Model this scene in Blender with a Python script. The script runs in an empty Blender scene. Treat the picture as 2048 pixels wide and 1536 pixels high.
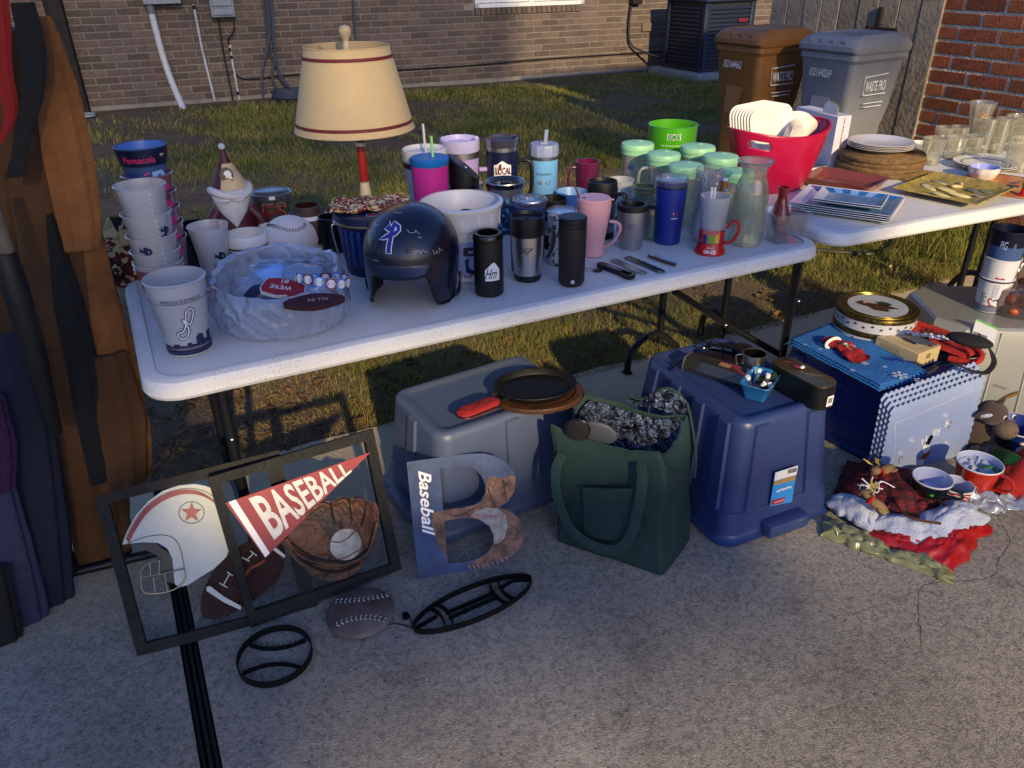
import bpy, bmesh, math, random
import numpy as np
from mathutils import Vector, Matrix, noise
SUN_E, SUN_C, SKY_E, EXPO, TREE_N = 4.2, (1.0, .77, .42), .125, .45, 560000
SKY_WB = (.79, .86, 1.28)      # white balance of the evening sky
random.seed(7); rng = np.random.default_rng(7)
S = bpy.context.scene
COL = S.collection
rad = math.radians
# ---------------------------------------------------------------- camera
F_PX, CAM_H = 1550.0, 1.53
_n = Vector((36, 2800, F_PX)).normalized()
UPc = -_n
_f = Vector((0, 0, 1)); FWc = (_f - UPc * _f.dot(UPc)).normalized()
RTc = Vector((FWc.y*UPc.z-FWc.z*UPc.y, FWc.z*UPc.x-FWc.x*UPc.z, FWc.x*UPc.y-FWc.y*UPc.x))
if RTc.x < 0: RTc = -RTc
def toworld(v): return Vector((RTc.dot(v), FWc.dot(v), UPc.dot(v)))
cd = bpy.data.cameras.new('camera'); cam = bpy.data.objects.new('camera', cd); COL.objects.link(cam)
cd.sensor_width = 36; cd.lens = F_PX/2048*36; cd.clip_start = .05; cd.clip_end = 300
cx, cy, cz = toworld(Vector((1,0,0))), toworld(Vector((0,-1,0))), toworld(Vector((0,0,-1)))
cam.matrix_world = Matrix(((cx.x,cy.x,cz.x,0),(cx.y,cy.y,cz.y,0),(cx.z,cy.z,cz.z,CAM_H),(0,0,0,1)))
S.camera = cam
# ---------------------------------------------------------------- light
SUN_AZ, SUN_EL = rad(-72), rad(22)
SD = Vector((math.cos(SUN_AZ)*math.cos(SUN_EL), math.sin(SUN_AZ)*math.cos(SUN_EL), math.sin(SUN_EL)))
sl = bpy.data.lights.new('sun', 'SUN'); sl.energy = SUN_E; sl.angle = rad(.9); sl.color = SUN_C
so = bpy.data.objects.new('sun', sl); COL.objects.link(so)
so.rotation_euler = SD.to_track_quat('Z', 'Y').to_euler(); so.location = SD*20
w = bpy.data.worlds.new('World'); S.world = w; w.use_nodes = True
nt = w.node_tree; sk = nt.nodes.new('ShaderNodeTexSky'); sk.sky_type = 'NISHITA'; sk.sun_disc = False
sk.sun_elevation = SUN_EL; sk.sun_rotation = math.atan2(SD.x, SD.y); sk.ozone_density = 4.0; sk.air_density = 1.4
bg = nt.nodes['Background']; wb = nt.nodes.new('ShaderNodeMix'); wb.data_type = 'RGBA'; wb.blend_type = 'MULTIPLY'; wb.inputs[0].default_value = 1; wb.inputs[7].default_value = (*SKY_WB, 1); nt.links.new(sk.outputs[0], wb.inputs[6]); nt.links.new(wb.outputs[2], bg.inputs[0]); bg.inputs[1].default_value = SKY_E
S.view_settings.view_transform = 'Standard'; S.view_settings.look = 'None'
S.view_settings.exposure = EXPO; S.view_settings.gamma = 1; S.view_settings.use_curve_mapping = False
S.render.engine = 'CYCLES'
S.cycles.max_bounces = 10; S.cycles.transparent_max_bounces = 24; S.cycles.caustics_reflective = False; S.cycles.caustics_refractive = False
# ---------------------------------------------------------------- pixel helpers (photo pixels, 2048 x 1536)
def ray(px, py): return toworld(Vector((px-1024, py-768, F_PX)))
def W(px, py, z=0.0):
    r = ray(px, py); t = (z-CAM_H)/r.z
    return Vector((0,0,CAM_H)) + r*t
def PX(p):
    w_ = Vector(p)-Vector((0,0,CAM_H))
    v = Vector((RTc.x*w_.x+FWc.x*w_.y+UPc.x*w_.z, RTc.y*w_.x+FWc.y*w_.y+UPc.y*w_.z, RTc.z*w_.x+FWc.z*w_.y+UPc.z*w_.z))
    return 1024+F_PX*v.x/v.z, 768+F_PX*v.y/v.z, v.z
def spot(px, pyf, wpx, z0):
    P = W(px, pyf, z0); r = wpx/2*PX(P)[2]/F_PX
    for _ in range(3):
        a = Vector((P.x, P.y, 0)).normalized(); C = P + a*r; r = wpx/2*PX(C)[2]/F_PX
    return C, r
def hgt(C, py):
    lo, hi = C.z-.5, C.z+2
    for _ in range(40):
        m = (lo+hi)/2
        if PX((C.x, C.y, m))[1] > py: lo = m
        else: hi = m
    return lo-C.z
class Plane:
    "a flat piece of the place: origin, two axes; loc() gives local x,y of what is seen at a photo pixel"
    def __init__(s, o, ux, uy):
        s.o = Vector(o); s.x = Vector(ux).normalized(); uy = Vector(uy); s.y = (uy - s.x*uy.dot(s.x)).normalized(); s.n = s.x.cross(s.y)
    def loc(s, px, py):
        r = ray(px, py); c = Vector((0,0,CAM_H)); t = (s.o-c).dot(s.n)/r.dot(s.n); p = c+r*t-s.o
        return (p.dot(s.x), p.dot(s.y))
    def poly(s, pts): return [s.loc(*p) for p in pts]
    def m(s): return Matrix(((s.x.x,s.y.x,s.n.x,s.o.x),(s.x.y,s.y.y,s.n.y,s.o.y),(s.x.z,s.y.z,s.n.z,s.o.z),(0,0,0,1)))
# ---------------------------------------------------------------- materials
MATS = {}
def hexc(h):
    c = [int(h[i:i+2], 16)/255 for i in (0, 2, 4)]
    return tuple((x/12.92 if x <= .04045 else ((x+.055)/1.055)**2.4) for x in c)
def mat(name, col='808080', rough=.5, metal=0, bump=None, var=None, spec=.5, isl=0, objr=0, coat=0, col2=None, sheen=0):
    if name in MATS: return MATS[name]
    m = bpy.data.materials.new(name); m.use_nodes = True; nt = m.node_tree; N = nt.nodes; L = nt.links
    b = N['Principled BSDF']; c = hexc(col) if isinstance(col, str) else col
    b.inputs['Base Color'].default_value = (*c, 1); b.inputs['Roughness'].default_value = rough
    b.inputs['Metallic'].default_value = metal; b.inputs['Specular IOR Level'].default_value = spec
    b.inputs['Coat Weight'].default_value = coat; b.inputs['Sheen Weight'].default_value = sheen
    tc = N.new('ShaderNodeTexCoord'); out = None
    if var:
        sc, am = var[:2]; nz = N.new('ShaderNodeTexNoise'); nz.inputs['Scale'].default_value = sc; nz.inputs['Detail'].default_value = 6; nz.inputs['Roughness'].default_value = .65
        L.new(tc.outputs['Object'], nz.inputs['Vector'])
        rp = N.new('ShaderNodeValToRGB'); rp.color_ramp.elements[0].position = .35; rp.color_ramp.elements[1].position = .65
        c2 = (hexc(col2) if isinstance(col2, str) else col2) if col2 else tuple(x*(1-am) for x in c)
        rp.color_ramp.elements[0].color = (*c2, 1); rp.color_ramp.elements[1].color = (*c, 1)
        L.new(nz.outputs['Fac'], rp.inputs[0]); out = rp.outputs[0]; L.new(out, b.inputs['Base Color'])
        rr = N.new('ShaderNodeMapRange'); rr.inputs[3].default_value = min(1, rough+.12); rr.inputs[4].default_value = max(0, rough-.08)
        L.new(nz.outputs['Fac'], rr.inputs[0]); L.new(rr.outputs[0], b.inputs['Roughness'])
    if isl or objr:
        hs = N.new('ShaderNodeHueSaturation'); g = N.new('ShaderNodeNewGeometry') if isl else N.new('ShaderNodeObjectInfo')
        src = g.outputs['Random Per Island'] if isl else g.outputs['Random']
        mr = N.new('ShaderNodeMapRange'); a = isl or objr; mr.inputs[3].default_value = 1-a; mr.inputs[4].default_value = 1+a
        mh = N.new('ShaderNodeMapRange'); mh.inputs[3].default_value = .5-.02*a; mh.inputs[4].default_value = .5+.025*a
        L.new(src, mr.inputs[0]); L.new(mr.outputs[0], hs.inputs['Value']); 
        wn = N.new('ShaderNodeTexWhiteNoise'); wn.noise_dimensions = '1D'; L.new(src, wn.inputs['W']); L.new(wn.outputs['Value'], mh.inputs[0]); L.new(mh.outputs[0], hs.inputs['Hue'])
        if out: L.new(out, hs.inputs['Color'])
        else: hs.inputs['Color'].default_value = (*c, 1)
        L.new(hs.outputs[0], b.inputs['Base Color'])
    if bump:
        nb = N.new('ShaderNodeTexNoise'); nb.inputs['Scale'].default_value = bump[0]; nb.inputs['Detail'].default_value = 5
        L.new(tc.outputs['Object'], nb.inputs['Vector']); bp = N.new('ShaderNodeBump'); bp.inputs['Strength'].default_value = bump[1]; bp.inputs['Distance'].default_value = .01 if len(bump) < 3 else bump[2]
        L.new(nb.outputs['Fac'], bp.inputs['Height']); L.new(bp.outputs[0], b.inputs['Normal'])
    MATS[name] = m; return m
def glassm(name, tint='ffffff', refl=.5, milky=0.0, milk='ffffff', rough=.05):
    if name in MATS: return MATS[name]
    m = bpy.data.materials.new(name); m.use_nodes = True; nt = m.node_tree; N = nt.nodes; L = nt.links
    N.remove(N['Principled BSDF']); o = N['Material Output']
    t = N.new('ShaderNodeBsdfTransparent'); t.inputs[0].default_value = (*hexc(tint), 1)
    g = N.new('ShaderNodeBsdfGlossy'); g.inputs['Roughness'].default_value = rough
    lw = N.new('ShaderNodeLayerWeight'); lw.inputs[0].default_value = refl
    mr = N.new('ShaderNodeMapRange'); mr.inputs[3].default_value = .04; mr.inputs[4].default_value = .75; L.new(lw.outputs['Facing'], mr.inputs[0])
    mx = N.new('ShaderNodeMixShader'); L.new(mr.outputs[0], mx.inputs[0]); L.new(g.outputs[0], mx.inputs[2])
    if milky:
        d = N.new('ShaderNodeBsdfDiffuse'); tr = N.new('ShaderNodeBsdfTranslucent')
        for q in (d, tr): q.inputs[0].default_value = (*hexc(milk), 1)
        m1 = N.new('ShaderNodeMixShader'); m1.inputs[0].default_value = .5; L.new(d.outputs[0], m1.inputs[1]); L.new(tr.outputs[0], m1.inputs[2])
        m2 = N.new('ShaderNodeMixShader'); m2.inputs[0].default_value = milky; L.new(t.outputs[0], m2.inputs[1]); L.new(m1.outputs[0], m2.inputs[2]); L.new(m2.outputs[0], mx.inputs[1])
    else: L.new(t.outputs[0], mx.inputs[1])
    L.new(mx.outputs[0], o.inputs[0]); MATS[name] = m; return m
# ---------------------------------------------------------------- objects
def mesh(name, g, m, parent=None, ang=38, loc=None, rot=None, kind=None, mw=None):
    vs, fs = g[0], g[1]
    me = bpy.data.meshes.new(name); me.from_pydata([tuple(v) for v in vs], [], fs); me.validate()
    if ang: me.shade_smooth(); me.set_sharp_from_angle(angle=rad(ang))
    if m: me.materials.append(m)
    o = bpy.data.objects.new(name, me); COL.objects.link(o)
    if parent: o.parent = parent
    if loc is not None: o.location = loc
    if rot is not None: o.rotation_euler = rot
    if mw is not None: o.matrix_world = mw
    if kind: o['kind'] = kind
    return o
def tag(o, label, cat, group=None):
    o['label'] = label; o['category'] = cat
    if group: o['group'] = group
    return o
def thing(name, label, cat, loc=(0,0,0), rz=0, group=None, mw=None, eul=None):
    o = bpy.data.objects.new(name, None); COL.objects.link(o); o.empty_display_size = .05
    if mw is not None: o.matrix_world = mw
    else: o.location = loc; o.rotation_euler = eul if eul else (0,0,rz)
    return tag(o, label, cat, group)
def dup(root, loc, rz=None, label=None, eul=None):
    r = root.copy(); COL.objects.link(r); r.location = loc
    if rz is not None: r.rotation_euler = (0,0,rz)
    if eul is not None: r.rotation_euler = eul
    if label: r['label'] = label
    for ch in list(root.children):
        c = ch.copy(); COL.objects.link(c); c.parent = r
        for g2 in ch.children:
            d = g2.copy(); COL.objects.link(d); d.parent = c
    return r
# ---------------------------------------------------------------- shapes: every one returns (verts, faces)
def join(*gs):
    V, Fc = [], []
    for vs, fs in gs:
        k = len(V); V += [tuple(v) for v in vs]; Fc += [tuple(i+k for i in f) for f in fs]
    return V, Fc
def xf(g, loc=(0,0,0), rot=(0,0,0), sc=(1,1,1)):
    from mathutils import Euler
    if isinstance(sc, (int, float)): sc = (sc,)*3
    M = Matrix.Translation(loc) @ Euler(rot).to_matrix().to_4x4() @ Matrix.Diagonal((*sc, 1))
    return [tuple(M @ Vector(v)) for v in g[0]], g[1]
def lathe(prof, n=40, sx=1, sy=1, fn=None):
    V, Fc, rows = [], [], []
    for r, z in prof:
        if r < 1e-6: rows.append([len(V)]); V.append((0,0,z))
        else:
            rows.append(list(range(len(V), len(V)+n)))
            for i in range(n):
                a = 2*math.pi*i/n; rr = r*(fn(a, z) if fn else 1); V.append((rr*math.cos(a)*sx, rr*math.sin(a)*sy, z))
    for A, B in zip(rows, rows[1:]):
        for i in range(n):
            j = (i+1) % n
            if len(A) == 1 and len(B) == 1: continue
            if len(A) == 1: Fc.append((A[0], B[j], B[i]))
            elif len(B) == 1: Fc.append((A[i], A[j], B[0]))
            else: Fc.append((A[i], A[j], B[j], B[i]))
    return V, Fc
def hollow(rb, rt, h, t=.002, mid=(), z0=0, lip=0):
    "closed wall of an open vessel; mid = outer points (r,z) between base and rim"
    out = [(0, z0), (rb*.94, z0), (rb, z0+.002)] + [(r, z+z0) for r, z in mid] + ([(rt-.001, z0+h-lip*2), (rt+lip, z0+h-lip)] if lip else []) + [(rt, z0+h)]
    inn = [(rt-t, z0+h)] + [(max(r-t, .001), z+z0) for r, z in reversed(mid)] + [(rb-t, z0+t*1.5), (0, z0+t*1.5)]
    return out+inn
def loft(loops, cap0=True, cap1=True, closed=True):
    n = len(loops[0]); V = [tuple(p) for l in loops for p in l]; Fc = []
    for k in range(len(loops)-1):
        for i in range(n if closed else n-1):
            j = (i+1) % n; Fc.append((k*n+i, k*n+j, (k+1)*n+j, (k+1)*n+i))
    if cap0: Fc.append(tuple(reversed(range(n))))
    if cap1: Fc.append(tuple((len(loops)-1)*n+i for i in range(n)))
    return V, Fc
def rr(w_, d, r, z, cx=0, cy=0, n=5):
    r = min(r, w_/2-1e-4, d/2-1e-4); L_ = []
    for qx, qy, a0 in ((1,1,0), (-1,1,90), (-1,-1,180), (1,-1,270)):
        for i in range(n+1):
            a = rad(a0+90*i/n); L_.append((cx+qx*(w_/2-r)+r*math.cos(a), cy+qy*(d/2-r)+r*math.sin(a), z))
    return L_
def box(sx, sy, sz, c=(0,0,0), bev=0, seg=1):
    bm = bmesh.new(); bmesh.ops.create_cube(bm, size=1)
    for v in bm.verts: v.co = Vector((v.co.x*sx, v.co.y*sy, v.co.z*sz))
    if bev: bmesh.ops.bevel(bm, geom=bm.edges[:], offset=bev, segments=seg, affect='EDGES', profile=.5)
    bm.verts.ensure_lookup_table(); g = [tuple(v.co+Vector(c)) for v in bm.verts], [tuple(v.index for v in f.verts) for f in bm.faces]
    bm.free(); return g
def sph(r, c=(0,0,0), n=20, m_=12, sc=(1,1,1)):
    p = [(r*math.sin(math.pi*i/m_), -r*math.cos(math.pi*i/m_)) for i in range(m_+1)]; p[0] = (0, -r); p[-1] = (0, r)
    return xf(lathe(p, n), c, (0,0,0), sc)
def smooth(pts, k=6, closed=False):
    P = [Vector(p) for p in pts]; n = len(P); out = []
    for i in range(n if closed else n-1):
        p0 = P[(i-1) % n] if closed or i > 0 else P[0]; p1 = P[i]; p2 = P[(i+1) % n]; p3 = P[(i+2) % n] if closed or i+2 < n else P[-1]
        for j in range(k):
            t = j/k; out.append(.5*((2*p1)+(-p0+p2)*t+(2*p0-5*p1+4*p2-p3)*t*t+(-p0+3*p1-3*p2+p3)*t**3))
    if not closed: out.append(P[-1])
    return out
def tube(pts, r, n=8, closed=False, flat=None, cap=True):
    P = [Vector(p) for p in pts]; m_ = len(P); V, Fc = [], []
    R_ = r if isinstance(r, (list, tuple)) else [r]*m_
    prev = None
    for i, p in enumerate(P):
        a = P[(i-1) % m_] if closed or i > 0 else p; b = P[(i+1) % m_] if closed or i < m_-1 else p
        t = (b-a); t = t.normalized() if t.length > 1e-9 else Vector((0,0,1))
        if prev is None: u = t.orthogonal().normalized() if flat is None else (Vector(flat)-t*Vector(flat).dot(t)).normalized()
        else:
            u = prev-t*prev.dot(t); u = u.normalized() if u.length > 1e-6 else t.orthogonal().normalized()
            if flat is not None:
                q = Vector(flat)-t*Vector(flat).dot(t)
                if q.length > .15: u = q.normalized()
        prev = u; v = t.cross(u); rx = R_[i]; ry = rx
        if isinstance(rx, tuple): rx, ry = rx
        for k in range(n):
            an = 2*math.pi*k/n; V.append(tuple(p+u*(math.cos(an)*rx)+v*(math.sin(an)*ry)))
    for i in range(m_ if closed else m_-1):
        j = (i+1) % m_
        for k in range(n): Fc.append((i*n+k, i*n+(k+1) % n, j*n+(k+1) % n, j*n+k))
    if not closed and cap: Fc += [tuple(reversed(range(n))), tuple((m_-1)*n+k for k in range(n))]
    return V, Fc
def slab(poly, z0, z1, holes=()):
    "flat plate with outline poly (and holes), from z0 to z1"
    def area(p): return sum(a[0]*b[1]-b[0]*a[1] for a, b in zip(p, p[1:]+p[:1]))
    poly = [tuple(p[:2]) for p in poly]; poly = poly if area(poly) > 0 else poly[::-1]
    loops = [poly]+[(list(h) if area(list(h)) < 0 else list(h)[::-1]) for h in holes]
    flat = [p for l in loops for p in l]; n = len(flat)
    if not holes:
        from mathutils.geometry import tessellate_polygon
        tri = tessellate_polygon([[Vector((p[0], p[1], 0)) for p in poly]])
    else:
        bm = bmesh.new(); vv = [bm.verts.new((p[0], p[1], 0)) for p in flat]; bm.verts.index_update(); k = 0; es = []
        for l in loops: es += [bm.edges.new((vv[k+i], vv[k+(i+1) % len(l)])) for i in range(len(l))]; k += len(l)
        bmesh.ops.triangle_fill(bm, use_beauty=True, use_dissolve=False, edges=es, normal=(0,0,1)); tri = []
        for f in bm.faces:
            q = [v.index for v in f.verts]; tri += [(q[0], q[i], q[i+1]) for i in range(1, len(q)-1)]
        bm.free()
    V = [(p[0], p[1], z1) for p in flat]+[(p[0], p[1], z0) for p in flat]; Fc = []
    for a, b, c in tri:
        A, B, C = flat[a], flat[b], flat[c]
        if (B[0]-A[0])*(C[1]-A[1])-(B[1]-A[1])*(C[0]-A[0]) < 0: b, c = c, b
        Fc.append((a, b, c)); Fc.append((a+n, c+n, b+n))
    k = 0
    for l in loops:
        m_ = len(l)
        for i in range(m_): j = (i+1) % m_; Fc.append((k+i, k+n+i, k+n+j, k+j))
        k += m_
    return V, Fc
def grid(fn, nu, nv, cu=False):
    V = [tuple(fn(i/(nu if cu else nu-1), j/(nv-1))) for i in range(nu) for j in range(nv)]; Fc = []
    for i in range(nu if cu else nu-1):
        for j in range(nv-1): a = i*nv+j; b = ((i+1) % nu)*nv+j; Fc.append((a, b, b+1, a+1))
    return V, Fc
def nz3(x, y, z=0, s=1.0): return noise.noise(Vector((x*s, y*s, z*s)))
def solid(o, t, off=-1):
    md = o.modifiers.new('thickness', 'SOLIDIFY'); md.thickness = t; md.offset = off; return o
def cloth(name, fn, nu, nv, m, parent=None, t=.003, loc=None, sub=0):
    o = mesh(name, grid(fn, nu, nv), m, parent, ang=0, loc=loc); o.data.shade_smooth(); solid(o, t, 0)
    if sub: q = o.modifiers.new('smooth', 'SUBSURF'); q.levels = q.render_levels = sub
    return o
# lettering: built once, cached
TXT = {}
def prep_text(items):
    obs = []
    for b in items:
        body, sh, bo = (b+(0, 0))[:3] if isinstance(b, tuple) else (b, 0, 0)
        c = bpy.data.curves.new('lettering', 'FONT'); c.body = body; c.shear = sh; c.offset = bo; c.resolution_u = 3; c.size = 1
        o = bpy.data.objects.new('lettering', c); COL.objects.link(o); obs.append((body, o, c))
    dg = bpy.context.evaluated_depsgraph_get(); dg.update()
    for body, o, c in obs:
        me = bpy.data.meshes.new_from_object(o.evaluated_get(dg)); V = np.array([v.co[:] for v in me.vertices]) if len(me.vertices) else np.zeros((1,3))
        Fc = [tuple(p.vertices) for p in me.polygons]
        if len(V):
            mx, mn = V.max(0), V.min(0); V = (V-(mx+mn)/2)/max(mx[1]-mn[1], 1e-6); V[:, 2] = 0
        TXT[body] = (V, Fc); bpy.data.objects.remove(o); bpy.data.curves.remove(c); bpy.data.meshes.remove(me)
def text(body, h, loc=(0,0), rot=0, wid=None, z=0):
    "flat lettering of height h, optional total width"
    V, Fc = TXT[body]; V = V.copy(); V[:, 1] *= h
    ww = V[:, 0].max()-V[:, 0].min(); V[:, 0] *= (wid/ww if wid else h)
    c, s = math.cos(rot), math.sin(rot)
    return [(v[0]*c-v[1]*s+loc[0], v[0]*s+v[1]*c+loc[1], z) for v in V], Fc
def flatp(poly, z=0):
    g = slab(poly, z-.0004, z); return g
def wrap(g, rfn, a0, z0, off=.0007):
    "bend flat lettering or a flat emblem round an upright vessel"
    V = []
    for x, y, z in g[0]:
        zz = z0+y; r = rfn(zz)+off; V.append(((r+z)*math.cos(a0+x/r), (r+z)*math.sin(a0+x/r), zz))
    return V, g[1]
def disk(r, c=(0,0), n=24, sx=1, sy=1): return [(c[0]+r*sx*math.cos(2*math.pi*i/n), c[1]+r*sy*math.sin(2*math.pi*i/n)) for i in range(n)]
def dense(poly, d):
    out = []
    for a, b in zip(poly, list(poly[1:])+[poly[0]]):
        k = max(1, int(math.hypot(b[0]-a[0], b[1]-a[1])/d)); out += [(a[0]+(b[0]-a[0])*i/k, a[1]+(b[1]-a[1])*i/k) for i in range(k)]
    return out
def strip2(pts, w_, closed=False):
    "flat ribbon of width w_ along 2d points"
    P = [Vector((p[0], p[1], 0)) for p in pts]; V, Fc = [], []; n = len(P)
    for i, p in enumerate(P):
        a = P[i-1] if (i or closed) else p; b = P[(i+1) % n] if (i < n-1 or closed) else p; t = (b-a).normalized() if (b-a).length > 1e-9 else Vector((1,0,0)); q = Vector((-t.y, t.x, 0))*w_/2
        V += [tuple(p+q), tuple(p-q)]
    for i in range(n if closed else n-1): j = (i+1) % n; Fc.append((2*i, 2*i+1, 2*j+1, 2*j))
    return V, Fc
AZ = rad(26.6); U = Vector((math.cos(AZ), math.sin(AZ), 0)); V_ = Vector((-math.sin(AZ), math.cos(AZ), 0))
TH = .74

# ================================================================ lettering used later
prep_text(['Pensacola','TM','PENSACOLA BLUE WAHOOS','WE\'RE','#1','SEMINOLES','S','SD','THE R',('Hm',.5,0),('LOCAL',0,.01),('Conquistador',.25,0),('Classic 2',.25,0),'DICK\'S',('May the 4th be with you',.2,0),
 ('Disney',.3,0),('ON ICE',0,.04),'PIG',('Murphy',.2,.03),'0321644662','0321640269',('WASTE PRO',.15,.02),('BASEBALL',0,.02),('Baseball',.35,.02),('Holly',.3,0),('&',.3,0),
 'Rubbermaid','DUC','F','(BAG)SWAX',('FS',0,.02),'ROOS','NDER','ALL IN'])
# ================================================================ ground
def concrete():
    m = bpy.data.materials.new('worn_concrete'); m.use_nodes = True; nt = m.node_tree; N = nt.nodes; L = nt.links; b = N['Principled BSDF']
    tc = N.new('ShaderNodeTexCoord'); b.inputs['Roughness'].default_value = .88
    def nzn(s, d=6, r=.6):
        q = N.new('ShaderNodeTexNoise'); q.inputs['Scale'].default_value = s; q.inputs['Detail'].default_value = d; q.inputs['Roughness'].default_value = r; L.new(tc.outputs['Object'], q.inputs['Vector']); return q
    def ramp(src, stops):
        r = N.new('ShaderNodeValToRGB'); e = r.color_ramp.elements
        e[0].position, e[0].color = stops[0][0], (*stops[0][1], 1); e[1].position, e[1].color = stops[-1][0], (*stops[-1][1], 1)
        for p, c in stops[1:-1]: k = e.new(p); k.color = (*c, 1)
        L.new(src, r.inputs[0]); return r
    def mixc(a, bb, t, f=1.0):
        q = N.new('ShaderNodeMix'); q.data_type = 'RGBA'; q.blend_type = t; q.inputs[0].default_value = f; L.new(a, q.inputs[6]); L.new(bb, q.inputs[7]); return q.outputs[2]
    base = ramp(nzn(1.3, 5).outputs[0], [(.3, (.24,.212,.17)), (.5, (.345,.305,.245)), (.7, (.45,.40,.32))]).outputs[0]
    fine = ramp(nzn(210, 3, .8).outputs[0], [(.33, (.42,.41,.4)), (.5, (.95,.95,.95)), (.68, (1.25,1.22,1.15))]).outputs[0]
    midn = ramp(nzn(38, 5, .75).outputs[0], [(.34, (.62,.61,.61)), (.46, (.95,.95,.95)), (.7, (1.12,1.1,1.05))]).outputs[0]
    st = ramp(nzn(5.5, 7, .7).outputs[0], [(.28, (.5,.48,.46)), (.38, (.84,.83,.82)), (.46, (1,1,1))]).outputs[0]
    vo = N.new('ShaderNodeTexVoronoi'); vo.inputs['Scale'].default_value = 26; L.new(tc.outputs['Object'], vo.inputs['Vector'])
    pits = ramp(vo.outputs['Distance'], [(.05, (.25,.24,.24)), (.14, (1,1,1))]).outputs[0]
    v2 = N.new('ShaderNodeTexVoronoi'); v2.inputs['Scale'].default_value = 120; L.new(tc.outputs['Object'], v2.inputs['Vector'])
    agg = ramp(v2.outputs['Color'], [(.15, (.62,.6,.6)), (.5, (1,1,1)), (.9, (1.2,1.15,1.05))]).outputs[0]
    c = mixc(base, fine, 'MULTIPLY', .75); c = mixc(c, midn, 'MULTIPLY', .8); c = mixc(c, st, 'MULTIPLY', .9); c = mixc(c, pits, 'MULTIPLY', .75); c = mixc(c, agg, 'MULTIPLY', .8)
    # sunlit tan of the strip beside the lawn, painted into the colour
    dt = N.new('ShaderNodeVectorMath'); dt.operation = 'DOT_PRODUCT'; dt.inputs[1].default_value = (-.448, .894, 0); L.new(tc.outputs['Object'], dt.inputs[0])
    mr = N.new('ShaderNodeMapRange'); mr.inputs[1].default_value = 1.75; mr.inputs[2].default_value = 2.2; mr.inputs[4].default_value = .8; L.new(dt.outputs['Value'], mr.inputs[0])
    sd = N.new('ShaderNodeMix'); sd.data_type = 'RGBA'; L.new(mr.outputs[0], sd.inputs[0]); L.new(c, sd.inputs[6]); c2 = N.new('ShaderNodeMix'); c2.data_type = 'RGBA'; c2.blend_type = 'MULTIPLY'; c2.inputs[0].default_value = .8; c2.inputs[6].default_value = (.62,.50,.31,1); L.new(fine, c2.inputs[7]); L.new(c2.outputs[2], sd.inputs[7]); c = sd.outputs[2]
    L.new(c, b.inputs['Base Color'])
    ad = N.new('ShaderNodeMath'); ad.operation = 'ADD'; L.new(nzn(230, 3, .7).outputs[0], ad.inputs[0]); L.new(nzn(40, 4, .7).outputs[0], ad.inputs[1])
    bp = N.new('ShaderNodeBump'); bp.inputs['Strength'].default_value = .75; bp.inputs['Distance'].default_value = .006; L.new(ad.outputs[0], bp.inputs['Height']); L.new(bp.outputs[0], b.inputs['Normal'])
    return m
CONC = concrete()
M_black = mat('black_plastic', '0c0c0e', .45, bump=(300,.08))
EDGE = W(800, 840, 0)                       # a point of the grass edge of the driveway
E0 = Vector((EDGE.x, EDGE.y, 0))
def row(u, v, z=0): return E0 + U*u + V_*v + Vector((0,0,z))
JU = (W(398,1400,0)-E0).dot(U)              # expansion joint
def flatpoly(pts, z=0): return [tuple(p.x if k == 0 else p.y if k == 1 else z for k in range(3)) for p in pts]
def slabquad(name, u0, u1, v0, v1, z, th, m, jag=0):
    n = 120; top = []
    for i in range(n+1):
        u = u0+(u1-u0)*i/n; top.append(row(u, v1+(nz3(u*5, 3)*.018+nz3(u*23, 1)*.006 if jag else 0), z))
    bot = [row(u1+(u0-u1)*i/4, v0, z) for i in range(5)]
    loop = [(p.x, p.y) for p in bot+top]
    o = mesh(name, slab(loop, z-th, z), m, kind='structure', ang=30); return o
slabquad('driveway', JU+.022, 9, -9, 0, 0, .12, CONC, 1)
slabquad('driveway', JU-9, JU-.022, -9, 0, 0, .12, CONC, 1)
M_rub = mat('joint_filler', '0b0a0a', .9, bump=(90,.8), var=(60,.5))
jt = [mesh('joint_strip', box(.009, 9, .1, (0,0,0), .001), M_rub, None, loc=row(JU+d, -4.5, -.058-.004*abs(d)*50), rot=(0,0,AZ), kind='structure') for d in (-.014, 0, .013)]
# cracks in the concrete: thin dark irregular recess strips lying on it
M_crack = mat('crack_dirt', '141210', 1)
def crack(pts, w_, name='crack'):
    P = smooth([W(x, y, 0) for x, y in pts], 14); q = []
    for i, p in enumerate(P): q.append((p.x+nz3(p.x*40, p.y*40)*.006, p.y+nz3(p.y*40, p.x*40, 4)*.006))
    vs, fs = [], []
    for i, p in enumerate(q):
        a = q[max(i-1, 0)]; b = q[min(i+1, len(q)-1)]; t = Vector((b[0]-a[0], b[1]-a[1], 0)).normalized(); n_ = Vector((-t.y, t.x, 0)); ww = w_*(.4+.9*abs(nz3(i*.37, 7)))*min(1, (i+1)/6, (len(q)-i)/6)
        vs += [tuple(Vector((*p_, .0008))+n_*s*ww) for p_, s in ((p, 1), (p, -1))]
    fs = [(2*i, 2*i+1, 2*i+3, 2*i+2) for i in range(len(q)-1)]
    return vs, fs
cr = join(crack([(1995,1030),(2010,1060),(2020,1085),(1998,1120),(1990,1150),(1950,1160),(1880,1165),(1840,1180),(1838,1240),(1843,1300)], .0010), crack([(2048,1048),(2020,1085)], .0008),
          crack([(1840,1180),(1790,1200),(1700,1230)], .0006), crack([(1335,1275),(1240,1330)], .0008))
mesh('concrete_cracks', cr, M_crack, kind='stuff', ang=0)
def groundmat():
    m = mat('lawn_soil', '6b573e', .95, var=(3.2, .45), bump=(60,.9,.02)); nt = m.node_tree; N = nt.nodes; L = nt.links
    return m
nn = 90
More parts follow.
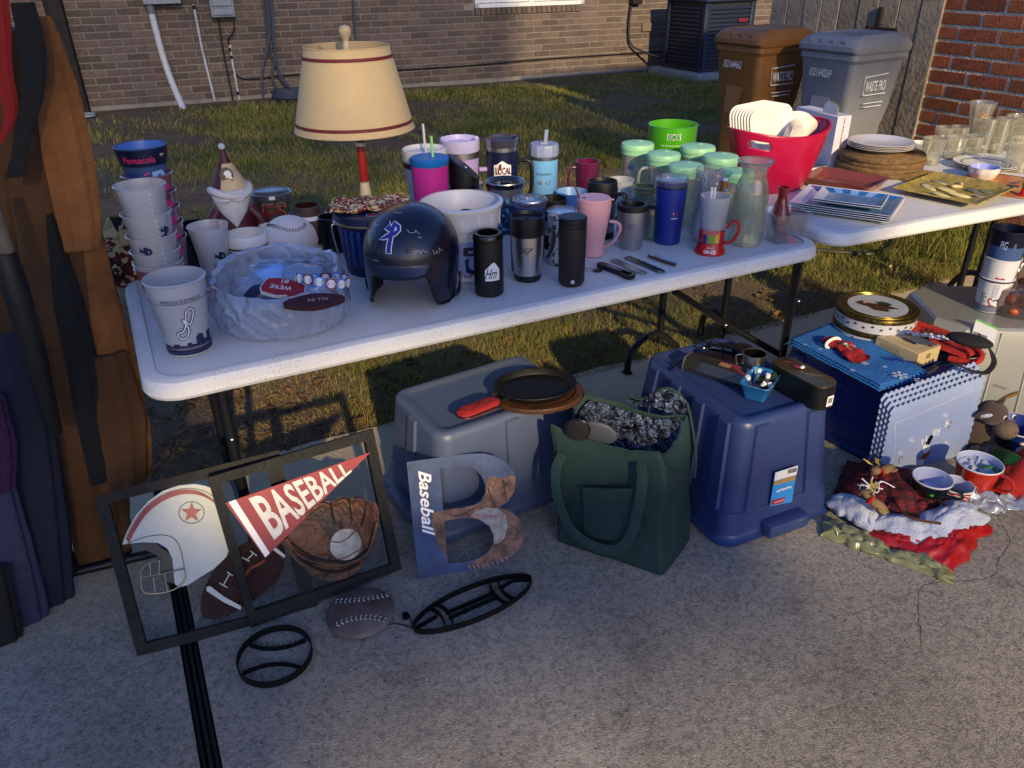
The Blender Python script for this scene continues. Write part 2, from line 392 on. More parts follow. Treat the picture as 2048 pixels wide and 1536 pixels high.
def gfn(a, b):
    u = -14+a*30; v = .0+b*24; z = -.012+.012*nz3(u*1.3, v*1.3)-.02*(v < .02)+.02*nz3(u*.4, v*.4)
    return row(u, v, z if v > .1 else -.03)
g = grid(gfn, 240, 200); me_l = mesh('lawn_ground', g, groundmat(), kind='structure', ang=0); me_l.data.shade_smooth()
mesh('ground', slab([(-120,-120),(120,-120),(120,120),(-120,120)], -.2, -.14), mat('far_ground', '2c3018', .95, var=(.4,.4)), kind='structure')
# ---------------------------------------------------------------- house wall (neighbour), brick by brick
A_, B_ = W(182, 220, 0), W(1240, 142, 0)
hx = (B_-A_).normalized(); hx.z = 0; hn = Vector((hx.y, -hx.x, 0))   # faces the camera
M_mort = mat('mortar', '8f8981', .95, bump=(150,.6), var=(9,.3))
M_brick = mat('weathered_brick', '66574f', .85, var=(30,.35), bump=(120,.5), objr=.3)
M_brick2 = mat('weathered_brick_far', '66574f', .85, var=(30,.35), bump=(120,.5), isl=.3)
BW, BH, BL, BT = .254, .079, .244, .067
bg_ = box(BL, .03, BT, (0,0,0), .003); bme = bpy.data.meshes.new('brick'); bme.from_pydata(bg_[0], [], bg_[1]); bme.materials.append(M_brick)
def brickwork(parent, o, ux, un, length, rows,  wx0=None, wx1=None, wz=None, limit=300, mb=bme, mfar=None, seed=1, parts=True):
    r_ = random.Random(seed); cand = []
    for k in range(rows):
        z = .03+BH*(k+.5); off = (k % 2)*BW/2
        i = 0; x = -off+BW/2
        while x < length+BW/2:
            x0, x1 = max(x-BL/2, .0), min(x+BL/2, length)
            if x1-x0 > .03 and not (wx0 is not None and x0 < wx1 and x1 > wx0 and z > wz[0] and z < wz[1]): cand.append((x0, x1, z))
            x += BW
    sc = []
    for x0, x1, z in cand:
        p = o+ux*((x0+x1)/2); q = PX((p.x, p.y, z)); vis = -30 < q[0] < 2078 and -20 < q[1] < 560
        sc.append((q[2] if vis else 1e6, x0, x1, z))
    sc.sort(); far = []
    rot = math.atan2(ux.y, ux.x)
    for n_, (d, x0, x1, z) in enumerate(sc):
        xm = (x0+x1)/2; full = abs((x1-x0)-BL) < 1e-3; j = r_.uniform(-.0025, .0025)
        if parts and n_ < limit and d < 1e5:
            ob = bpy.data.objects.new('brick', mb); COL.objects.link(ob); ob.parent = parent
            ob.location = (xm, .008+j, z); ob.scale = ((x1-x0)/BL*(.965 if seed == 3 else 1), 1, .93 if seed == 3 else 1); ob.rotation_euler = (0, r_.uniform(-.004,.004), 0)
        else: far.append(box(x1-x0, .03, BT, (xm, .008+j, z)))
    if far: mesh('brick', join(*far), mfar, parent, kind='stuff', ang=0)
HL = 13.0
hw = thing('brick_house', 'weathered brown brick house wall with a white window behind the lawn', 'house', A_, math.atan2(hx.y, hx.x))
PH = Plane(A_, hx, (0,0,1))
wx0, wz0 = PH.loc(948, 16); wx1 = PH.loc(1166, 10)[0]
brickwork(hw, A_, hx, hn, HL, 33, wx0-.0, wx1+.0, (wz0-.02, wz0+1.35), 300, bme, M_brick2)
def wallbox(x0, x1, z0, z1, y0=.0, y1=.2): return box(x1-x0, y1-y0, z1-z0, ((x0+x1)/2, (y0+y1)/2, (z0+z1)/2))
WT = 2.65
mesh('wall', join(wallbox(0, wx0, -.1, WT), wallbox(wx1, HL, -.1, WT), wallbox(wx0, wx1, -.1, wz0), wallbox(wx0, wx1, wz0+1.35, WT)), M_mort, hw)
M_white = mat('white_vinyl', 'd8d8d8', .4, var=(8,.06)); M_pane = mat('window_glass', '0a0d14', .08, spec=.8); M_blind = mat('window_blind', '6d7178', .6)
ww = wx1-wx0
fr = mesh('window_frame', join(box(ww, .07, .05, (ww/2,0,.025)), box(.05, .07, 1.3, (.025,0,.65)), box(.05, .07, 1.3, (ww-.025,0,.65)), box(.07, .075, 1.3, (ww/2,0,.65)), box(ww, .07, .05, (ww/2,0,1.32))), M_white, hw, loc=(wx0, -.005, wz0))
for k in range(2):
    cxp = ww*(.25+.5*k); pw = ww/2-.09
    mesh('window_pane', box(pw, .006, 1.25, (0,0,0)), M_pane, fr, loc=(cxp, .03, .67))
    mesh('muntin', join(*[box(.014, .012, 1.25, (x_*pw/3,0,0)) for x_ in (-.5,.5)], *[box(pw, .01, .014, (0,.002,-.35+.35*i)) for i in range(3)]), M_white, fr, loc=(cxp, .018, .67))
    mesh('window_blind', join(*[box(pw*.98, .02, .003, (0,0,-.6+.04*i)) for i in range(31)]), M_blind, fr, loc=(cxp, .055, .67))
    mesh('window_rail', box(pw+.03, .03, .035, (0,0,0)), M_white, fr, loc=(cxp, .01, .075))
for i in range(int(ww/.075)):
    ob = bpy.data.objects.new('brick', bme); COL.objects.link(ob); ob.parent = hw; ob.location = (wx0+.04+i*.0755, -.018, wz0-.045); ob.rotation_euler = (0, math.pi/2, 0); ob.scale = (.34, 1.1, 1)
M_roof = mat('roof_shingle', '2a2724', .9, bump=(60,.6))
mesh('roof', join(box(HL+.8, 2.4, .06, (HL/2, .6, WT+.35)), box(HL+.8, .03, .18, (HL/2, -.5, WT+.03)), box(HL+.8, .5, .02, (HL/2, -.25, WT-.04))), M_roof, hw)
mesh('foundation_drain', lathe(hollow(.09,.09,.03,.01), 20), mat('drain_grey', '7f8a8c', .7), hw, loc=(-.02, -.45, .0))
# dark recess left of the wall
rc = thing('brick_house', 'dark shaded brick house wall set back at the left behind the hanging clothes', 'house', A_+hx*-3.2-hn*2.2, math.atan2(hx.y, hx.x))
o2 = A_+hx*-3.2-hn*2.2
brickwork(rc, o2, hx, hn, 3.2, 32, parts=False, mfar=M_brick2, limit=0)
mesh('wall', wallbox(0, 3.2, -.1, WT), M_mort, rc)
mesh('side_wall', box(.2, 2.2, WT+.1, (3.1, -1.1, WT/2-.05)), mat('dark_timber_wall', '2a221e', .9, var=(6,.4)), rc)
mesh('corner_post', box(.14, .14, 2.4, (3.12, -2.26, 1.15), .01), mat('dark_post', '241d1a', .85, var=(14,.5)), rc)
pp = thing('drain_pipe', 'thick grey plastic pipe lying across the dark gap beside the house', 'pipe', A_+hx*-1.3-hn*.35+Vector((0,0,.3)), math.atan2(hx.y, hx.x))
mesh('pipe', tube([(-.9,0,0),(1.1,0,0)], .09, 18), mat('grey_pvc', '5d6670', .5, var=(5,.2)), pp); mesh('collar', tube([(-.1,0,0),(.05,0,0)], .1, 18), MATS['grey_pvc'], pp)
# things on the house wall
M_pvc = mat('white_pvc', 'b9bcc2', .5, var=(12,.25)); M_box = mat('grey_metal_box', '7d8692', .45, .2, var=(8,.2)); M_cable = mat('black_cable', '0d0d10', .6)
def wp(px, py, out=.05):
    x, z = PH.loc(px, py); return Vector((x, -out, z))
def wallthing(name, label, cat): return thing(name, label, cat, A_, math.atan2(hx.y, hx.x))
t = wallthing('meter_box', 'grey electric meter box high on the brick wall above the thick conduit', 'meter box')
a, b = wp(286, 10, .1), wp(362, 9, .1); mesh('cabinet', box(b.x-a.x, .16, .6, ((a.x+b.x)/2, -.1, a.z+.31), .006), M_box, t); mesh('cover', box((b.x-a.x)*.9, .02, .5, ((a.x+b.x)/2, -.19, a.z+.33), .005), M_box, t)
t = wallthing('conduit', 'thick leaning grey conduit pipe running from meter box into the ground', 'pipe')
mesh('pipe', tube(smooth([wp(300,12,.1), wp(304,30,.1), wp(322,100,.11), wp(342,160,.18), wp(366,215,.32)], 6), .038, 14), M_pvc, t); mesh('collar', tube([wp(299,8,.1), wp(303,26,.1)], .046, 14), MATS['grey_pvc'], t)
t = wallthing('electric_duct', 'thin white conduit on the brick wall right of the thick conduit', 'pipe')
mesh('pipe', tube([wp(386,8,.05), wp(404,100,.05), wp(429,201,.05)], .014, 8), M_pvc, t); mesh('clip', tube([wp(386,10,.05), wp(388,18,.05)], .02, 8), M_cable, t)
t = wallthing('utility_box', 'small grey louvred utility box between the conduits on the wall', 'utility box')
a, b = wp(421, 34, .1), wp(469, 33, .1); bw_ = b.x-a.x
mesh('cabinet', box(bw_, .16, .5, ((a.x+b.x)/2, -.09, a.z+.25), .008), M_box, t)
for i in range(5): mesh('louvre', box(bw_*.8, .02, .075, ((a.x+b.x)/2, -.18, a.z+.06+.095*i), .006), M_box, t)
t = wallthing('utility_cable', 'black cable hanging from the louvred box down to the ground', 'cable'); mesh('cable', tube([wp(435,36,.06), wp(445,100,.05), wp(465,200,.05)], .012, 6), M_cable, t)
t = wallthing('utility_pipe', 'white and black jointed pipe below the louvred box', 'pipe')
mesh('pipe', tube([wp(459,88,.05), wp(465,130,.05), wp(478,199,.05)], .012, 8), M_pvc, t); mesh('hose', tube(smooth([wp(467,36,.06), wp(466,60,.08), wp(455,78,.06), wp(459,90,.05)], 5), .01, 8), M_cable, t)
for y_ in (95, 110, 182): a = wp(457+(y_-88)*.18, y_, .05); mesh('joint', tube([a, a+Vector((.004,0,-.04))], .017, 8), M_cable, t)
t = wallthing('wall_cable', 'long thin black cable strung low along the brick wall', 'cable')
mesh('cable', tube(smooth([wp(463,140,.05), wp(475,152,.05), wp(500,157,.04), wp(600,148,.04), wp(740,141,.04), wp(800,139,.035), wp(930,131,.035), wp(1080,118,.035), wp(1280,105,.035), wp(1360,100,.035)], 6), .009, 6), M_cable, t)
M_hose = mat('grey_hose', '39414e', .5)
t = wallthing('hanging_hose', 'bundle of grey hoses hanging down the wall left of the lamp', 'hose')
for k, pts in enumerate([[(524,-5),(530,40),(538,100),(560,150),(585,185)], [(534,-5),(540,60),(548,110),(542,150),(556,180),(590,194)], [(528,-5),(536,70),(522,140),(524,190)], [(540,-5),(546,90),(556,150),(572,170)]]):
    mesh('hose', tube(smooth([wp(x, y, .07+.02*k) for x, y in pts], 6), .016, 8), M_hose, t)
mesh('hose_coil', join(*[xf(tube(smooth([(.22*math.cos(a), .22*math.sin(a), .02*k) for a in np.linspace(0, 6.0, 12)], 3), .016, 8), wp(575, 184, .3-.02*k)) for k in range(3)]), M_hose, t)
t = wallthing('wall_pipe', 'thin grey downpipe on the wall just behind the lampshade', 'pipe'); mesh('pipe', tube([wp(704,-5,.05), wp(709,70,.05), wp(711,84,.05)], .014, 8), M_hose, t)
t = wallthing('disconnect_box', 'small black disconnect box on the wall with a cable curving to the air conditioner', 'electrical box')
a = wp(1266, 6, .08); mesh('box', box(.16, .12, .3, (a.x, -.07, a.z+.14), .006), M_black, t)
mesh('cable', tube(smooth([wp(1258,12,.06), wp(1254,50,.05), wp(1256,85,.06), wp(1272,100,.15), wp(1300,112,.4), wp(1330,122,.7)], 6), .016, 8), M_cable, t)
a = wp(1292, 54, .03); mesh('faucet_plate', box(.17, .03, .12, (a.x, -.03, a.z), .01), mat('wall_plate', '6a5a50', .8), wallthing('wall_vent', 'small brown cover plate on the wall left of the air conditioner', 'vent'))
# ---------------------------------------------------------------- air conditioner
P0, P1 = W(1300, 168, .06), W(1392, 182, .06)
ca = P0.lerp(W(1500, 150, .06), .5)
acx = (W(1500,135,.06)-P0).normalized()
AC = thing('air_conditioner', 'dark blue grey outdoor air conditioner with louvred sides on a concrete pad', 'air conditioner', W(1408, 148, 0), AZ)
M_ac = mat('ac_blue', '1d2740', .5, .3, var=(6,.15)); M_ac2 = mat('ac_dark', '10151f', .6)
mesh('cabinet', box(.80, .80, .84, (0,0,.53)), M_ac2, AC)
for s_ in range(14):
    for (x_, y_, sx, sy) in ((0,-.415,.72,.02), (-.415,0,.02,.72), (.415,0,.02,.72)):
        mesh('louvre', box(sx, sy, .034, (x_, y_, .2+.052*s_), .006), M_ac, AC)
for x_ in (-1, 1):
    for y_ in (-1, 1): mesh('corner_post', box(.09, .09, .84, (x_*.39, y_*.39, .53), .02), M_ac, AC)
mesh('top_cover', join(box(.9, .9, .05, (0,0,.97), .02), lathe([(.36,.99),(.36,1.01),(.05,1.03),(0,1.03)], 24)), M_ac, AC)
mesh('badge', box(.16, .01, .05, (.22,-.435,.72), .004), mat('badge_red', '6a1420', .4), AC)
mesh('base_pan', box(.9, .9, .05, (0,0,.11), .01), M_ac2, AC)
mesh('concrete_pad', box(1.15, 1.15, .14, (-.02,-.03,.02), .02), mat('pad_concrete', '8e8d88', .9, var=(9,.25), bump=(90,.5)), None, loc=AC.location, rot=(0,0,AZ)); tag(bpy.data.objects['concrete_pad'], 'pale concrete pad on the lawn under the air conditioner', 'concrete pad')
# ---------------------------------------------------------------- garage wall on the right
gb = Vector((2.874, 4.465, 0)); ge = Vector((.446, -.895, 0)).normalized()
C0 = gb-ge*.66; GN = Vector((-.895, -.446, 0))
garage = thing('garage', 'red brown brick garage wall with pale mortar rising at the right edge', 'garage', C0, math.atan2(ge.y, ge.x))
M_gb = mat('red_brick', '8a4a2c', .8, var=(22,.4), bump=(110,.8), objr=.35); M_gb2 = mat('red_brick_far', '8a4a2c', .8, var=(22,.4), bump=(110,.8), isl=.35)
M_gm = mat('pale_mortar', 'cfc6b4', .95, bump=(70,1.0,.02), var=(14,.3))
gme = bpy.data.meshes.new('brick'); g_ = box(BL, .03, BT, (0,0,0), .004, 2); gme.from_pydata(g_[0], [], g_[1]); gme.materials.append(M_gb)
brickwork(garage, C0, ge, GN, 7.0, 33, limit=300, mb=gme, mfar=M_gb2, seed=3)
mesh('wall', wallbox(0, 7, -.1, WT, 0, .2), M_gm, garage); mesh('side_wall', box(.2, 3.5, WT, (.1, 1.95, WT/2)), M_gm, garage)
mesh('corner_trim', box(.028, .05, WT, (-.012, .0, WT/2), .004), M_pvc, garage)
mesh('roof', box(7.3, 4, .12, (3.45, 1.8, WT+.1)), M_roof, garage)
# fence gate between garage and house
FAZ = rad(122); fd = Vector((math.cos(FAZ), math.sin(FAZ), 0)); FO = C0+GN*.03
for k in range(60):
    FE = FO+fd*(k*.05)
    if PX((FE.x, FE.y, 1.0))[0] < 1540: break
fence = thing('fence_gate', 'grey weathered wooden plank gate with a rusty latch behind the wheeled bins', 'gate', FE, FAZ+math.pi); FL = (FE-FO).length
M_wood = mat('weathered_wood', '857a6f', .85, var=(9,.45), bump=(40,.8), objr=.22)
i = 0
while .07+i*.142 < FL:
    x_ = .07+i*.142; g = box(.136, .02, 1.9, (0,0,0), .003); V2_ = [(v[0], v[1]+.004*nz3(v[2]*2, i), v[2]) for v in g[0]]
    mesh('plank', (V2_, g[1]), M_wood, fence, loc=(x_, -.012+.003*math.sin(i*2.1), .98), rot=(0, .006*math.sin(i*1.7), 0)); i += 1
for z_ in (.35, 1.5): mesh('rail', box(FL, .04, .09, (FL/2, .03, z_), .004), M_wood, fence)
M_rust = mat('rusty_iron', '2a1d16', .8, .4, var=(30,.4))
PF = Plane(FE, -fd, (0,0,1)); lx, lz = PF.loc(1762, 52)
mesh('latch', join(box(.03,.02,.22,(lx,-.035,lz),.004), box(.22,.015,.035,(lx+.03,-.04,lz-.02),.004), tube(smooth([(lx-.02,-.05,lz),(lx-.05,-.08,lz-.03),(lx-.05,-.06,lz-.09),(lx-.01,-.05,lz-.1)],4), .007, 6)), M_rust, fence)
# ---------------------------------------------------------------- wheeled bins
def wheelie(colname, col, loc, rz, label, num, logo_side):
    m = mat(colname, col, .5, var=(7,.12), bump=(220,.12)); md = mat('tyre_black', '101010', .8)
    t = thing('wheeled_bin', label, 'wheeled bin', loc, rz, 'wheeled refuse bins')
    secs = []
    for z, w_, d, r in ((.03,.44,.50,.05),(.06,.47,.53,.06),(.30,.50,.57,.07),(.62,.52,.60,.07),(.72,.56,.68,.07),(.98,.62,.76,.06),(1.0,.66,.80,.06),(1.03,.66,.80,.06)): secs.append(rr(w_, d, r, z))
    body = mesh('body', loft(secs), m, t)
    mesh('recess', join(slab([(-.11,.0),(.11,.0),(.09,-.17),(-.09,-.17)], 0, .006), ), mat(colname+'_dark', col, .6), t, mw=None, loc=(-.02,-.345,.80), rot=(rad(90-9),0,0))
    ld = [rr(.66+.03, .82, .07, 1.032), rr(.70, .86, .08, 1.045), rr(.70, .86, .08, 1.07), rr(.64, .80, .09, 1.10), rr(.50, .66, .1, 1.125), rr(.48, .62, .1, 1.118)]
    lid = mesh('lid', loft(ld), m, t)
    for k in range(4): mesh('lid_rib', box(.05, .012, .03, (-.2+.13*k, -.415, 1.085), .004), m, t)
    for k in range(3): mesh('hinge', box(.09, .05, .03, (-.2+.2*k, .44, 1.07), .01), m, t)
    mesh('handle', tube([(-.26,.46,1.0),(.26,.46,1.0)], .016, 10), m, t)
    for s in (-1, 1): w_ = mesh('wheel', xf(lathe([(0,-.03),(.06,-.03),(.13,-.028),(.14,0),(.13,.028),(.06,.03),(0,.03)], 24), (0,0,0), (0,rad(90),0)), md, t, loc=(s*.27,.2,.14))
    mw_ = mat('print_white', 'c9ccd2', .6)
    g = text(num, .042, (0,0), wid=.25); mesh('number', xf(g, (-.03,-.404,.925), (rad(90-8),0,0)), mw_, t, ang=0)
    g = join(text('WASTE PRO', .055, (0,0), wid=.3), strip2([(-.17,.05),(.17,.06)], .006), strip2([(-.17,-.045),(.16,-.045)], .006), strip2([(-.15,-.09),(.14,-.09)], .005), strip2([(-.14,-.11),(.12,-.11)], .005), strip2([(-.17,.05),(-.17,-.045)], .006))
    mesh('lettering', xf(g, (.3245,-.02,.86), (rad(90-7),0,rad(90))), mw_, t, ang=0)
    return t
gb_t = W(1582, 99, 1.06); 

b1 = wheelie('bin_grey', '777b84', (1.99, 4.81, 0), rad(-60), 'grey wheeled bin with white number 0321640269, nearer the red brick wall', '0321640269', 1)
b2 = wheelie('bin_brown', '7a5228', (1.60, 5.24, 0), rad(-60), 'brown wheeled bin with white number 0321644662, left of the grey one', '0321644662', 1)
for b in (b1, b2): b.scale = (.6, .58, 1)
# ---------------------------------------------------------------- grass
def grassfield(name, n, fn, m, hfn, wfn, seed):
    r_ = np.random.default_rng(seed); P = fn(n, r_); n = len(P)
    d = np.hypot(P[:,0], P[:,1]); h = hfn(P, d, r_); w_ = wfn(d); a = r_.uniform(0, 2*np.pi, n)
    ca, sa = np.cos(a), np.sin(a); lean = r_.uniform(.1, 1.1, n)*h; la = r_.uniform(0, 2*np.pi, n)
    tip = P+np.stack([np.cos(la)*lean, np.sin(la)*lean, h], 1); mid = P+np.stack([np.cos(la)*lean*.3, np.sin(la)*lean*.3, h*.6], 1)
    o_ = np.stack([ca*w_, sa*w_, np.zeros(n)], 1)
    V = np.empty((n, 5, 3)); V[:,0] = P-o_; V[:,1] = P+o_; V[:,2] = mid+o_*.7; V[:,3] = mid-o_*.7; V[:,4] = tip
    me = bpy.data.meshes.new(name); me.vertices.add(n*5); me.vertices.foreach_set('co', V.reshape(-1))
    k = np.arange(n)[:,None]*5; L_ = np.concatenate([k+[0,1,2,3], k+[3,2,4]], 1).reshape(-1)
    me.loops.add(n*7); me.loops.foreach_set('vertex_index', L_.astype(np.int32))
    st = (np.arange(n)[:,None]*7+[0,4]).reshape(-1); tot = np.tile([4,3], n)
    me.polygons.add(n*2); me.polygons.foreach_set('loop_start', st.astype(np.int32)); me.polygons.foreach_set('loop_total', tot.astype(np.int32))
    me.update(); me.validate(); me.materials.append(m)
    o = bpy.data.objects.new(name, me); COL.objects.link(o); o['kind'] = 'stuff'; return o
def grassmat(name, stops):
    m = bpy.data.materials.new(name); m.use_nodes = True; nt = m.node_tree; N = nt.nodes; L = nt.links; b = N['Principled BSDF']; b.inputs['Roughness'].default_value = .6; b.inputs['Specular IOR Level'].default_value = .25
    g = N.new('ShaderNodeNewGeometry'); r = N.new('ShaderNodeValToRGB'); e = r.color_ramp.elements
    e[0].position, e[0].color = stops[0][0], (*hexc(stops[0][1]), 1); e[1].position, e[1].color = stops[-1][0], (*hexc(stops[-1][1]), 1)
    for p, c in stops[1:-1]: q = e.new(p); q.color = (*hexc(c), 1)
    tc = N.new('ShaderNodeTexCoord'); nz = N.new('ShaderNodeTexNoise'); nz.inputs['Scale'].default_value = 2.2; nz.inputs['Detail'].default_value = 4; L.new(tc.outputs['Object'], nz.inputs['Vector'])
    ma = N.new('ShaderNodeMath'); ma.operation = 'MULTIPLY_ADD'; ma.inputs[1].default_value = .55; L.new(g.outputs['Random Per Island'], ma.inputs[0])
    m2 = N.new('ShaderNodeMath'); m2.operation = 'MULTIPLY_ADD'; m2.inputs[1].default_value = 1.1; m2.inputs[2].default_value = -.33; L.new(nz.outputs[0], m2.inputs[0]); L.new(m2.outputs[0], ma.inputs[2])
    L.new(ma.outputs[0], r.inputs[0]); L.new(r.outputs[0], b.inputs['Base Color'])
    tr = N.new('ShaderNodeBsdfTranslucent'); L.new(r.outputs[0], tr.inputs[0]); mx = N.new('ShaderNodeMixShader'); mx.inputs[0].default_value = .3
    L.new(b.outputs[0], mx.inputs[1]); L.new(tr.outputs[0], mx.inputs[2]); L.new(mx.outputs[0], N['Material Output'].inputs[0]); return m
M_gr = grassmat('lawn_grass', [(.1,'4c5a22'), (.3,'61702c'), (.48,'7b8038'), (.66,'978c4c'), (.95,'a08a58')])
M_dry = grassmat('dry_grass', [(.1,'6a5230'), (.4,'8a7046'), (.7,'a48c5c'), (.95,'6e7434')])
_u, _v, _e = np.array(U), np.array(V_), np.array(E0)
def field(vmin, vmax, umin, umax, near, dirt):
    def fn(n, r_):
        v = vmin+(vmax-vmin)*r_.random(n)**1.6; u = umin+(umax-umin)*r_.random(n)
        P = _e+np.outer(u, _u)+np.outer(v, _v); P[:,2] = -.012
        keep = np.ones(n, bool)
        # house wall limit
        dw = (P-np.array(A_))@np.array(hn); keep &= dw > .25+.3*r_.random(n)
        X = PXn(P); keep &= (X[:,0] > -60) & (X[:,0] < 2110) & (X[:,1] < 960)
        nz_ = np.sin(u*2.3+1.2*np.sin(v*1.7))*.5+np.sin(v*3.1+u*1.3)*.3+np.sin(u*7.7+v*5.1)*.25
        left = np.maximum(np.clip((1000-X[:,0])/380, 0, 1)*np.clip((X[:,1]-540)/150, 0, 1), .5*np.exp(-(v/.28)**2))           # bare earth under the left of the table
        bare = np.clip((520-X[:,0])/260, 0, 1)*np.clip((330-X[:,1])/130, 0, 1)
        prob = 1-.92*left-.97*bare-.55*np.clip(.9-dw, 0, 1)
        prob = prob*(0.43+.6*nz_) if not dirt else (left*.9+.25+.2*nz_)*(1-bare)
        return P[keep & (r_.random(n) < prob)]
    return fn
def PXn(P):
    w_ = P-np.array([0,0,CAM_H]); B = np.array([[RTc.x,FWc.x,UPc.x],[RTc.y,FWc.y,UPc.y],[RTc.z,FWc.z,UPc.z]]); v = w_@B.T
    return np.stack([1024+F_PX*v[:,0]/v[:,2], 768+F_PX*v[:,1]/v[:,2]], 1)
hf = lambda P, d, r_: r_.uniform(.018, .05, len(P))*(1+.5*np.sin(P[:,0]*3)*np.sin(P[:,1]*4))
grassfield('grass', 330000, field(-.03, 3.2, -3.2, 4.6, 1, 0), M_gr, hf, lambda d: .0011+.0004*(d-2.5), 1)
grassfield('grass', 300000, field(2.6, 9.8, -5.5, 8.5, 0, 0), M_gr, lambda P, d, r_: r_.uniform(.02, .06, len(P)), lambda d: .0011+.0007*(d-2.5), 2)
grassfield('dry_grass', 120000, field(-.03, 3.4, -3.2, 4.6, 1, 1), M_dry, lambda P, d, r_: r_.uniform(.004, .022, len(P)), lambda d: .0013+.0004*(d-2.5), 3)
def garagegrass(n, r_):
    t_ = r_.random(n)*4; o_ = r_.random(n)**2*.6
    P = np.array(C0)[None]+np.outer(t_, np.array(ge))+np.outer(o_+.02, np.array(GN)); P[:,2] = -.012
    q = (P-_e)@_v; return P[q > .0]
grassfield('tall_grass', 9000, garagegrass, M_gr, lambda P, d, r_: r_.uniform(.06, .22, len(P)), lambda d: .002+0*d, 5)
# leaves and litter
M_lit = mat('dead_leaf', '5d4327', .8, isl=.5)
lv = []
for i in range(1500):
    a, b = random.uniform(-3, 4.5), abs(random.gauss(0, 1.6))+.0
    if i % 3 == 0: a, b = random.uniform(-1.6, .8), random.uniform(-.02, 1.0)
    if i % 5 == 0: a, b = random.uniform(-6, -1), random.uniform(3, 7.5)
    p = row(a, b, -.004); s = random.uniform(.008, .022); g = grid(lambda x, y: ((x-.5)*2*s*math.sin(math.pi*max(y,.05)), (y-.5)*3*s, .25*s*(x-.5)**2*8), 3, 4)
    lv.append(xf(g, p, (random.uniform(-.4,.4), random.uniform(-.4,.4), random.uniform(0,6.3))))
mesh('leaf_litter', join(*lv), M_lit, kind='stuff', ang=0)
tw = []
for i in range(260):
    p = row(random.uniform(-2.2, 3.6), random.uniform(-.03, .9) if i % 2 else random.uniform(-.05, .3), .002); a = random.uniform(0, 6.3); l = random.uniform(.03, .13)
    tw.append(tube(smooth([p, p+Vector((math.cos(a)*l/2, math.sin(a)*l/2, .008)), p+Vector((math.cos(a+.4)*l, math.sin(a+.4)*l, 0))], 3), random.uniform(.0006, .0016), 4))
mesh('straw_litter', join(*tw), M_dry, kind='stuff', ang=0)
hs = thing('garden_hose', 'dark garden hose curving across the lawn under the second table', 'garden hose', W(1700, 505, 0))
o_ = W(1700,505,0); mesh('hose', tube(smooth([W(x, y, .02)-o_ for x, y in [(1560,495),(1630,500),(1690,505),(1740,508),(1775,498),(1788,480),(1780,462)]], 8), .013, 8), mat('hose_green', '2b2c20', .5), hs)
ck = W(1778, 533, .01); tag(mesh('cork', tube([ck-U*.012, ck+U*.014], [.0085,.0075], 10), mat('cork', 'b89a6a', .8)), 'pale tan cork lying on the grass beyond the tins', 'cork')

# ================================================================ unseen tree added to shape the sunlight, foliage thick where shade is wanted
def leafcloud(name, pts, s, m, parent):
    n = len(pts); r_ = np.random.default_rng(5); P = np.array(pts); a = r_.normal(size=(n,3)); a /= np.linalg.norm(a, axis=1)[:,None]; b = np.cross(a, r_.normal(size=(n,3))); b /= np.linalg.norm(b, axis=1)[:,None]
    sz = s*(.6+.8*r_.random(n))[:,None]; V = np.stack([P-a*sz, P-b*sz*.45, P+a*sz, P+b*sz*.45], 1).reshape(-1,3)
    me = bpy.data.meshes.new(name); me.from_pydata(V.tolist(), [], [(4*i,4*i+1,4*i+2,4*i+3) for i in range(n)]); me.materials.append(m)
    o = bpy.data.objects.new(name, me); COL.objects.link(o); o.parent = parent; o['kind'] = 'stuff'; return o
TD = 14.0                                     # distance of the added tree behind the viewer
sh = Vector((SD.x, SD.y, 0)).normalized(); ph = Vector((-sh.y, sh.x, 0)); TE = math.tan(SUN_EL)
def shade_at(u, v):
    "density of foliage seen from the yard along the sunlight: u across, v height where the ray passes the viewer's plane"
    n_ = .05*nz3(u*2.3, v*3.1, 1)+.03*nz3(u*7, v*9, 2)
    u2, v2 = u+n_*.8, v+n_*.6
    if v2 > 2.35: d = (.52 if v2 > 3.8 else .54) if u2 < 3.7 else .1
    elif v2 > 1.76: d = .05 if u2 > .8 else (.40 if u2 > .2 else .62)
    elif v2 > 1.36: d = 1.0 if u2 < 1.93 else .0
    elif v2 > .93: d = .02 if u2 > -.3 else .85
    elif v2 > .50: d = .97 if u2 < 1.25 else .2
    elif v2 > .455: d = .5
    else: d = .05 if u2 > -.1 else .7
    if u2 < -.35 and v2 < 2.3: d = max(d, .75)
    return d
pts = []; r_ = random.Random(3)
for i in range(TREE_N):
    u = r_.uniform(-5.5, 4.8); v = r_.uniform(-.1, 7.0)
    if r_.random() < shade_at(u, v)**1.5:
        dd = TD+r_.uniform(-.8, .8); pts.append(tuple(sh*dd+ph*u+Vector((0,0,v+dd*TE))))
tb = sh*TD-ph*2.6
tree = thing('added_shade_tree', 'added unseen tree with foliage shaped to shade parts of the yard', 'tree', (tb.x, tb.y, 0))
M_leaf = mat('shade_tree_leaf', '33421c', .7, isl=.3); M_bark = mat('bark', '3b3027', .95, bump=(25,1.0,.03))
leafcloud('crown', [(p[0]-tb.x, p[1]-tb.y, p[2]) for p in pts], .030, M_leaf, tree)
lb = []
for zz, u0, u1 in ((6.4,-2,5.4), (7.25,-2,5.2), (8.9,-2.6,7)):
    lb.append(tube(smooth([Vector((0,0,zz-.7)), ph*(u0*.4)+Vector((0,0,zz-.1)), ph*(u0+.4)+Vector((0,0,zz+.1))], 6), [.09-.005*i for i in range(13)], 8))
    lb.append(tube(smooth([Vector((0,0,zz-.8)), ph*(u1*.4)+Vector((0,0,zz-.1)), ph*(u1-.5)+Vector((0,0,zz+.05))], 6), [.09-.005*i for i in range(13)], 8))
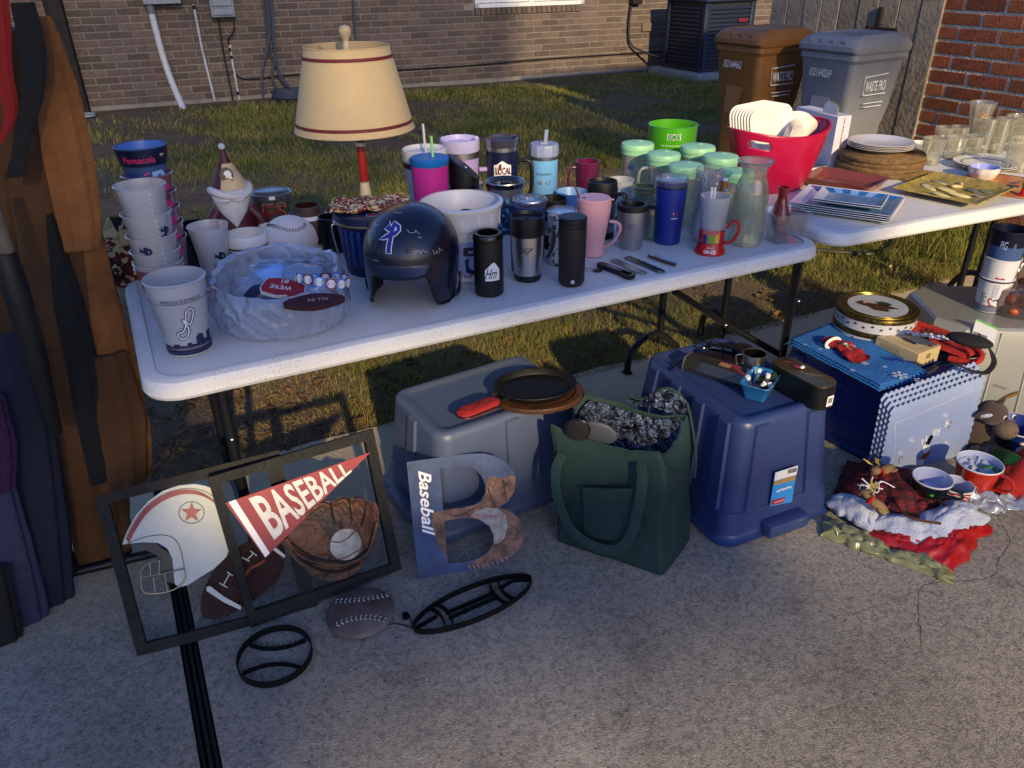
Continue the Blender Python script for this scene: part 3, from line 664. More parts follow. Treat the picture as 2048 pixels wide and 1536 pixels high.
mesh('trunk', join(tube(smooth([(0,0,-.2),(.05,0,1.5),(0,.05,3.2),(.1,0,6.2),(0,0,11)], 6), [.34-.009*i for i in range(25)], 14), *lb), M_bark, tree)

# ================================================================ folding tables
M_tab = mat('table_plastic', 'dcdad6', .42, var=(5,.08), bump=(420,.22,.004)); M_leg = mat('leg_steel', '191b22', .42, .5, var=(12,.2)); M_steel = mat('brushed_steel', 'a8a8aa', .25, 1.0, var=(20,.15))
def speck(m, sc=900, thr=.30):
    nt = m.node_tree; N = nt.nodes; L = nt.links; b = N['Principled BSDF']; src = b.inputs['Base Color'].links[0].from_socket
    tc = N.new('ShaderNodeTexCoord'); q = N.new('ShaderNodeTexNoise'); q.inputs['Scale'].default_value = sc; q.inputs['Detail'].default_value = 2; L.new(tc.outputs['Object'], q.inputs['Vector'])
    q2 = N.new('ShaderNodeTexNoise'); q2.inputs['Scale'].default_value = 3.5; q2.inputs['Detail'].default_value = 3; L.new(tc.outputs['Object'], q2.inputs['Vector'])
    mu = N.new('ShaderNodeMath'); mu.operation = 'MULTIPLY_ADD'; mu.inputs[1].default_value = .25; L.new(q2.outputs[0], mu.inputs[0]); L.new(q.outputs[0], mu.inputs[2])
    r = N.new('ShaderNodeValToRGB'); r.color_ramp.elements[0].position = thr+.13; r.color_ramp.elements[1].position = thr+.17; r.color_ramp.elements[0].color = (.25,.22,.2,1); r.color_ramp.elements[1].color = (1,1,1,1)
    L.new(mu.outputs[0], r.inputs[0]); mx = N.new('ShaderNodeMix'); mx.data_type = 'RGBA'; mx.blend_type = 'MULTIPLY'; mx.inputs[0].default_value = .8; L.new(src, mx.inputs[6]); L.new(r.outputs[0], mx.inputs[7]); L.new(mx.outputs[2], b.inputs['Base Color'])
speck(M_tab, 520, .33)
def tabletop(L_, D_, parent):
    ls = []
    for ins, z, r in ((.02,-.045,.07), (.004,-.042,.08), (0,-.034,.085), (.003,-.014,.085), (.010,-.004,.08), (.020,0,.078), (.034,-.0003,.068), (.037,-.006,.065), (.060,-.0062,.06)):
        ls.append(rr(L_-2*ins, D_-2*ins, r, z, n=8))
    return mesh('tabletop', loft(ls), M_tab, parent, ang=24)
tl = W(330,808,.70); tr_ = W(1600,525,.70); az1 = math.atan2(tr_.y-tl.y, tr_.x-tl.x)
lft = W(286,788,.715); rgt = W(1633,494,.715)
ux1 = Vector((math.cos(az1), math.sin(az1), 0)); uy1 = Vector((-ux1.y, ux1.x, 0))
near = (tl-lft).dot(uy1); o1 = Vector((lft.x, lft.y, 0)); L1 = (rgt-lft).dot(ux1)
o1 = o1+uy1*((Vector((tl.x,tl.y,0))-o1).dot(uy1))-ux1*.0
T1 = thing('folding_table', 'long white plastic folding table crowded with cups, nearer one', 'table', o1+ux1*L1/2+uy1*.38, az1, 'white folding tables')
tt = tabletop(L1, .76, T1); tt.location.z = TH
def L1c(p): # world to table-1 local
    d = Vector(p)-Vector((T1.location.x, T1.location.y, 0)); return Vector((d.dot(ux1), d.dot(uy1), p[2]))
def leg(pts, r=.0145, name='leg', par=T1, sm=5, m=M_leg): return mesh(name, tube(smooth([L1c(p) for p in pts], sm) if sm else [L1c(p) for p in pts], r, 12), m, par)
# left frame
a = W(455,870,.45); a = Vector((a.x, a.y+.02, .69))
leg([a, Vector((a.x, a.y, .012))], sm=0); a2 = a+uy1*.46; leg([a2, Vector((a2.x, a2.y, 0))], sm=0)
leg([a+uy1*.23+Vector((0,0,-.03)), a+uy1*.12+Vector((.01,0,-.16)), a+Vector((0,0,-.26))], .009, 'brace', sm=5)
leg([a-uy1*.03-Vector((0,0,.01)), a2+uy1*.04-Vector((0,0,.01))], .0145, 'cross_tube', sm=0); leg([a-Vector((0,0,.62)), a2-Vector((0,0,.62))], .0125, 'cross_tube', sm=0)
# right frame
nr = W(1598,520,.69); nb = W(1564,712,.12); rD = leg([nr, Vector((nb.x, nb.y, .10)), Vector((nb.x, nb.y, 0))], sm=0)
fb = W(1440,690,.06); fbp = Vector((fb.x, fb.y, 0)); leg([Vector((fb.x,fb.y,.69))+ux1*.0, fb, fbp], sm=0)
leg([W(1350,583,.50), W(1441,642,.28), W(1565,712,.13)], .013, 'crossbar', sm=0)
leg([fb+Vector((0,0,.08)), fb+Vector((0,0,.17))-ux1*.05, W(1400,690,0)+Vector((0,0,.13)), W(1400,690,0)], .014, 'foot', sm=6)
A3 = W(1318,692,.05); leg([Vector((A3.x,A3.y,.69))-ux1*.0, A3+Vector((0,0,.02))], name='leg', sm=0)
f1 = W(1254,746,0); leg([A3+ux1*.10+Vector((0,0,-.03)), A3+Vector((0,0,.06)), A3.lerp(f1,.55)+Vector((0,0,.10)), f1+Vector((0,0,.08))+ux1*.01, f1], .014, 'foot', sm=6)
for p in (f1, W(1400,690,0)): mesh('foot_cap', box(.035, .035, .008, (0,0,.004), .002), M_rub, T1, loc=L1c(p))
for p in (Vector((a.x, a.y, .43)), W(1447,648,.27), W(1592,600,.45)): mesh('rivet', sph(.008, n=10, m_=6), M_steel, T1, loc=L1c(p)-Vector((0,.012,0)))
# second table
p0 = W(1600,481,.70); q0, q1 = W(1720,490,.697), W(2048,431,.697); az2 = math.atan2(q1.y-q0.y, q1.x-q0.x); ux2 = Vector((math.cos(az2), math.sin(az2), 0)); uy2 = Vector((-ux2.y, ux2.x, 0))
o2_ = Vector((q0.x, q0.y, 0)); left_ = (W(1583,455,.715)-o2_).dot(ux2); o2_ = o2_+ux2*left_
T2 = thing('folding_table', 'second white folding table holding plates and glassware in front of the red brick wall', 'table', o2_+ux2*.915+uy2*.38, az2, 'white folding tables')
tabletop(1.83, .76, T2).location.z = TH
def L2c(p): d = Vector(p)-Vector((T2.location.x, T2.location.y, 0)); return Vector((d.dot(ux2), d.dot(uy2), p[2]))
for s in (-1, 1):
    xs = .6 if s > 0 else L2c(W(1985,560,.16)).x+.06
    for y_ in (-.24, .24): mesh('leg', tube([(xs, y_, .7), (xs, y_, 0)], .0145, 12), M_leg, T2)
    mesh('cross_tube', tube([(xs, -.26, .69), (xs, .26, .69)], .0145, 12), M_leg, T2)
f3 = W(1894,588,0); g3 = W(1985,560,.16)
mesh('foot', tube(smooth([L2c(q) for q in (f3, f3+Vector((.01,.0,.06)), f3.lerp(g3,.4)+Vector((0,0,.085)), g3+Vector((0,0,.0)), g3+ux2*.12+Vector((0,0,-.04)))], 6), .0145, 12), M_leg, T2)
mesh('foot_cap', box(.035,.035,.008,(0,0,.004)), M_rub, T2, loc=L2c(f3))
TT = TH-.005
# ================================================================ vessels
class Cup:
    "size and place of an upright vessel, read from the photograph's proportions"
    def __init__(s, px, pyf, wb, pyt, wt, z0=None, dz=0):
        z0 = TT if z0 is None else z0
        s.C, s.rb = spot(px, pyf, wb, z0); s.h = hgt(s.C, pyt); top = s.C+Vector((0,0,s.h)); s.rt = wt/2*PX(top)[2]/F_PX; s.a = math.atan2(-s.C.y, -s.C.x)
    def thing(s, name, label, cat, group=None): s.t = thing(name, label, cat, s.C, 0, group); return s.t
    hb = None
    def r(s, z): return s.rb+(s.rt-s.rb)*(z/s.h if not s.hb else min(1, z/s.hb))
def rev(name, prof, m, parent, n=40, ang=38, **k): return mesh(name, lathe(prof, n), m, parent, ang, **k)
def handle(parent, m, phi, pts, r=.006, flat=None, name='handle', sm=6):
    c, s = math.cos(phi), math.sin(phi); P = [Vector((p[0]*c, p[0]*s, p[1])) for p in pts]
    return mesh(name, tube(smooth(P, sm), r, 10, flat=(-s, c, 0) if flat else None), m, parent)
def letter(parent, body, h, c, z, m, dx=0, wid=None, rot=0, name='lettering', rfn=None, off=.0008):
    g = text(body, h, (dx, 0), rot, wid); return mesh(name, wrap(g, rfn or c.r, c.a, z, off), m, parent, ang=0)
def marks(parent, c, z, wid, h, m, dx=0, n=7, rfn=None, off=.0012, name='faint_print'):
    "a worn line of print too small to read"
    r_ = random.Random(int(wid*1e4)+n); g = []; x = dx-wid/2
    for k in range(n): w_ = wid/n*r_.uniform(.45, .85); hh = h*r_.uniform(.7, 1); g.append(([(x,-hh/2,0),(x+w_,-hh/2,0),(x+w_*r_.uniform(.6,1),hh/2,0),(x+w_*r_.uniform(0,.3),hh/2,0)], [(0,1,2,3)])); x += wid/n
    g = join(*g); return mesh(name, wrap(g, rfn or c.r, c.a, z, off) if c else ([(v[0], v[1], z) for v in g[0]], g[1]), m, parent, ang=0)
def emblem(parent, poly, c, z, m, name='emblem', holes=(), rfn=None, off=.0008, dx=0):
    poly = dense([(x+dx, y) for x, y in poly], .004); g = slab(poly, 0, .0003, [dense([(x+dx, y) for x, y in h], .004) for h in holes])
    # triangles span too far on a small radius: split them
    bm = bmesh.new(); vv = [bm.verts.new(v) for v in g[0]]
    for f in g[1]:
        try: bm.faces.new([vv[i] for i in f])
        except ValueError: pass
    for _ in range(2):
        es = [e for e in bm.edges if e.calc_length() > .009]
        if es: bmesh.ops.subdivide_edges(bm, edges=es, cuts=1); bmesh.ops.triangulate(bm, faces=bm.faces[:])
    bm.verts.ensure_lookup_table(); bm.verts.index_update(); g = [tuple(v.co) for v in bm.verts], [tuple(v.index for v in f.verts) for f in bm.faces]; bm.free()
    return mesh(name, wrap(g, rfn or c.r, c.a, z, off), m, parent, ang=0)
K = mat('matt_black', '0d0c0e', .45, bump=(500,.05)); KB = mat('gloss_black', '0a0a0c', .2); WH = mat('white_plastic', 'dedcd8', .4, var=(12,.05)); WP = mat('print_white_gloss', 'e6e4e0', .5)
NAVY = mat('navy_plastic', '0f1838', .35); NV = mat('print_navy', '141c44', .5); STEEL = mat('stainless', 'c9c7c4', .30, 1.0); STEEL2 = mat('stainless_brushed', 'b9b4b0', .38, 1.0, var=(60,.12))
FROST = glassm('frosted_plastic', 'f2f2f8', .35, .52, 'f4f2ee', .25); CLEAR = glassm('clear_glass', 'eef2ee', .35); CLEARP = glassm('clear_plastic', 'f2f4f8', .35, .08, 'e8e8ee', .12)
PINK = mat('print_pink', 'e2337c', .5); MAR = mat('maroon', '4a0f1c', .6, var=(30,.3)); GOLDC = mat('cream_cloth', 'c9b183', .8, var=(50,.15)); GARN = mat('print_garnet', '7a1a24', .5)
def wahoo(c, parent, z, dx, s=1, m=NV, rfn=None):
    "the fish shaped letter P emblem: bat shaft, fish curling round it"
    bat = [(-.004,-.026),(.004,-.026),(.0035,-.02),(.0045,0),(.0055,.024),(.003,.028),(-.003,.028),(-.0045,.022),(-.0035,0),(-.004,-.02)]
    fish = [(-.022,-.008),(-.012,-.004),(-.002,.0),(.010,.006),(.016,.014),(.014,.022),(.006,.026),(.0,.022),(.008,.019),(.010,.014),(.004,.008),(-.006,.004),(-.014,.0)]
    tail = [(-.004,.018),(-.016,.028),(-.013,.019),(-.019,.014),(-.010,.013),(-.004,.010)]
    for p_, o in ((fish,.0012),(tail,.0012),(bat,.0009)):
        big = [(x*s*1.16+dx, y*s*1.1) for x, y in p_]
    allp = [[(x*s, y*s) for x, y in q] for q in (bat, fish, tail)]
    for q in allp: emblem(parent, q, c, z, m, dx=dx, rfn=rfn, off=.0011)
# ---- stack of pink and blue souvenir cups (rear)
def cupwall(rb, rt, h, t=.0016): return hollow(rb, rt, h, t, lip=.0018)
back = Cup(352, 592, 72, 289, 98); n_ = 6; ch = .15; offs = [max(.001+.012*i, hgt(back.C, y_)-ch) for i, y_ in enumerate((474,443,412,380,345,289))]
M_pinkcup = glassm('pink_clear_plastic', 'f3c9cf', .4, .45, 'c98a90', .2); M_blueprint = mat('print_blue', '22418f', .45); M_ltblue = mat('print_light_blue', '8fb7ea', .5); M_cupblue = mat('cup_inner_blue', '4c78c4', .4)
for i in range(n_):
    top_ = i == n_-1
    lab = ['bottom cup of the rear pink souvenir cup stack','second cup up in the rear pink souvenir cup stack','third cup up in the rear pink souvenir cup stack','fourth cup up in the rear pink souvenir cup stack','fifth cup of the rear stack, just under the navy topped one','souvenir cup with navy band and pink Pensacola script topping the rear stack'][i]
    c = Cup(352, 592, 72, 289, 98); c.rb, c.rt, c.h = .039, c.rt, ch
    t = thing('souvenir_cup', lab, 'cup', back.C+Vector((0,0,offs[i])), 0, 'rear stack of souvenir cups')
    rev('body', cupwall(.039, back.rt, ch), mat('blue_clear', '39507e', .3) if top_ else M_pinkcup, t)
    if top_:
        rev('navy_band', [(c.r(ch*.70)+.0008, ch*.70), (back.rt+.0012, ch-.004), (back.rt-.0005, ch-.004), (c.r(ch*.70), ch*.70)], NAVY, t)
        rev('lining', [(c.r(.02)-.003,.02),(back.rt-.0028, ch-.002),(back.rt-.0035, ch-.002),(c.r(.02)-.004,.02)], M_cupblue, t)
        letter(t, 'Pensacola', .016, c, ch*.82, PINK, wid=.078, dx=-.012, off=.0022); letter(t, 'TM', .007, c, ch*.86, WP, dx=.048, off=.0022)
        emblem(t, [(-.045,.03),(-.03,.028),(-.012,.01),(-.006,-.02),(-.012,-.03),(-.02,-.005),(-.034,.012),(-.048,.015)], c, ch*.42, M_blueprint, off=.0012)
        emblem(t, [(.012,-.03),(.012,.028),(.04,.03),(.05,.015),(.042,.0),(.028,-.004),(.028,-.03)], c, ch*.42, M_ltblue, holes=[[(.026,.008),(.034,.008),(.034,.02),(.026,.02)]], off=.0012)
        for k in range(5): emblem(t, [(-.006,-.02+.01*k),(.006,-.016+.01*k),(.006,-.019+.01*k),(-.006,-.023+.01*k)], c, ch*.45, PINK, off=.0013, name='stitch')
    else:
        emblem(t, [(-.03,.0),(-.01,.018),(.02,.012),(.034,-.006),(.01,-.014),(-.014,-.012)], c, ch*.8, PINK, off=.001, dx=.02)
# ---- front stack of frosted cups
fs = Cup(346, 645, 82, 367, 98); n_ = 6; ch = .135; fs.rb = .036; offs = [max(.001+.012*i, hgt(fs.C, y_)-ch) for i, y_ in enumerate((552,527,496,465,422,367))]
labs = ['bottom pink tinted frosted cup of the front stack, behind the big stadium cup','second frosted cup up in the front stack with pink lettering','third frosted cup up in the front stack','fourth frosted cup up in the front stack with a blue fish emblem','fifth frosted cup of the front stack with a small bat emblem','plain frosted baseball cup with stitch relief topping the front stack']
for i in range(n_):
    t = thing('frosted_cup', labs[i], 'cup', fs.C+Vector((0,0,offs[i])), 0, 'front stack of frosted cups'); c = Cup(346, 645, 82, 367, 98); c.rb, c.h = .036, ch
    rev('body', cupwall(.036, fs.rt, ch), M_pinkcup if i == 0 else FROST, t)
    if i == 4: wahoo(c, t, ch*.62, .034, .75)
    if i == 3: wahoo(c, t, ch*.66, -.022, .95)
    if i == 1: emblem(t, [(-.03,-.008),(.0,.006),(.034,-.004),(.034,.006),(0,.016),(-.03,.002)], c, ch*.75, PINK, name='lettering')
    if i == 0: emblem(t, [(-.02,-.01),(.0,.012),(.018,.01),(.02,-.008)], c, ch*.72, NV)
    for k in range(7): mesh('stitch', tube([(c.r(.04+.013*k)*math.cos(c.a+.35+s*.10), c.r(.04+.013*k)*math.sin(c.a+.35+s*.10), .04+.013*k+abs(s)*.006) for s in (-1,-.2,0)], .0009, 4), WP, t)
# ---- big stadium cup at the near corner
c = Cup(385, 714, 82, 552, 117); t = c.thing('stadium_cup', 'white stadium cup with navy skyline and scripted emblem at the table corner', 'cup')
M_stad = glassm('milky_plastic', 'e4e6ee', .35, .82, 'eceae8', .3)
rev('body', hollow(c.rb, c.rt, c.h, .0016, lip=.003, mid=[(c.r(c.h*.80), c.h*.80), (c.r(c.h*.81)+.002, c.h*.81)]), M_stad, t, 48)
for za, zb in ((.035,.115),(.125,.135),(.745,.752)): rev('print_band', [(c.r(c.h*za)+.0007, c.h*za), (c.r(c.h*zb)+.0007, c.h*zb)], NV, t, 48)
letter(t, 'PENSACOLA BLUE WAHOOS', .0085, c, c.h*.785, NV, wid=.092, dx=.004)
def curve2(pts, w_, c_, par, z, m, dx=0, off=.001):
    P = smooth([(x, y, 0) for x, y in pts], 8); g = strip2([(p.x+dx, p.y) for p in P], w_); return mesh('emblem', wrap(g, c_.r, c_.a, z, off), m, par, ang=0)
pl = [(-.026,-.026),(-.018,-.033),(-.006,-.028),(.0,-.012),(-.004,.002),(-.008,.012),(-.002,.008),(.004,.0),(.012,.012),(.018,.03),(.012,.038),(.002,.03),(-.002,.014),(-.006,-.004),(-.014,-.016),(-.024,-.018),(-.026,-.026)]
curve2(pl, .0068, c, t, c.h*.46, NV, dx=.006); curve2(pl, .0030, c, t, c.h*.46, WP, dx=.006, off=.0015)
sky_ = [(-.06,.0),(.06,0),(.06,.028),(.046,.026),(.046,.012),(.036,.012),(.036,.026),(.026,.03),(.018,.024),(.016,.006),(.006,.008),(.006,.012),(-.004,.012),(-.004,.006),(-.02,.006),(-.022,.01),(-.034,.01),(-.036,.004),(-.06,.006)]
emblem(t, sky_, c, c.h*.14, NV, name='skyline', off=.0009)
# ---- flared frosted glass with fish emblem
c = Cup(440, 574, 58, 450, 80); t = c.thing('frosted_glass', 'tall flared frosted glass with blue fish emblem beside the plastic bag', 'glass')
pf = [(c.rb*.96, c.h*.25), (c.rb*1.02, c.h*.5), (c.rb*1.15, c.h*.75), (c.rt*.95, c.h*.93)]
rev('body', hollow(c.rb, c.rt, c.h, .002, mid=pf), FROST, t)
def rg(z): return np.interp(z, [0]+[p[1] for p in pf]+[c.h], [c.rb]+[p[0] for p in pf]+[c.rt])
wahoo(c, t, c.h*.42, .018, 1.05, rfn=rg)
t = Cup(405, 540, 60, 448, 66); t.thing('black_tumbler', 'plain black tumbler standing in shadow behind the frosted glasses', 'tumbler'); rev('body', hollow(t.rb, t.rt, t.h, .002), KB, t.t)
# ---- pennant bowl
c = Cup(506, 556, 64, 466, 80); t = c.thing('ceramic_mug', 'white mug with maroon pennants and black rim line behind the bag', 'mug')
rev('body', hollow(c.rb, c.rt, c.h, .004, mid=[(c.rb*1.05, c.h*.3), (c.rt*.97, c.h*.74), (c.rt*1.05, c.h*.77), (c.rt*1.05, c.h*.95)]), WH, t)
rev('rim_line', [(c.rt*.975+.001, c.h*.70), (c.rt*.98+.001, c.h*.735)], KB, t)
for k in (-2,-1,0,1,2): emblem(t, [(-.018,.03),(.018,.03),(.0,-.03)], c, c.h*.38, GARN if k % 2 else mat('print_tan', 'b9a98c', .5), name='pennant', dx=k*.038, rfn=lambda z: c.rb+(c.rt*.97-c.rb)*min(1, z/(c.h*.74)))
emblem(t, disk(.0085), c, c.h*.48, KB, dx=.0, rfn=lambda z: c.rb+(c.rt*.97-c.rb)*min(1, z/(c.h*.74)), off=.0014)
# ---- garden gnome
c = Cup(480, 482, 96, 290, 20); t = c.thing('gnome', 'white bearded gnome figurine in maroon and cream pointed hat', 'figurine'); H = c.h; M_cream = mat('cream_resin', 'cdb58a', .6, var=(20,.12)); M_gm_ = mat('maroon_resin', '4a1220', .5); M_beard = mat('beard_white', 'c9c8c8', .7, bump=(60,.4)); M_skin = mat('resin_skin', 'c08a66', .6)
t.rotation_euler = (0, 0, c.a+math.pi/2)
def lean(g, k=.0): return [(v[0]-(max(v[2]-H*.45, 0)**1.5)*.04, v[1], v[2]) for v in g[0]], g[1]
mesh('coat', lathe([(0,0),(H*.25,0),(H*.26,H*.05),(H*.22,H*.2),(H*.17,H*.32),(0,H*.36)], 28), M_gm_, t)
for s in (-1, 1): mesh('arm', tube(smooth([(s*H*.17,-.01,H*.30),(s*H*.26,-.02,H*.18),(s*H*.28,-.035,H*.10)],5), [.02]*11, 10), M_gm_, t); mesh('cuff', sph(.021, (s*H*.285,-.037,H*.085)), M_beard, t)
g_b = lean(xf(lathe([(0,-.34),(.10,-.25),(.32,-.08),(.46,.12),(.47,.25),(.40,.34),(0,.36)], 44, fn=lambda a, z: 1+.045*math.sin(a*22+z*8)), (0,-H*.11,H*.35), (rad(-4),0,0), (H*.42,H*.36,H*.56))); mesh('beard', ([(v[0], v[1]-max(0, H*.40-v[2])*.75, v[2]) for v in g_b[0]], g_b[1]), M_beard, t)
mesh('moustache', join(*[lean(sph(1, (s*H*.065,-H*.255,H*.455), 14, 8, (H*.075,H*.03,H*.022))) for s in (-1,1)]), M_beard, t)
mesh('nose', sph(H*.028, (0,-H*.235,H*.49), 14, 10), M_skin, t); mesh('face', sph(1, (0,-H*.06,H*.47), 18, 10, (H*.15,H*.13,H*.05)), M_skin, t)
def hatr(z): return H*(.20*(1-z)**1.3+.020)
mesh('hat', lean(lathe([(hatr(k/14)*1.0, H*(.53+.44*k/14)) for k in range(10)], 30)), M_cream, t)
mesh('hat_tip', lean(lathe([(hatr(k/14)*1.002, H*(.53+.44*k/14)) for k in range(9, 15)]+[(0,H*.975)], 30)), M_gm_, t)
bl_ = [v for v in lathe([(hatr(k/14)*1.012, H*(.53+.44*k/14)) for k in range(10)], 30)[0]]
g = grid(lambda a, b: (lambda an, k: (hatr(k)*1.02*math.cos(an), hatr(k)*1.02*math.sin(an), H*(.53+.44*k)))(rad(110+130*a), .66*b), 10, 10); mesh('hat_back', lean(g), M_gm_, t)
mesh('brim', lean(xf(tube(smooth([(H*.205*math.cos(a), H*.20*math.sin(a)-.004, .012*math.sin(2*a+1)-.01*abs(math.cos(a))) for a in np.linspace(0, 2*math.pi, 14)[:-1]], 4, True), H*.043, 10, True), (0,-.01,H*.535))), M_beard, t)
mesh('pompom', lean(sph(H*.036, (0,0,H*.985), 14, 10)), M_beard, t)
em = xf(flatp(disk(H*.072, n=28, sy=1.2)), (-.003, 0, 0)); mesh('emblem', xf(em, (0,-H*.126,H*.70), (rad(72),0,0)), K, t, ang=0)
mesh('emblem', xf(flatp([(-.008,.012),(.004,.016),(.012,.006),(.010,-.004),(.014,-.012),(.002,-.010),(-.006,-.018),(-.004,-.002),(-.012,.004)]), (0,-H*.130,H*.70), (rad(72),0,0)), WP, t, ang=0)
mesh('emblem', xf(flatp([(-.014,-.012),(.016,-.02),(.012,-.014),(-.010,-.006)]), (0,-H*.133,H*.70), (rad(72),0,0)), GARN, t, ang=0)
# ---- lidded maroon tumbler
c = Cup(554, 458, 50, 383, 78); t = c.thing('lidded_tumbler', 'clear double wall tumbler with maroon FS lettering and clear lid', 'tumbler')
rev('inner', hollow(c.rb-.003, c.rt-.004, c.h*.9, .002, z0=.006), mat('maroon_inner', '2a0c14', .5), t); rev('shell', hollow(c.rb, c.rt, c.h*.93, .0015), CLEARP, t)
rev('lid', [(c.rt+.002, c.h*.9), (c.rt+.003, c.h*1.0), (c.rt-.002, c.h*1.02), (c.rt-.005, c.h*.98), (0, c.h*.95)], CLEARP, t); mesh('lid_tab', box(.02,.006,.012,(0,0,0),.002), WH, t, loc=((c.rt+.003)*math.cos(c.a), (c.rt+.003)*math.sin(c.a), c.h*.95), rot=(0,0,c.a+math.pi/2))
letter(t, 'FS', c.h*.62, c, c.h*.48, mat('print_cream', 'cbb890', .5), off=.0012, dx=.004); letter(t, 'FS', c.h*.58, c, c.h*.48, GARN, off=.0018, dx=.004)
# ---- football shaped holder
c = Cup(624, 492, 66, 410, 52); t = c.thing('football_cup', 'brown football shaped cup with one white band', 'cup'); M_fb = mat('football_brown', '3a2018', .45, bump=(400,.3)); H = c.h; R_ = c.rb*1.4
pf = [(c.rb*1.0,0),(c.rb*1.22,H*.2),(R_,H*.45),(R_*.96,H*.62),(c.rt*1.12,H*.88),(c.rt,H)]
rev('body', [(0,0)]+pf+[(c.rt-.005,H),(R_*.85,H*.6),(c.rb*.8,.01),(0,.01)], M_fb, t, 44)
rb_ = lambda z: np.interp(z, [p[1] for p in pf], [p[0] for p in pf]); rev('stripe', [(rb_(H*.70)+.0008,H*.70),(rb_(H*.745)+.0012,H*.745),(rb_(H*.79)+.0008,H*.79)], WH, t, 44)
emblem(t, disk(.012), c, H*.22, WP, rfn=rb_, holes=[disk(.0095)], dx=-.012)
# ---- baseball plush behind bag
C, r_s = spot(590, 545, 108, TT); t = thing('baseball_plush', 'large white baseball shaped plush with dark stitches behind the bag', 'plush toy', (C.x, C.y, TT)); M_bb = mat('plush_white', 'c9c4c6', .8, var=(16,.1), sheen=.3)
mesh('ball', sph(r_s, (0,0,r_s*.88), 30, 18, (1,1,.9)), M_bb, t)
st = []
for k in range(22):
    a = rad(-165+7.2*k); ph_ = rad(46+6*math.sin(k*.3)); cc, ss = math.cos(a), math.sin(a); q = Vector((cc*math.cos(ph_), ss*math.cos(ph_), math.sin(ph_)))*r_s*1.005; q2 = Vector((math.cos(a+.05)*math.cos(ph_+.07), math.sin(a+.05)*math.cos(ph_+.07), math.sin(ph_+.07)))*r_s*1.005; q3 = Vector((math.cos(a+.05)*math.cos(ph_-.07), math.sin(a+.05)*math.cos(ph_-.07), math.sin(ph_-.07)))*r_s*1.005
    for e in (q2, q3): st.append(tube([Vector((q.x,q.y,q.z*.9+r_s*.88)), Vector((e.x,e.y,e.z*.9+r_s*.88))], .0012, 4))
mesh('stitching', join(*st), mat('thread_dark', '332a3a', .7), t)
# ---- patterned patchwork bag at the table's left end
def patch(name, cols, sc=30):
    m = mat(name, cols[0], .85, bump=(35,.5)); nt = m.node_tree; N = nt.nodes; L = nt.links; b = N['Principled BSDF']; tc = N.new('ShaderNodeTexCoord')
    v = N.new('ShaderNodeTexVoronoi'); v.distance = 'CHEBYCHEV'; v.inputs['Scale'].default_value = sc; L.new(tc.outputs['Object'], v.inputs['Vector'])
    r = N.new('ShaderNodeValToRGB'); r.color_ramp.interpolation = 'CONSTANT'; e = r.color_ramp.elements; e[0].color = (*hexc(cols[0]),1); e[0].position = 0; e[1].position = 1/len(cols); e[1].color = (*hexc(cols[1]),1)
    for i, c_ in enumerate(cols[2:]): q = e.new((i+2)/len(cols)); q.color = (*hexc(c_),1)
    s_ = N.new('ShaderNodeSeparateColor'); L.new(v.outputs['Color'], s_.inputs[0]); L.new(s_.outputs[0], r.inputs[0])
    r2 = N.new('ShaderNodeValToRGB'); r2.color_ramp.elements[0].position = .40; r2.color_ramp.elements[1].position = .44; r2.color_ramp.elements[0].color = (1,1,1,1); r2.color_ramp.elements[1].color = (.25,.2,.15,1)
    L.new(v.outputs['Distance'], r2.inputs[0]); mx = N.new('ShaderNodeMix'); mx.data_type = 'RGBA'; mx.blend_type = 'MULTIPLY'; mx.inputs[0].default_value = .5; L.new(r.outputs[0], mx.inputs[6]); L.new(r2.outputs[0], mx.inputs[7])
    v3 = N.new('ShaderNodeTexNoise'); v3.inputs['Scale'].default_value = sc*2.6; v3.inputs['Detail'].default_value = 1; L.new(tc.outputs['Object'], v3.inputs['Vector'])
    r3 = N.new('ShaderNodeValToRGB'); r3.color_ramp.elements[0].position = .57; r3.color_ramp.elements[1].position = .59; r3.color_ramp.elements[0].color = (0,0,0,1); r3.color_ramp.elements[1].color = (1,1,1,1); L.new(v3.outputs[0], r3.inputs[0])
    mx2 = N.new('ShaderNodeMix'); mx2.data_type = 'RGBA'; mx2.inputs[7].default_value = (*hexc(cols[-1]),1); L.new(r3.outputs[0], mx2.inputs[0]); L.new(mx.outputs[2], mx2.inputs[6]); L.new(mx2.outputs[2], b.inputs['Base Color']); return m
M_quilt = patch('garnet_gold_fabric', ['6a141c','5c141c','6a1a20','1a0d10','6a1a20','c8b07c'], 20)
P = W(262, 585, TT-.03)+uy1*.03; t = thing('fabric_bag', 'maroon and gold football print cloth bag slumped at table left end', 'bag', P, 0)
def bagf(a, b):
    an = 2*math.pi*a; z = b*.21; r = .056*(1-.62*max(0, (b-.55)/.45)**1.3)*(1+.5*min(b*5,1)-.5)*(1+.13*math.sin(an*3+b*5)+.1*nz3(math.cos(an)*2, math.sin(an)*2, b*4)); r *= (b*8+.2) if b < .1 else 1
    return (r*math.cos(an)*1.05+.010*b, r*math.sin(an)*.8+.01*b, z)
o = mesh('body', grid(bagf, 36, 22, True), M_quilt, t, ang=0); o.data.shade_smooth()
for k, (s, x, z, ro) in enumerate([('SD',-.01,.165,.0),('SEMINOLES',.0,.142,-.12),('S',.02,.082,.1)]):
    mesh('lettering', xf(text(s, .018 if k != 1 else .011, (0,0), ro), (x,-.062 if k < 2 else -.066, z), (rad(78),0,.0)), mat('print_gold', 'cdb98c', .6), t, ang=0)
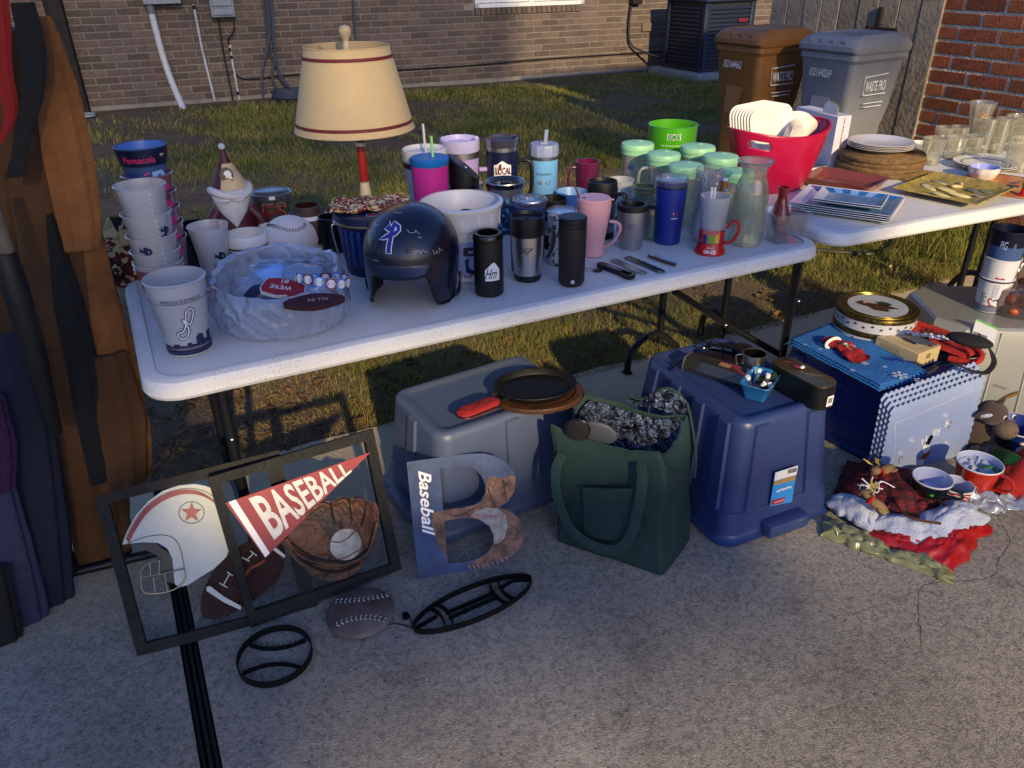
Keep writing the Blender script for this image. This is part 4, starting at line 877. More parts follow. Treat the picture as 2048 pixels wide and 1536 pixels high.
# ---- printed bandana, on the bucket
C, r_s = spot(752, 560, 150, TT); bk = Cup(757, 556, 118, 418, 152); t = bk.thing('metal_bucket', 'navy striped metal pail with lid and wire handle behind the helmet', 'bucket')
M_pail = mat('pail_blue', '14224e', .3, .3, var=(5,.2)); rev('body', hollow(bk.rb, bk.rt*.97, bk.h*.97, .002), M_pail, t, 48)
for k in range(-6, 7): emblem(t, [(-.004,-.055),(.004,-.055),(.005,.05),(-.005,.05)], bk, bk.h*.5, mat('pail_stripe', '1f3a86', .3), dx=k*.022, name='stripe', rfn=lambda z: bk.rb+(bk.rt*.97-bk.rb)*z/bk.h)
rev('lid', [(0,bk.h+.006),(bk.rt*.9,bk.h+.004),(bk.rt*1.02,bk.h),(bk.rt*1.03,bk.h-.018),(bk.rt*1.0,bk.h-.018),(0,bk.h-.01)], mat('pail_navy', '0f1a3c', .35), t, 48); rev('lid_bead', [(bk.rt*1.03,bk.h-.018),(bk.rt*1.045,bk.h-.021),(bk.rt*1.03,bk.h-.024)], mat('gold_rim', '8f7d52', .35, .8), t, 48)
e = disk(.016, n=24, sy=.7); q_ = Vector((math.cos(bk.a), math.sin(bk.a), 0))*bk.rt*.72
for rr_, mm, zz in ((.017, M_ltblue, .0068), (.0145, NV, .0072), (.010, mat('print_red', 'a01c28', .5), .0076)): mesh('emblem', flatp([(x+q_.x, y+q_.y) for x, y in disk(rr_, n=22)], bk.h+zz-.001), mm, t, ang=0)
handle(t, STEEL, bk.a-1.25, [(bk.rt*.99, bk.h*.86), (bk.rt*1.12, bk.h*.80), (bk.rt*1.02, bk.h*.35), (bk.rt*.9, .03)], .0018); mesh('handle_boss', sph(.008, n=12, m_=8), STEEL, t, loc=(bk.rt*math.cos(bk.a-1.25), bk.rt*math.sin(bk.a-1.25), bk.h*.87))
marks(t, bk, bk.h*.2, .04, .010, WP, rfn=lambda z: bk.rb+(bk.rt*.97-bk.rb)*z/bk.h)
C2 = bk.C+Vector((0,0,bk.h+.008)); t = thing('bandana', 'crumpled garnet and gold logo print cloth lying on the pail lid', 'cloth', C2, rad(10))
def bdn(a, b):
    x, y = (a-.5)*.225, (b-.5)*.13; ed = max(abs(a-.5), abs(b-.5))*2
    return (x*(1+.12*nz3(a*4, b*4, 1)), y*(1+.25*nz3(a*3, b*3, 2)), .007+.012*abs(nz3(a*5, b*4, 3))+.008*math.sin(a*19+b*6)*.5+.003-.014*max(0, ed-.75))
cloth('cloth', bdn, 50, 26, M_quilt if False else patch('garnet_gold_fabric_small', ['7a1824','c5ac78','7a1824','8a2030','2a1512','d2c196'], 60), t, .003)
mesh('rolled_edge', tube(smooth([(-.10,-.05,.010),(-.05,-.056,.004),(.0,-.05,.010),(.05,-.058,.006),(.105,-.03,.004)], 5), .006, 8), M_quilt, t)
t = Cup(672, 508, 50, 432, 54); t.thing('black_mug', 'small black cup half hidden left of the navy pail', 'cup'); rev('body', hollow(t.rb, t.rt, t.h, .003), KB, t.t)
# ---- table lamp
c = Cup(740, 470, 74, 280, 22); t = c.thing('table_lamp', 'table lamp with cream shade, maroon trim and red baseball bat base', 'lamp'); H = c.h
M_red = mat('lacquer_red', 'a3221a', .25, coat=.6); M_crw = mat('lamp_cream', 'd3c19a', .4, bump=(90,.2)); M_shade = mat('linen_shade', 'd9bd8c', .85, var=(300,.10), bump=(500,.4))
rev('base', [(0,0),(c.rb*.9,0),(c.rb*.9,.012),(c.rb*.6,.02),(.014,.03),(.016,.05),(0,.05)], M_crw, t)
def br(z): return .0105+.008*(1-z/H)
rev('shaft_lower', [(.018,.04),(br(.1)+.003,H*.4),(br(H*.55),H*.56)], M_crw, t, 24); rev('shaft', [(br(H*.55)+.0006,H*.555),(.0142,H*.75),(.0120,H*.92),(.008,H*.93)], M_red, t, 24); rev('knob', [(.008,H*.925),(.0150,H*.94),(.0165,H*.955),(.0150,H*.97),(.009,H*.98)], M_crw, t, 24); rev('socket', [(.009,H*.975),(.013,H*.99),(.013,H*1.03),(0,H*1.035)], KB, t, 20)
for z_ in (.545, .56): rev('ring_line', [(br(H*.55)+.0012,H*z_),(br(H*.55)+.0012,H*z_+.0015)], KB, t, 24)
s0 = hgt(c.C, 256); s1 = hgt(c.C, 92); d0 = PX(c.C+Vector((0,0,s0)))[2]; r0, r1 = 118*d0/F_PX, 85*PX(c.C+Vector((0,0,s1)))[2]/F_PX
off_ = Vector((-.012, 0, 0))
sh_ = mesh('shade', lathe([(r0,s0),(r1,s1),(r1-.0015,s1),(r0-.0015,s0),(r0,s0)], 72), M_shade, t, loc=off_)
for f0, f1_ in ((.075,.115),(.865,.905)):
    g = lathe([(r0+(r1-r0)*f0+.0012, s0+(s1-s0)*f0), (r0+(r1-r0)*f1_+.0012, s0+(s1-s0)*f1_)], 72); mesh('trim', g, mat('trim_maroon', '6a1a1e', .7), sh_)
mesh('spider', join(*[tube([(0,0,s1-.035),(r1*.6*math.cos(a),r1*.6*math.sin(a),s1-.03),(r1*.98*math.cos(a),r1*.98*math.sin(a),s1-.006)], .0015, 6) for a in (0.4,2.5,4.6)]), STEEL, sh_); mesh('rim_wire', tube([(r1*math.cos(a), r1*math.sin(a), s1) for a in np.linspace(0, 2*math.pi, 60)[:-1]], .0022, 6, True), M_shade, sh_); mesh('rim_wire', tube([(r0*math.cos(a), r0*math.sin(a), s0) for a in np.linspace(0, 2*math.pi, 60)[:-1]], .0022, 6, True), M_shade, sh_)
mesh('harp', tube([(0,0,H),(0,0,s1-.02)], .003, 8), STEEL, t)
rev('finial', [(0,-.02),(.012,-.02),(.011,-.005),(.008,.004),(.010,.010),(.0175,.024),(.0185,.033),(.014,.044),(0,.049)], mat('pale_wood', 'cdb58c', .5, var=(30,.2)), sh_, loc=(0,0,s1+.010))

# ---- plastic shopping bag with souvenirs
M_bagp = glassm('thin_white_film', 'e4e8f2', .55, .42, 'e8f0fc', .12)
C, rB = spot(573, 690, 236, TT); bz = hgt(C, 560)
def filmbag(cx_, rx, ry, h, seed, openr=.82, nu=120, nv=30, tall=None):
    def f(a, b):
        an = 2*math.pi*a; fold = .06*nz3(math.cos(an)*3+seed, math.sin(an)*3, b*2.5)+.022*math.sin(an*23+6*nz3(b*3, an, seed))*b
        prof = np.interp(b, [0,.05,.3,.62,.86,1.0], [.80,.92,1.03,1.0,openr+.06,openr]); z = h*np.interp(b, [0,.05,.3,.62,.86,1.0], [0,.02,.35,.75,1.0,.93])
        ca_, sa_ = math.cos(an), math.sin(an); rg_ = sum((1-min(1, abs(2.6*nz3(ca_*q+seed+b*2.2, sa_*q, b*1.6))))**2*w_ for q, w_ in ((3,.03),(7,.022),(17,.010))); fold += (rg_-.025)*min(1, b*6)
        z *= 1+(.26*math.sin(an+.3)+.10*math.sin(an*3+1)*b+.16*nz3(math.cos(an)*2+seed, math.sin(an)*2, 3))*b; r = prof+fold
        return (rx*r*math.cos(an), ry*r*math.sin(an), max(z, 0))
    return f
t = thing('plastic_bag', 'crumpled white plastic shopping bag holding foam and printed souvenirs', 'plastic bag', C, 0)
o = mesh('body', grid(filmbag(0, rB*1.12, rB*.92, .135, 2.3, .86), 220, 48, True), M_bagp, t, ang=0); o.data.shade_smooth()
for k, (x, y, z, r_, m_) in enumerate([(-.075,.03,.075,.045,M_bagp),(.06,.055,.095,.05,M_bagp),(0,-.02,.06,.05,MATS['vase_glass'] if 'vase_glass' in MATS else CLEARP),(.075,-.01,.07,.04,M_ltblue),(-.02,.065,.09,.045,M_ltblue),(-.04,.0,.07,.035,NV)]): g = sph(1, n=26, m_=14, sc=(r_*1.2,r_*.9,r_*.7)); mesh('wrapped_contents', ([(v[0]+x+.012*nz3(v[0]*30,v[1]*30,v[2]*30+k), v[1]+y, v[2]+z+.010*nz3(v[0]*25,v[1]*40,k)) for v in g[0]], g[1]), m_, t)
for k in range(3): # knotted handle strips at the back rim
    g = grid(lambda a, b: ((a-.5)*.20+.02*k, .075+.018*(b-.5)+.012*nz3(a*6, k*3, 1), .108+.012*nz3(a*9, b*2, k)+.012*k), 30, 4); mesh('handle_film', g, M_bagp, t, ang=0).data.shade_smooth()
letter(t, 'DUC', .014, type('q', (), dict(r=lambda s, z: rB*.98, a=math.atan2(-C.y,-C.x)+.05))(), .022, mat('print_grey', '8d99a8', .6), off=.012)
Pf = W(596, 575, TT+.118); fg = thing('foam_hand', 'red foam pointing hand printed WE\'RE #1 in the plastic bag', 'foam hand', Pf, 0, eul=(rad(22), rad(6), rad(0)))
M_foam = mat('foam_red', '8e1422', .7, bump=(200,.3)); M_foamw = mat('foam_edge', 'c9c4c0', .7)
fo = [(-.055,.0),(-.05,.018),(-.045,.032),(-.018,.038),(.014,.034),(.03,.03),(.05,.018),(.052,-.01),(.040,-.052),(.022,-.054),(.018,-.028),(.012,-.018),(-.01,-.022),(-.03,-.018),(-.05,-.012)]
mesh('core', slab(fo, -.010, 0), M_foamw, fg, ang=0); mesh('face', slab([(x*.94, y*.93) for x, y in fo], 0, .0015), M_foam, fg, ang=0)
mesh('lettering', join(text('WE\'RE', .013, (-.006,.004), math.pi-.08, wid=.05, z=.002), text('#1', .014, (.0,.024), math.pi-.08, z=.002)), WP, fg, ang=0)
fg.location += Vector((-.032, -.01, .0))
hb = thing('headband', 'wide looped ribbon printed with baseballs on blue and red squares inside the bag', 'headband', W(645, 560, TT+.128), 0, eul=(rad(-14), rad(5), 0))
def hbf(a, b): an = 2*math.pi*a; return (.062*math.cos(an), .036*math.sin(an), .024*(b-.5)+.004*math.sin(an*2))
for k in range(14):
    g = grid(lambda a, b: hbf((k+a)/14, b), 5, 3); mesh('panel', g, [mat('ribbon_blue','3a7cc4',.4), mat('ribbon_red','7a2024',.4)][k % 2], hb, ang=0)
    an = 2*math.pi*(k+.5)/14; p = hbf((k+.5)/14, .5); n_ = Vector((math.cos(an)/.062, math.sin(an)/.036, 0)).normalized()
    for s_ in (1, -1):
        g = xf(flatp(disk(.0098, n=18)), (0,0,0), (rad(90),0,0)); q = xf(g, Vector(p)+n_*(.0012*s_), (0,0,math.atan2(n_.y, n_.x)+math.pi/2)); mesh('baseball', q, WP, hb, ang=0)
        for ss in (-1, 1):
            g = xf(strip2([(ss*.0085,-.005),(ss*.0055,0),(ss*.0085,.005)], .0013), (0,0,0), (rad(90),0,0)); mesh('seam', xf(g, Vector(p)+n_*(.0022*s_), (0,0,math.atan2(n_.y, n_.x)+math.pi/2)), MATS['ribbon_red'], hb, ang=0)
ft_ = thing('foam_football', 'maroon foam football shape with white lettering under the red foam hand', 'foam toy', W(628, 600, TT+.105), 0, eul=(rad(16), 0, rad(14)))
mesh('body', slab([(.07*math.cos(a), .026*math.sin(a)*(1-.3*abs(math.cos(a)))) for a in np.linspace(0, 2*math.pi, 28)[:-1]], -.012, 0), mat('foam_maroon', '3a1216', .75), ft_, ang=0)
mesh('lettering', text('ALL IN', .011, (.01,0), math.pi, z=.0006), mat('print_tan', 'b9a98c', .5), ft_, ang=0)
# ---- batting helmet
C = W(823, 612, TT); C = Vector((C.x, C.y, TT))+Vector((0,.085,0)); hz = Vector((0,0,1))
t = thing('batting_helmet', 'glossy navy batting helmet with ear flaps, fish emblem and scribbled signatures', 'helmet', C, rad(-8))
M_hel = mat('helmet_navy', '0a0f26', .3, coat=.35, var=(9,.25), bump=(90,.05)); M_hin = mat('helmet_inner', '070708', .6, bump=(60,.4))
HX, HY, HZ, ZC = .124, .140, .118, .128
def edge(an):   # lower edge height by direction; front = -90 deg
    c_ = math.cos(an); s_ = math.sin(an); side = abs(c_)**1.7
    return .102-.100*np.interp(side, [0,.42,.60,1], [0,.0,.85,1.0]) if s_ < 0.35 else .085-.083*np.interp(side, [0,.5,.8,1], [0,0,.5,1])
def helf(a, b, k=1.0):
    an = 2*math.pi*a; ez = edge(an); ph_ = math.pi/2*min(b/.62, 1)
    if b <= .62: r = math.sin(ph_); z = ZC+HZ*k*math.cos(ph_)
    else: q = (b-.62)/.38; r = 1-.07*q*q-(.05*q if math.sin(an) > -.35 else 0); z = ZC+(ez-ZC)*q
    x, y = HX*k*r*math.cos(an), HY*k*r*math.sin(an)
    if math.sin(an) < -.3 and b > .62: q = (b-.62)/.38; f_ = (-math.sin(an)-.3)/.7; y -= .030*q**1.5*f_; 
    return (x, y, z)
o = mesh('shell', grid(helf, 96, 48, True), M_hel, t, ang=0); o.data.shade_smooth(); solid(o, .005, 1)
mesh('padding', grid(lambda a, b: helf(a, min(b*.97, .97), .93), 48, 24, True), M_hin, t, ang=0).data.shade_smooth()
for s in (-1, 1): mesh('ear_pad', xf(lathe([(0,-.012),(.030,-.010),(.034,0),(.028,.008),(0,.010)], 20, sx=1, sy=1.2), (s*.104,-.0,.045), (0,rad(90),0)), M_hin, t); mesh('ear_rim', tube([(s*(.118), .040*math.cos(a), .052+.046*math.sin(a)) for a in np.linspace(math.pi, 2*math.pi, 16)], .004, 8), M_hel, t)
mesh('edge_trim', tube([helf(a, 1.0) for a in np.linspace(0, 1, 100)[:-1]], .0033, 6, True), mat('trim_black', '08080a', .4), t)
def onhel(poly2, az_, ph0, m, sc=1, name='emblem', lift=.0016, pre=None):
    g = pre or slab(dense(poly2, .004), 0, .0002); V = []
    for x, y, z in g[0]:
        an = rad(az_)+x*sc/(HX*math.sin(rad(ph0))); ph_ = rad(ph0)-y*sc/HZ; nrm = Vector((math.sin(ph_)*math.cos(an)/HX, math.sin(ph_)*math.sin(an)/HY, math.cos(ph_)/HZ)).normalized()
        p = Vector((HX*math.sin(ph_)*math.cos(an), HY*math.sin(ph_)*math.sin(an), ZC+HZ*math.cos(ph_))); V.append(tuple(p+nrm*(lift+z)))
    return mesh(name, (V, g[1]), m, t, ang=0)
bat = [(-.004,-.030),(.004,-.030),(.0035,-.02),(.0045,0),(.0055,.024),(.003,.030),(-.003,.030),(-.0045,.022),(-.0035,0),(-.004,-.02)]
fish = [(-.022,-.008),(-.012,-.006),(-.002,-.002),(.010,.004),(.018,.013),(.016,.023),(.006,.028),(.0,.024),(.008,.019),(.011,.014),(.004,.010),(-.006,.006),(-.014,.0)]
tail = [(-.004,.018),(-.016,.030),(-.013,.019),(-.019,.014),(-.010,.011),(-.004,.010)]
M_ev = mat('emblem_violet', '2a2f86', .4)
for q in (fish, tail, bat):
    cx2 = sum(p[0] for p in q)/len(q); cy2 = sum(p[1] for p in q)/len(q); wd = .0028
    big = []
    for i, p in enumerate(q):
        a_ = Vector(q[i-1]); b_ = Vector(q[(i+1) % len(q)]); tt2 = (b_-a_).normalized(); nn2 = Vector((tt2.y, -tt2.x)); 
        ar = sum(u_[0]*v_[1]-v_[0]*u_[1] for u_, v_ in zip(q, q[1:]+q[:1])); nn2 = nn2 if ar > 0 else -nn2; big.append((p[0]+nn2.x*wd*.7, p[1]+nn2.y*wd*.7))
    onhel(big, -100, 56, WP, 1.28, lift=.0014)
    onhel(q, -100, 56, M_ev, 1.28, lift=.0022)
def scrib(n, w_, h_, seed): r_ = random.Random(seed); return smooth([(w_*(i/n-.5)+r_.uniform(-.3,.3)*w_/n*2, h_*r_.uniform(-.5,.5), 0) for i in range(n)], 5)
M_ink = mat('silver_ink', 'b9b7ae', .4)
for az_, p_, n_, w_, h_ in ((-68,50,9,.035,.012),(-60,58,4,.010,.008),(-62,74,11,.040,.012),(-142,58,10,.035,.016),(-136,46,6,.02,.01),(-118,86,6,.03,.006),(-40,78,8,.03,.02),(-100,24,6,.03,.01)):
    onhel(None, az_, p_, M_ink, pre=strip2([(p.x, p.y) for p in scrib(n_, w_, h_, az_)], .0011), name='signature')
# ---- white bucket
c = Cup(930, 566, 116, 399, 157); t = c.thing('plastic_bucket', 'large white plastic bucket with blue print and a black can inside', 'bucket')
rev('body', hollow(c.rb, c.rt, c.h, .003, mid=[(c.r(c.h*.70), c.h*.70), (c.r(c.h*.71)+.004, c.h*.71), (c.r(c.h*.93)+.004, c.h*.93), (c.rt+.006, c.h*.95), (c.rt+.007, c.h*.985)]), mat('bucket_white', 'd4d2d6', .4, var=(8,.06)), t, 64)
for k in range(-3, 4): mesh('rib', box(.004,.0025,c.h*.2,(0,0,0)), MATS['bucket_white'], t, loc=((c.r(c.h*.82)+.0045)*math.cos(c.a+k*.42), (c.r(c.h*.82)+.0045)*math.sin(c.a+k*.42), c.h*.82), rot=(0,0,c.a+k*.42+math.pi/2))
M_lil = mat('print_lilac', '9aa6d8', .5)
emblem(t, [(-.028,-.055),(.05,-.055),(.05,.045),(-.028,.045)], c, c.h*.36, M_lil, name='label'); 
emblem(t, [(.0,.03),(.05,.03),(.05,.02),(.012,.02),(.012,.012),(.05,.012),(.05,.004),(.004,.004),(-.002,.01)], c, c.h*.36, NV, off=.0016); emblem(t, [(.002,-.006),(.014,-.0),(.012,-.03),(.026,-.04),(.05,-.042),(.05,-.05),(.02,-.052),(.004,-.042)], c, c.h*.36, NV, off=.0016)
letter(t, 'THE R', .008, c, c.h*.09, KB, dx=.012, wid=.05)
k2 = thing('black_can', 'curved black plastic piece sticking up inside the white bucket', 'container', c.C+Vector((-.012,-.005,.01)), 0, eul=(0,rad(14),0)); rev('body', hollow(.03,.034,c.h*.80,.002), K, k2)
# ---- slim black holder with house shaped sticker
def can(name, lab, cat, px, py, wb, pyt, wt, m, dr=0, **k): c = Cup(px, py, wb, pyt, wt); return c, c.thing(name, lab, cat)
c, t = can('can_cooler', 'slim matt black can cooler with white house shaped sticker', 'can cooler', 979, 596, 57, 466, 60, K)
rev('body', hollow(c.rb, c.rt, c.h, .007, mid=[(c.rb+.001,.006),(c.rt,c.h*.87)]), K, t, 48); rev('rim_ring', [(c.rt-.001,c.h*.90),(c.rt+.0012,c.h*.91),(c.rt+.0012,c.h*.985),(c.rt-.002,c.h+.003),(c.rt-.011,c.h+.002),(c.rt-.011,c.h*.8)], KB, t, 48)
emblem(t, [(-.014,-.022),(.026,-.022),(.026,.008),(.012,.028),(.004,.026),(-.014,.008)], c, c.h*.42, WP, name='sticker', dx=.004); letter(t, 'Hm', .028, c, c.h*.41, KB, dx=.006, wid=.032, off=.0018)
# ---- steel travel mug
c = Cup(1055, 566, 52, 430, 68); t = c.thing('travel_mug', 'steel travel mug with black lid, hooked handle and black base', 'travel mug'); H = c.h; prf = [(c.rb, .012), (c.rb+.001, H*.12), (c.rb*1.06, H*.22), (c.rt*.93, H*.42), (c.rt*.97, H*.72)]
rev('base', [(0,0),(c.rb*.97,0),(c.rb+.001,.004),(c.rb+.0015,H*.1),(0,H*.1)], K, t); rev('body', prf, STEEL, t, 56); rc_ = lambda z: np.interp(z, [p[1] for p in prf], [p[0] for p in prf])
rev('lid', [(c.rt*.98,H*.71),(c.rt*1.02,H*.74),(c.rt*1.0,H*.82),(c.rt*1.03,H*.84),(c.rt*1.02,H),(c.rt*.95,H+.001),(c.rt*.9,H*.95),(0,H*.94)], K, t, 48)
mesh('lid_knob', sph(.004, n=10, m_=6), K, t, loc=(0,0,H*.95)); handle(t, K, c.a+1.35, [(c.rt*.98,H*.82),(c.rt*1.5,H*.80),(c.rt*1.62,H*.66),(c.rt*1.5,H*.5),(c.rt*1.22,H*.36)], [(.0065,.0045)]*25, flat=True)
letter(t, 'ROOS', .008, c, H*.55, KB, rfn=rc_, dx=-.004); letter(t, 'NDER', .004, c, H*.47, KB, rfn=rc_, dx=-.004); mesh('emblem', wrap(strip2([(-.02,-.006),(-.008,.002),(.0,-.004),(.014,.008)], .003), rc_, c.a, H*.51, .001), KB, t, ang=0)
# ---- dark brown black tumbler
c = Cup(1142, 577, 52, 432, 57); t = c.thing('black_bottle', 'tall matt dark brown tumbler with a small round white badge', 'tumbler'); H = c.h
rev('body', [(0,0),(c.rb*.8,0),(c.rb,.010),(c.rt,H*.86),(c.rt-.0008,H*.865),(0,H*.87)], mat('matt_brown_black', '1c1516', .5, bump=(600,.1)), t, 48); rev('lid', [(c.rt-.001,H*.87),(c.rt,H*.875),(c.rt,H*.915),(c.rt-.0012,H*.92),(c.rt,H*.925),(c.rt+.0005,H*.985),(c.rt-.003,H),(0,H*1.0)], K, t, 48)
emblem(t, disk(.0055,n=20), c, H*.10, mat('badge_white','c9c9cc',.35,.3), name='badge', dx=.004); emblem(t, disk(.0028,n=14), c, H*.10, mat('print_grey','8d99a8',.6), name='badge', dx=.004, off=.0013)
# ---- floral tumbler, white lid
c = Cup(1122, 534, 48, 418, 62); t = c.thing('floral_tumbler', 'black and white floral tumbler with frosted white lid, left of the dark tumbler', 'tumbler'); H = c.h; M_flo = patch('floral_print', ['e0ded8','16141a','e0ded8','24222a','d0ced0'], 110)
rev('body', hollow(c.rb, c.rt*.95, H*.88, .002), M_flo, t); rev('lid', [(c.rt*.9,H*.84),(c.rt,H*.86),(c.rt*1.02,H*.98),(c.rt*.92,H),(c.rt*.85,H*.96),(0,H*.96)], CLEARP, t); rev('upper_band', [(c.rt*.9,H*.66),(c.rt*.955,H*.86)], mat('pale_lid', 'c9c8c6', .35), t)
# ---- pink tall mug with straw
c = Cup(1184, 516, 46, 398, 70); t = c.thing('pink_mug', 'tall pink flared mug with lid, curved handle and a dark rose gold straw', 'mug'); H = c.h; M_pk = mat('pink_enamel', 'd59fa4', .4)
rev('body', hollow(c.rb, c.rt, H, .003, mid=[(c.rb*1.03,H*.3),(c.rt*.96,H*.8)]), M_pk, t, 48); rev('lid', [(c.rt*.93,H-.002),(c.rt*.93,H+.004),(c.rt*.88,H+.006),(0,H+.005)], M_pk, t, 48)
handle(t, M_pk, c.a+1.25, [(c.rb*1.05,H*.16),(c.rb*1.9,H*.30),(c.rt*1.62,H*.5),(c.rt*1.5,H*.62),(c.rt*.98,H*.64)], [(.0062,.0045)]*25, flat=True); mesh('straw_hole', flatp(disk(.006,(c.rt*.62*math.cos(c.a-1.2), c.rt*.62*math.sin(c.a-1.2))), H+.0075), KB, t, ang=0)
mesh('straw', tube([(c.rt*.62*math.cos(c.a-1.2), c.rt*.62*math.sin(c.a-1.2), H-.03), (c.rt*.62*math.cos(c.a-1.2)-.034, c.rt*.62*math.sin(c.a-1.2)+.0, H+.058)], .0028, 10), mat('rose_metal', '9c6a55', .25, .9), t)
mesh('lid_lip', box(.014,.01,.003,(0,0,0),.001), M_pk, t, loc=(c.rt*math.cos(c.a+1.4), c.rt*math.sin(c.a+1.4), H+.002))
# ---- steel cooler cup with black rim
c = Cup(1260, 501, 48, 406, 62); t = c.thing('steel_cup', 'short brushed steel tapered can cooler with open black rim', 'can cooler'); H = c.h; prf = [(0,0),(c.rb*.93,0),(c.rb*.96,.006),(c.rb*1.0,H*.18),(c.rt*.97,H*.36),(c.rt,H*.86)]; rc_ = lambda z: np.interp(z, [p[1] for p in prf[1:]], [p[0] for p in prf[1:]])
rev('body', prf, STEEL2, t, 56); rev('rim_ring', [(c.rt,H*.86),(c.rt*1.03,H*.87),(c.rt*1.03,H*.98),(c.rt*.98,H),(c.rt*.76,H*.985),(c.rt*.72,H*.9),(c.rt*.72,H*.3),(0,H*.3)], K, t, 48)
marks(t, c, H*.60, .02, .006, mat('print_blue','22418f',.45), rfn=rc_, n=5); marks(t, c, H*.53, .022, .004, mat('print_red','a01c28',.5), rfn=rc_, n=6)
# ---- black travel mug behind the pink mug
c = Cup(1200, 480, 52, 361, 60); t = c.thing('travel_mug', 'black and steel travel mug with thick black handle behind the pink mug', 'travel mug'); H = c.h
rev('body', [(0,0),(c.rb,0),(c.rb,H*.1),(c.rt*.95,H*.4),(c.rt*.97,H*.7)], STEEL2, t); rev('lid', [(c.rt*.97,H*.66),(c.rt*1.05,H*.70),(c.rt*1.02,H*.8),(c.rt*1.04,H*.84),(c.rt*.98,H),(c.rt*.9,H),(c.rt*.86,H*.94),(0,H*.93)], K, t, 48); rev('base', [(0,-.001),(c.rb*1.03,0),(c.rb*1.03,.02),(0,.02)], K, t)
handle(t, K, c.a+1.2, [(c.rt,H*.78),(c.rt*1.55,H*.80),(c.rt*1.7,H*.66),(c.rt*1.5,H*.45),(c.rt*1.1,H*.36)], [(.009,.006)]*25, flat=True); marks(t, c, H*.5, .02, .006, KB, dx=.018)
# ---- navy tumbler with clear lid (row behind)
def lidtop(t, c, m=None, slide=None):
    H = c.h; rev('lid', [(c.rt*.99,H*.90),(c.rt*1.05,H*.92),(c.rt*1.07,H*1.0),(c.rt*.98,H*1.015),(c.rt*.86,H*.965),(0,H*.955)], m or CLEARP, t, 44); mesh('lid_slider', box(.018,.03,.006,(0,0,0),.002), slide or CLEARP, t, loc=(0,0,H*.98), rot=(0,0,c.a+.3)); rev('lid_ring', [(c.rt*1.045,H*1.0),(c.rt*1.03,H*1.018),(c.rt*.99,H*1.012)], STEEL, t, 44)
c = Cup(1060, 520, 56, 398, 66); t = c.thing('lidded_tumbler', 'blue tumbler with clear lid just behind the steel travel mug', 'tumbler'); rev('body', hollow(c.rb, c.rt, c.h*.92, .003), mat('dusk_blue', '27366e', .35), t); lidtop(t, c)
c = Cup(1104, 500, 44, 378+18, 58); t = c.thing('black_cup', 'black cup with dark band behind the floral tumbler', 'cup'); rev('body', hollow(c.rb, c.rt, c.h, .003), K, t); rev('band', [(c.r(c.h*.3)+.0006,c.h*.3),(c.r(c.h*.6)+.0006,c.h*.6)], M_flo, t)
c = Cup(1012, 470, 62, 362, 74); t = c.thing('patterned_tumbler', 'steel tumbler with aqua patterned wrap and dark lid behind the white bucket', 'tumbler'); rev('body', [(0,0),(c.rb,0),(c.rt,c.h*.9),(0,c.h*.9)], patch('aqua_pattern', ['2c6f9e','0f2c50','79b0c8','17406c','0d1f3a'], 90), t); rev('steel_band', [(c.r(c.h*.8)+.0008,c.h*.76),(c.rt+.0008,c.h*.91)], STEEL, t, 44); lidtop(t, c, glassm('smoke_lid', '3a3c48', .4, .3, '2a2a30', .1), K)
c = Cup(1040, 545, 34, 440, 40); t = c.thing('narrow_tumbler', 'narrow teal and navy patterned tumbler squeezed beside the white bucket', 'tumbler'); rev('body', hollow(c.rb, c.rt, c.h, .002), MATS['aqua_pattern'], t)
c = Cup(938, 440, 50, 366, 58); t = c.thing('small_tumbler', 'small white tumbler with clear lid behind the white bucket', 'tumbler'); rev('body', hollow(c.rb, c.rt, c.h*.92, .002), WH, t); lidtop(t, c)
# ---- magenta tumbler with blue lid
c = Cup(868, 470, 62, 313, 76); t = c.thing('magenta_tumbler', 'magenta tumbler with bright blue lid and pale green straw', 'tumbler'); H = c.h; M_mg = mat('magenta_plastic', 'b02a86', .35)
rev('body', hollow(c.rb, c.rt, H*.93, .002), M_mg, t, 44); rev('lid', [(c.rt*1.0,H*.9),(c.rt*1.03,H*.91),(c.rt*1.03,H*.985),(c.rt*.95,H),(0,H*.995)], mat('lid_blue', '1866b0', .35), t, 44); mesh('straw', tube([(.012,0,H*.9),(.010,.004,H+.062)], .0045, 12), mat('straw_green', '8fd98a', .4), t)
# ---- white tumbler w handle behind it
c = Cup(858, 448, 64, 296, 86); t = c.thing('handled_tumbler', 'pale steel tumbler with purple handle and white straw behind the magenta one', 'tumbler'); H = c.h; M_pl = mat('pale_tumbler', 'b4b2c0', .35); M_pur = mat('purple_plastic', '6a49b0', .35)
rev('body', hollow(c.rb, c.rt, H*.86, .003), M_pl, t, 44); rev('lid', [(c.rt,H*.84),(c.rt*1.04,H*.86),(c.rt*1.04,H*.99),(c.rt*.99,H),(c.rt*.9,H*.95),(0,H*.94)], WH, t, 44); rev('band', [(c.rt+.001,H*.76),(c.rt+.001,H*.83)], K, t, 44)
handle(t, M_pur, c.a+1.45, [(c.rt,H*.72),(c.rt*1.62,H*.72),(c.rt*1.7,H*.6),(c.rt*1.66,H*.3),(c.rt*1.1,H*.2)], .0075); mesh('straw', tube([(.004,.01,H*.8),(.0,.01,H+.075)], .0042, 12), WH, t)
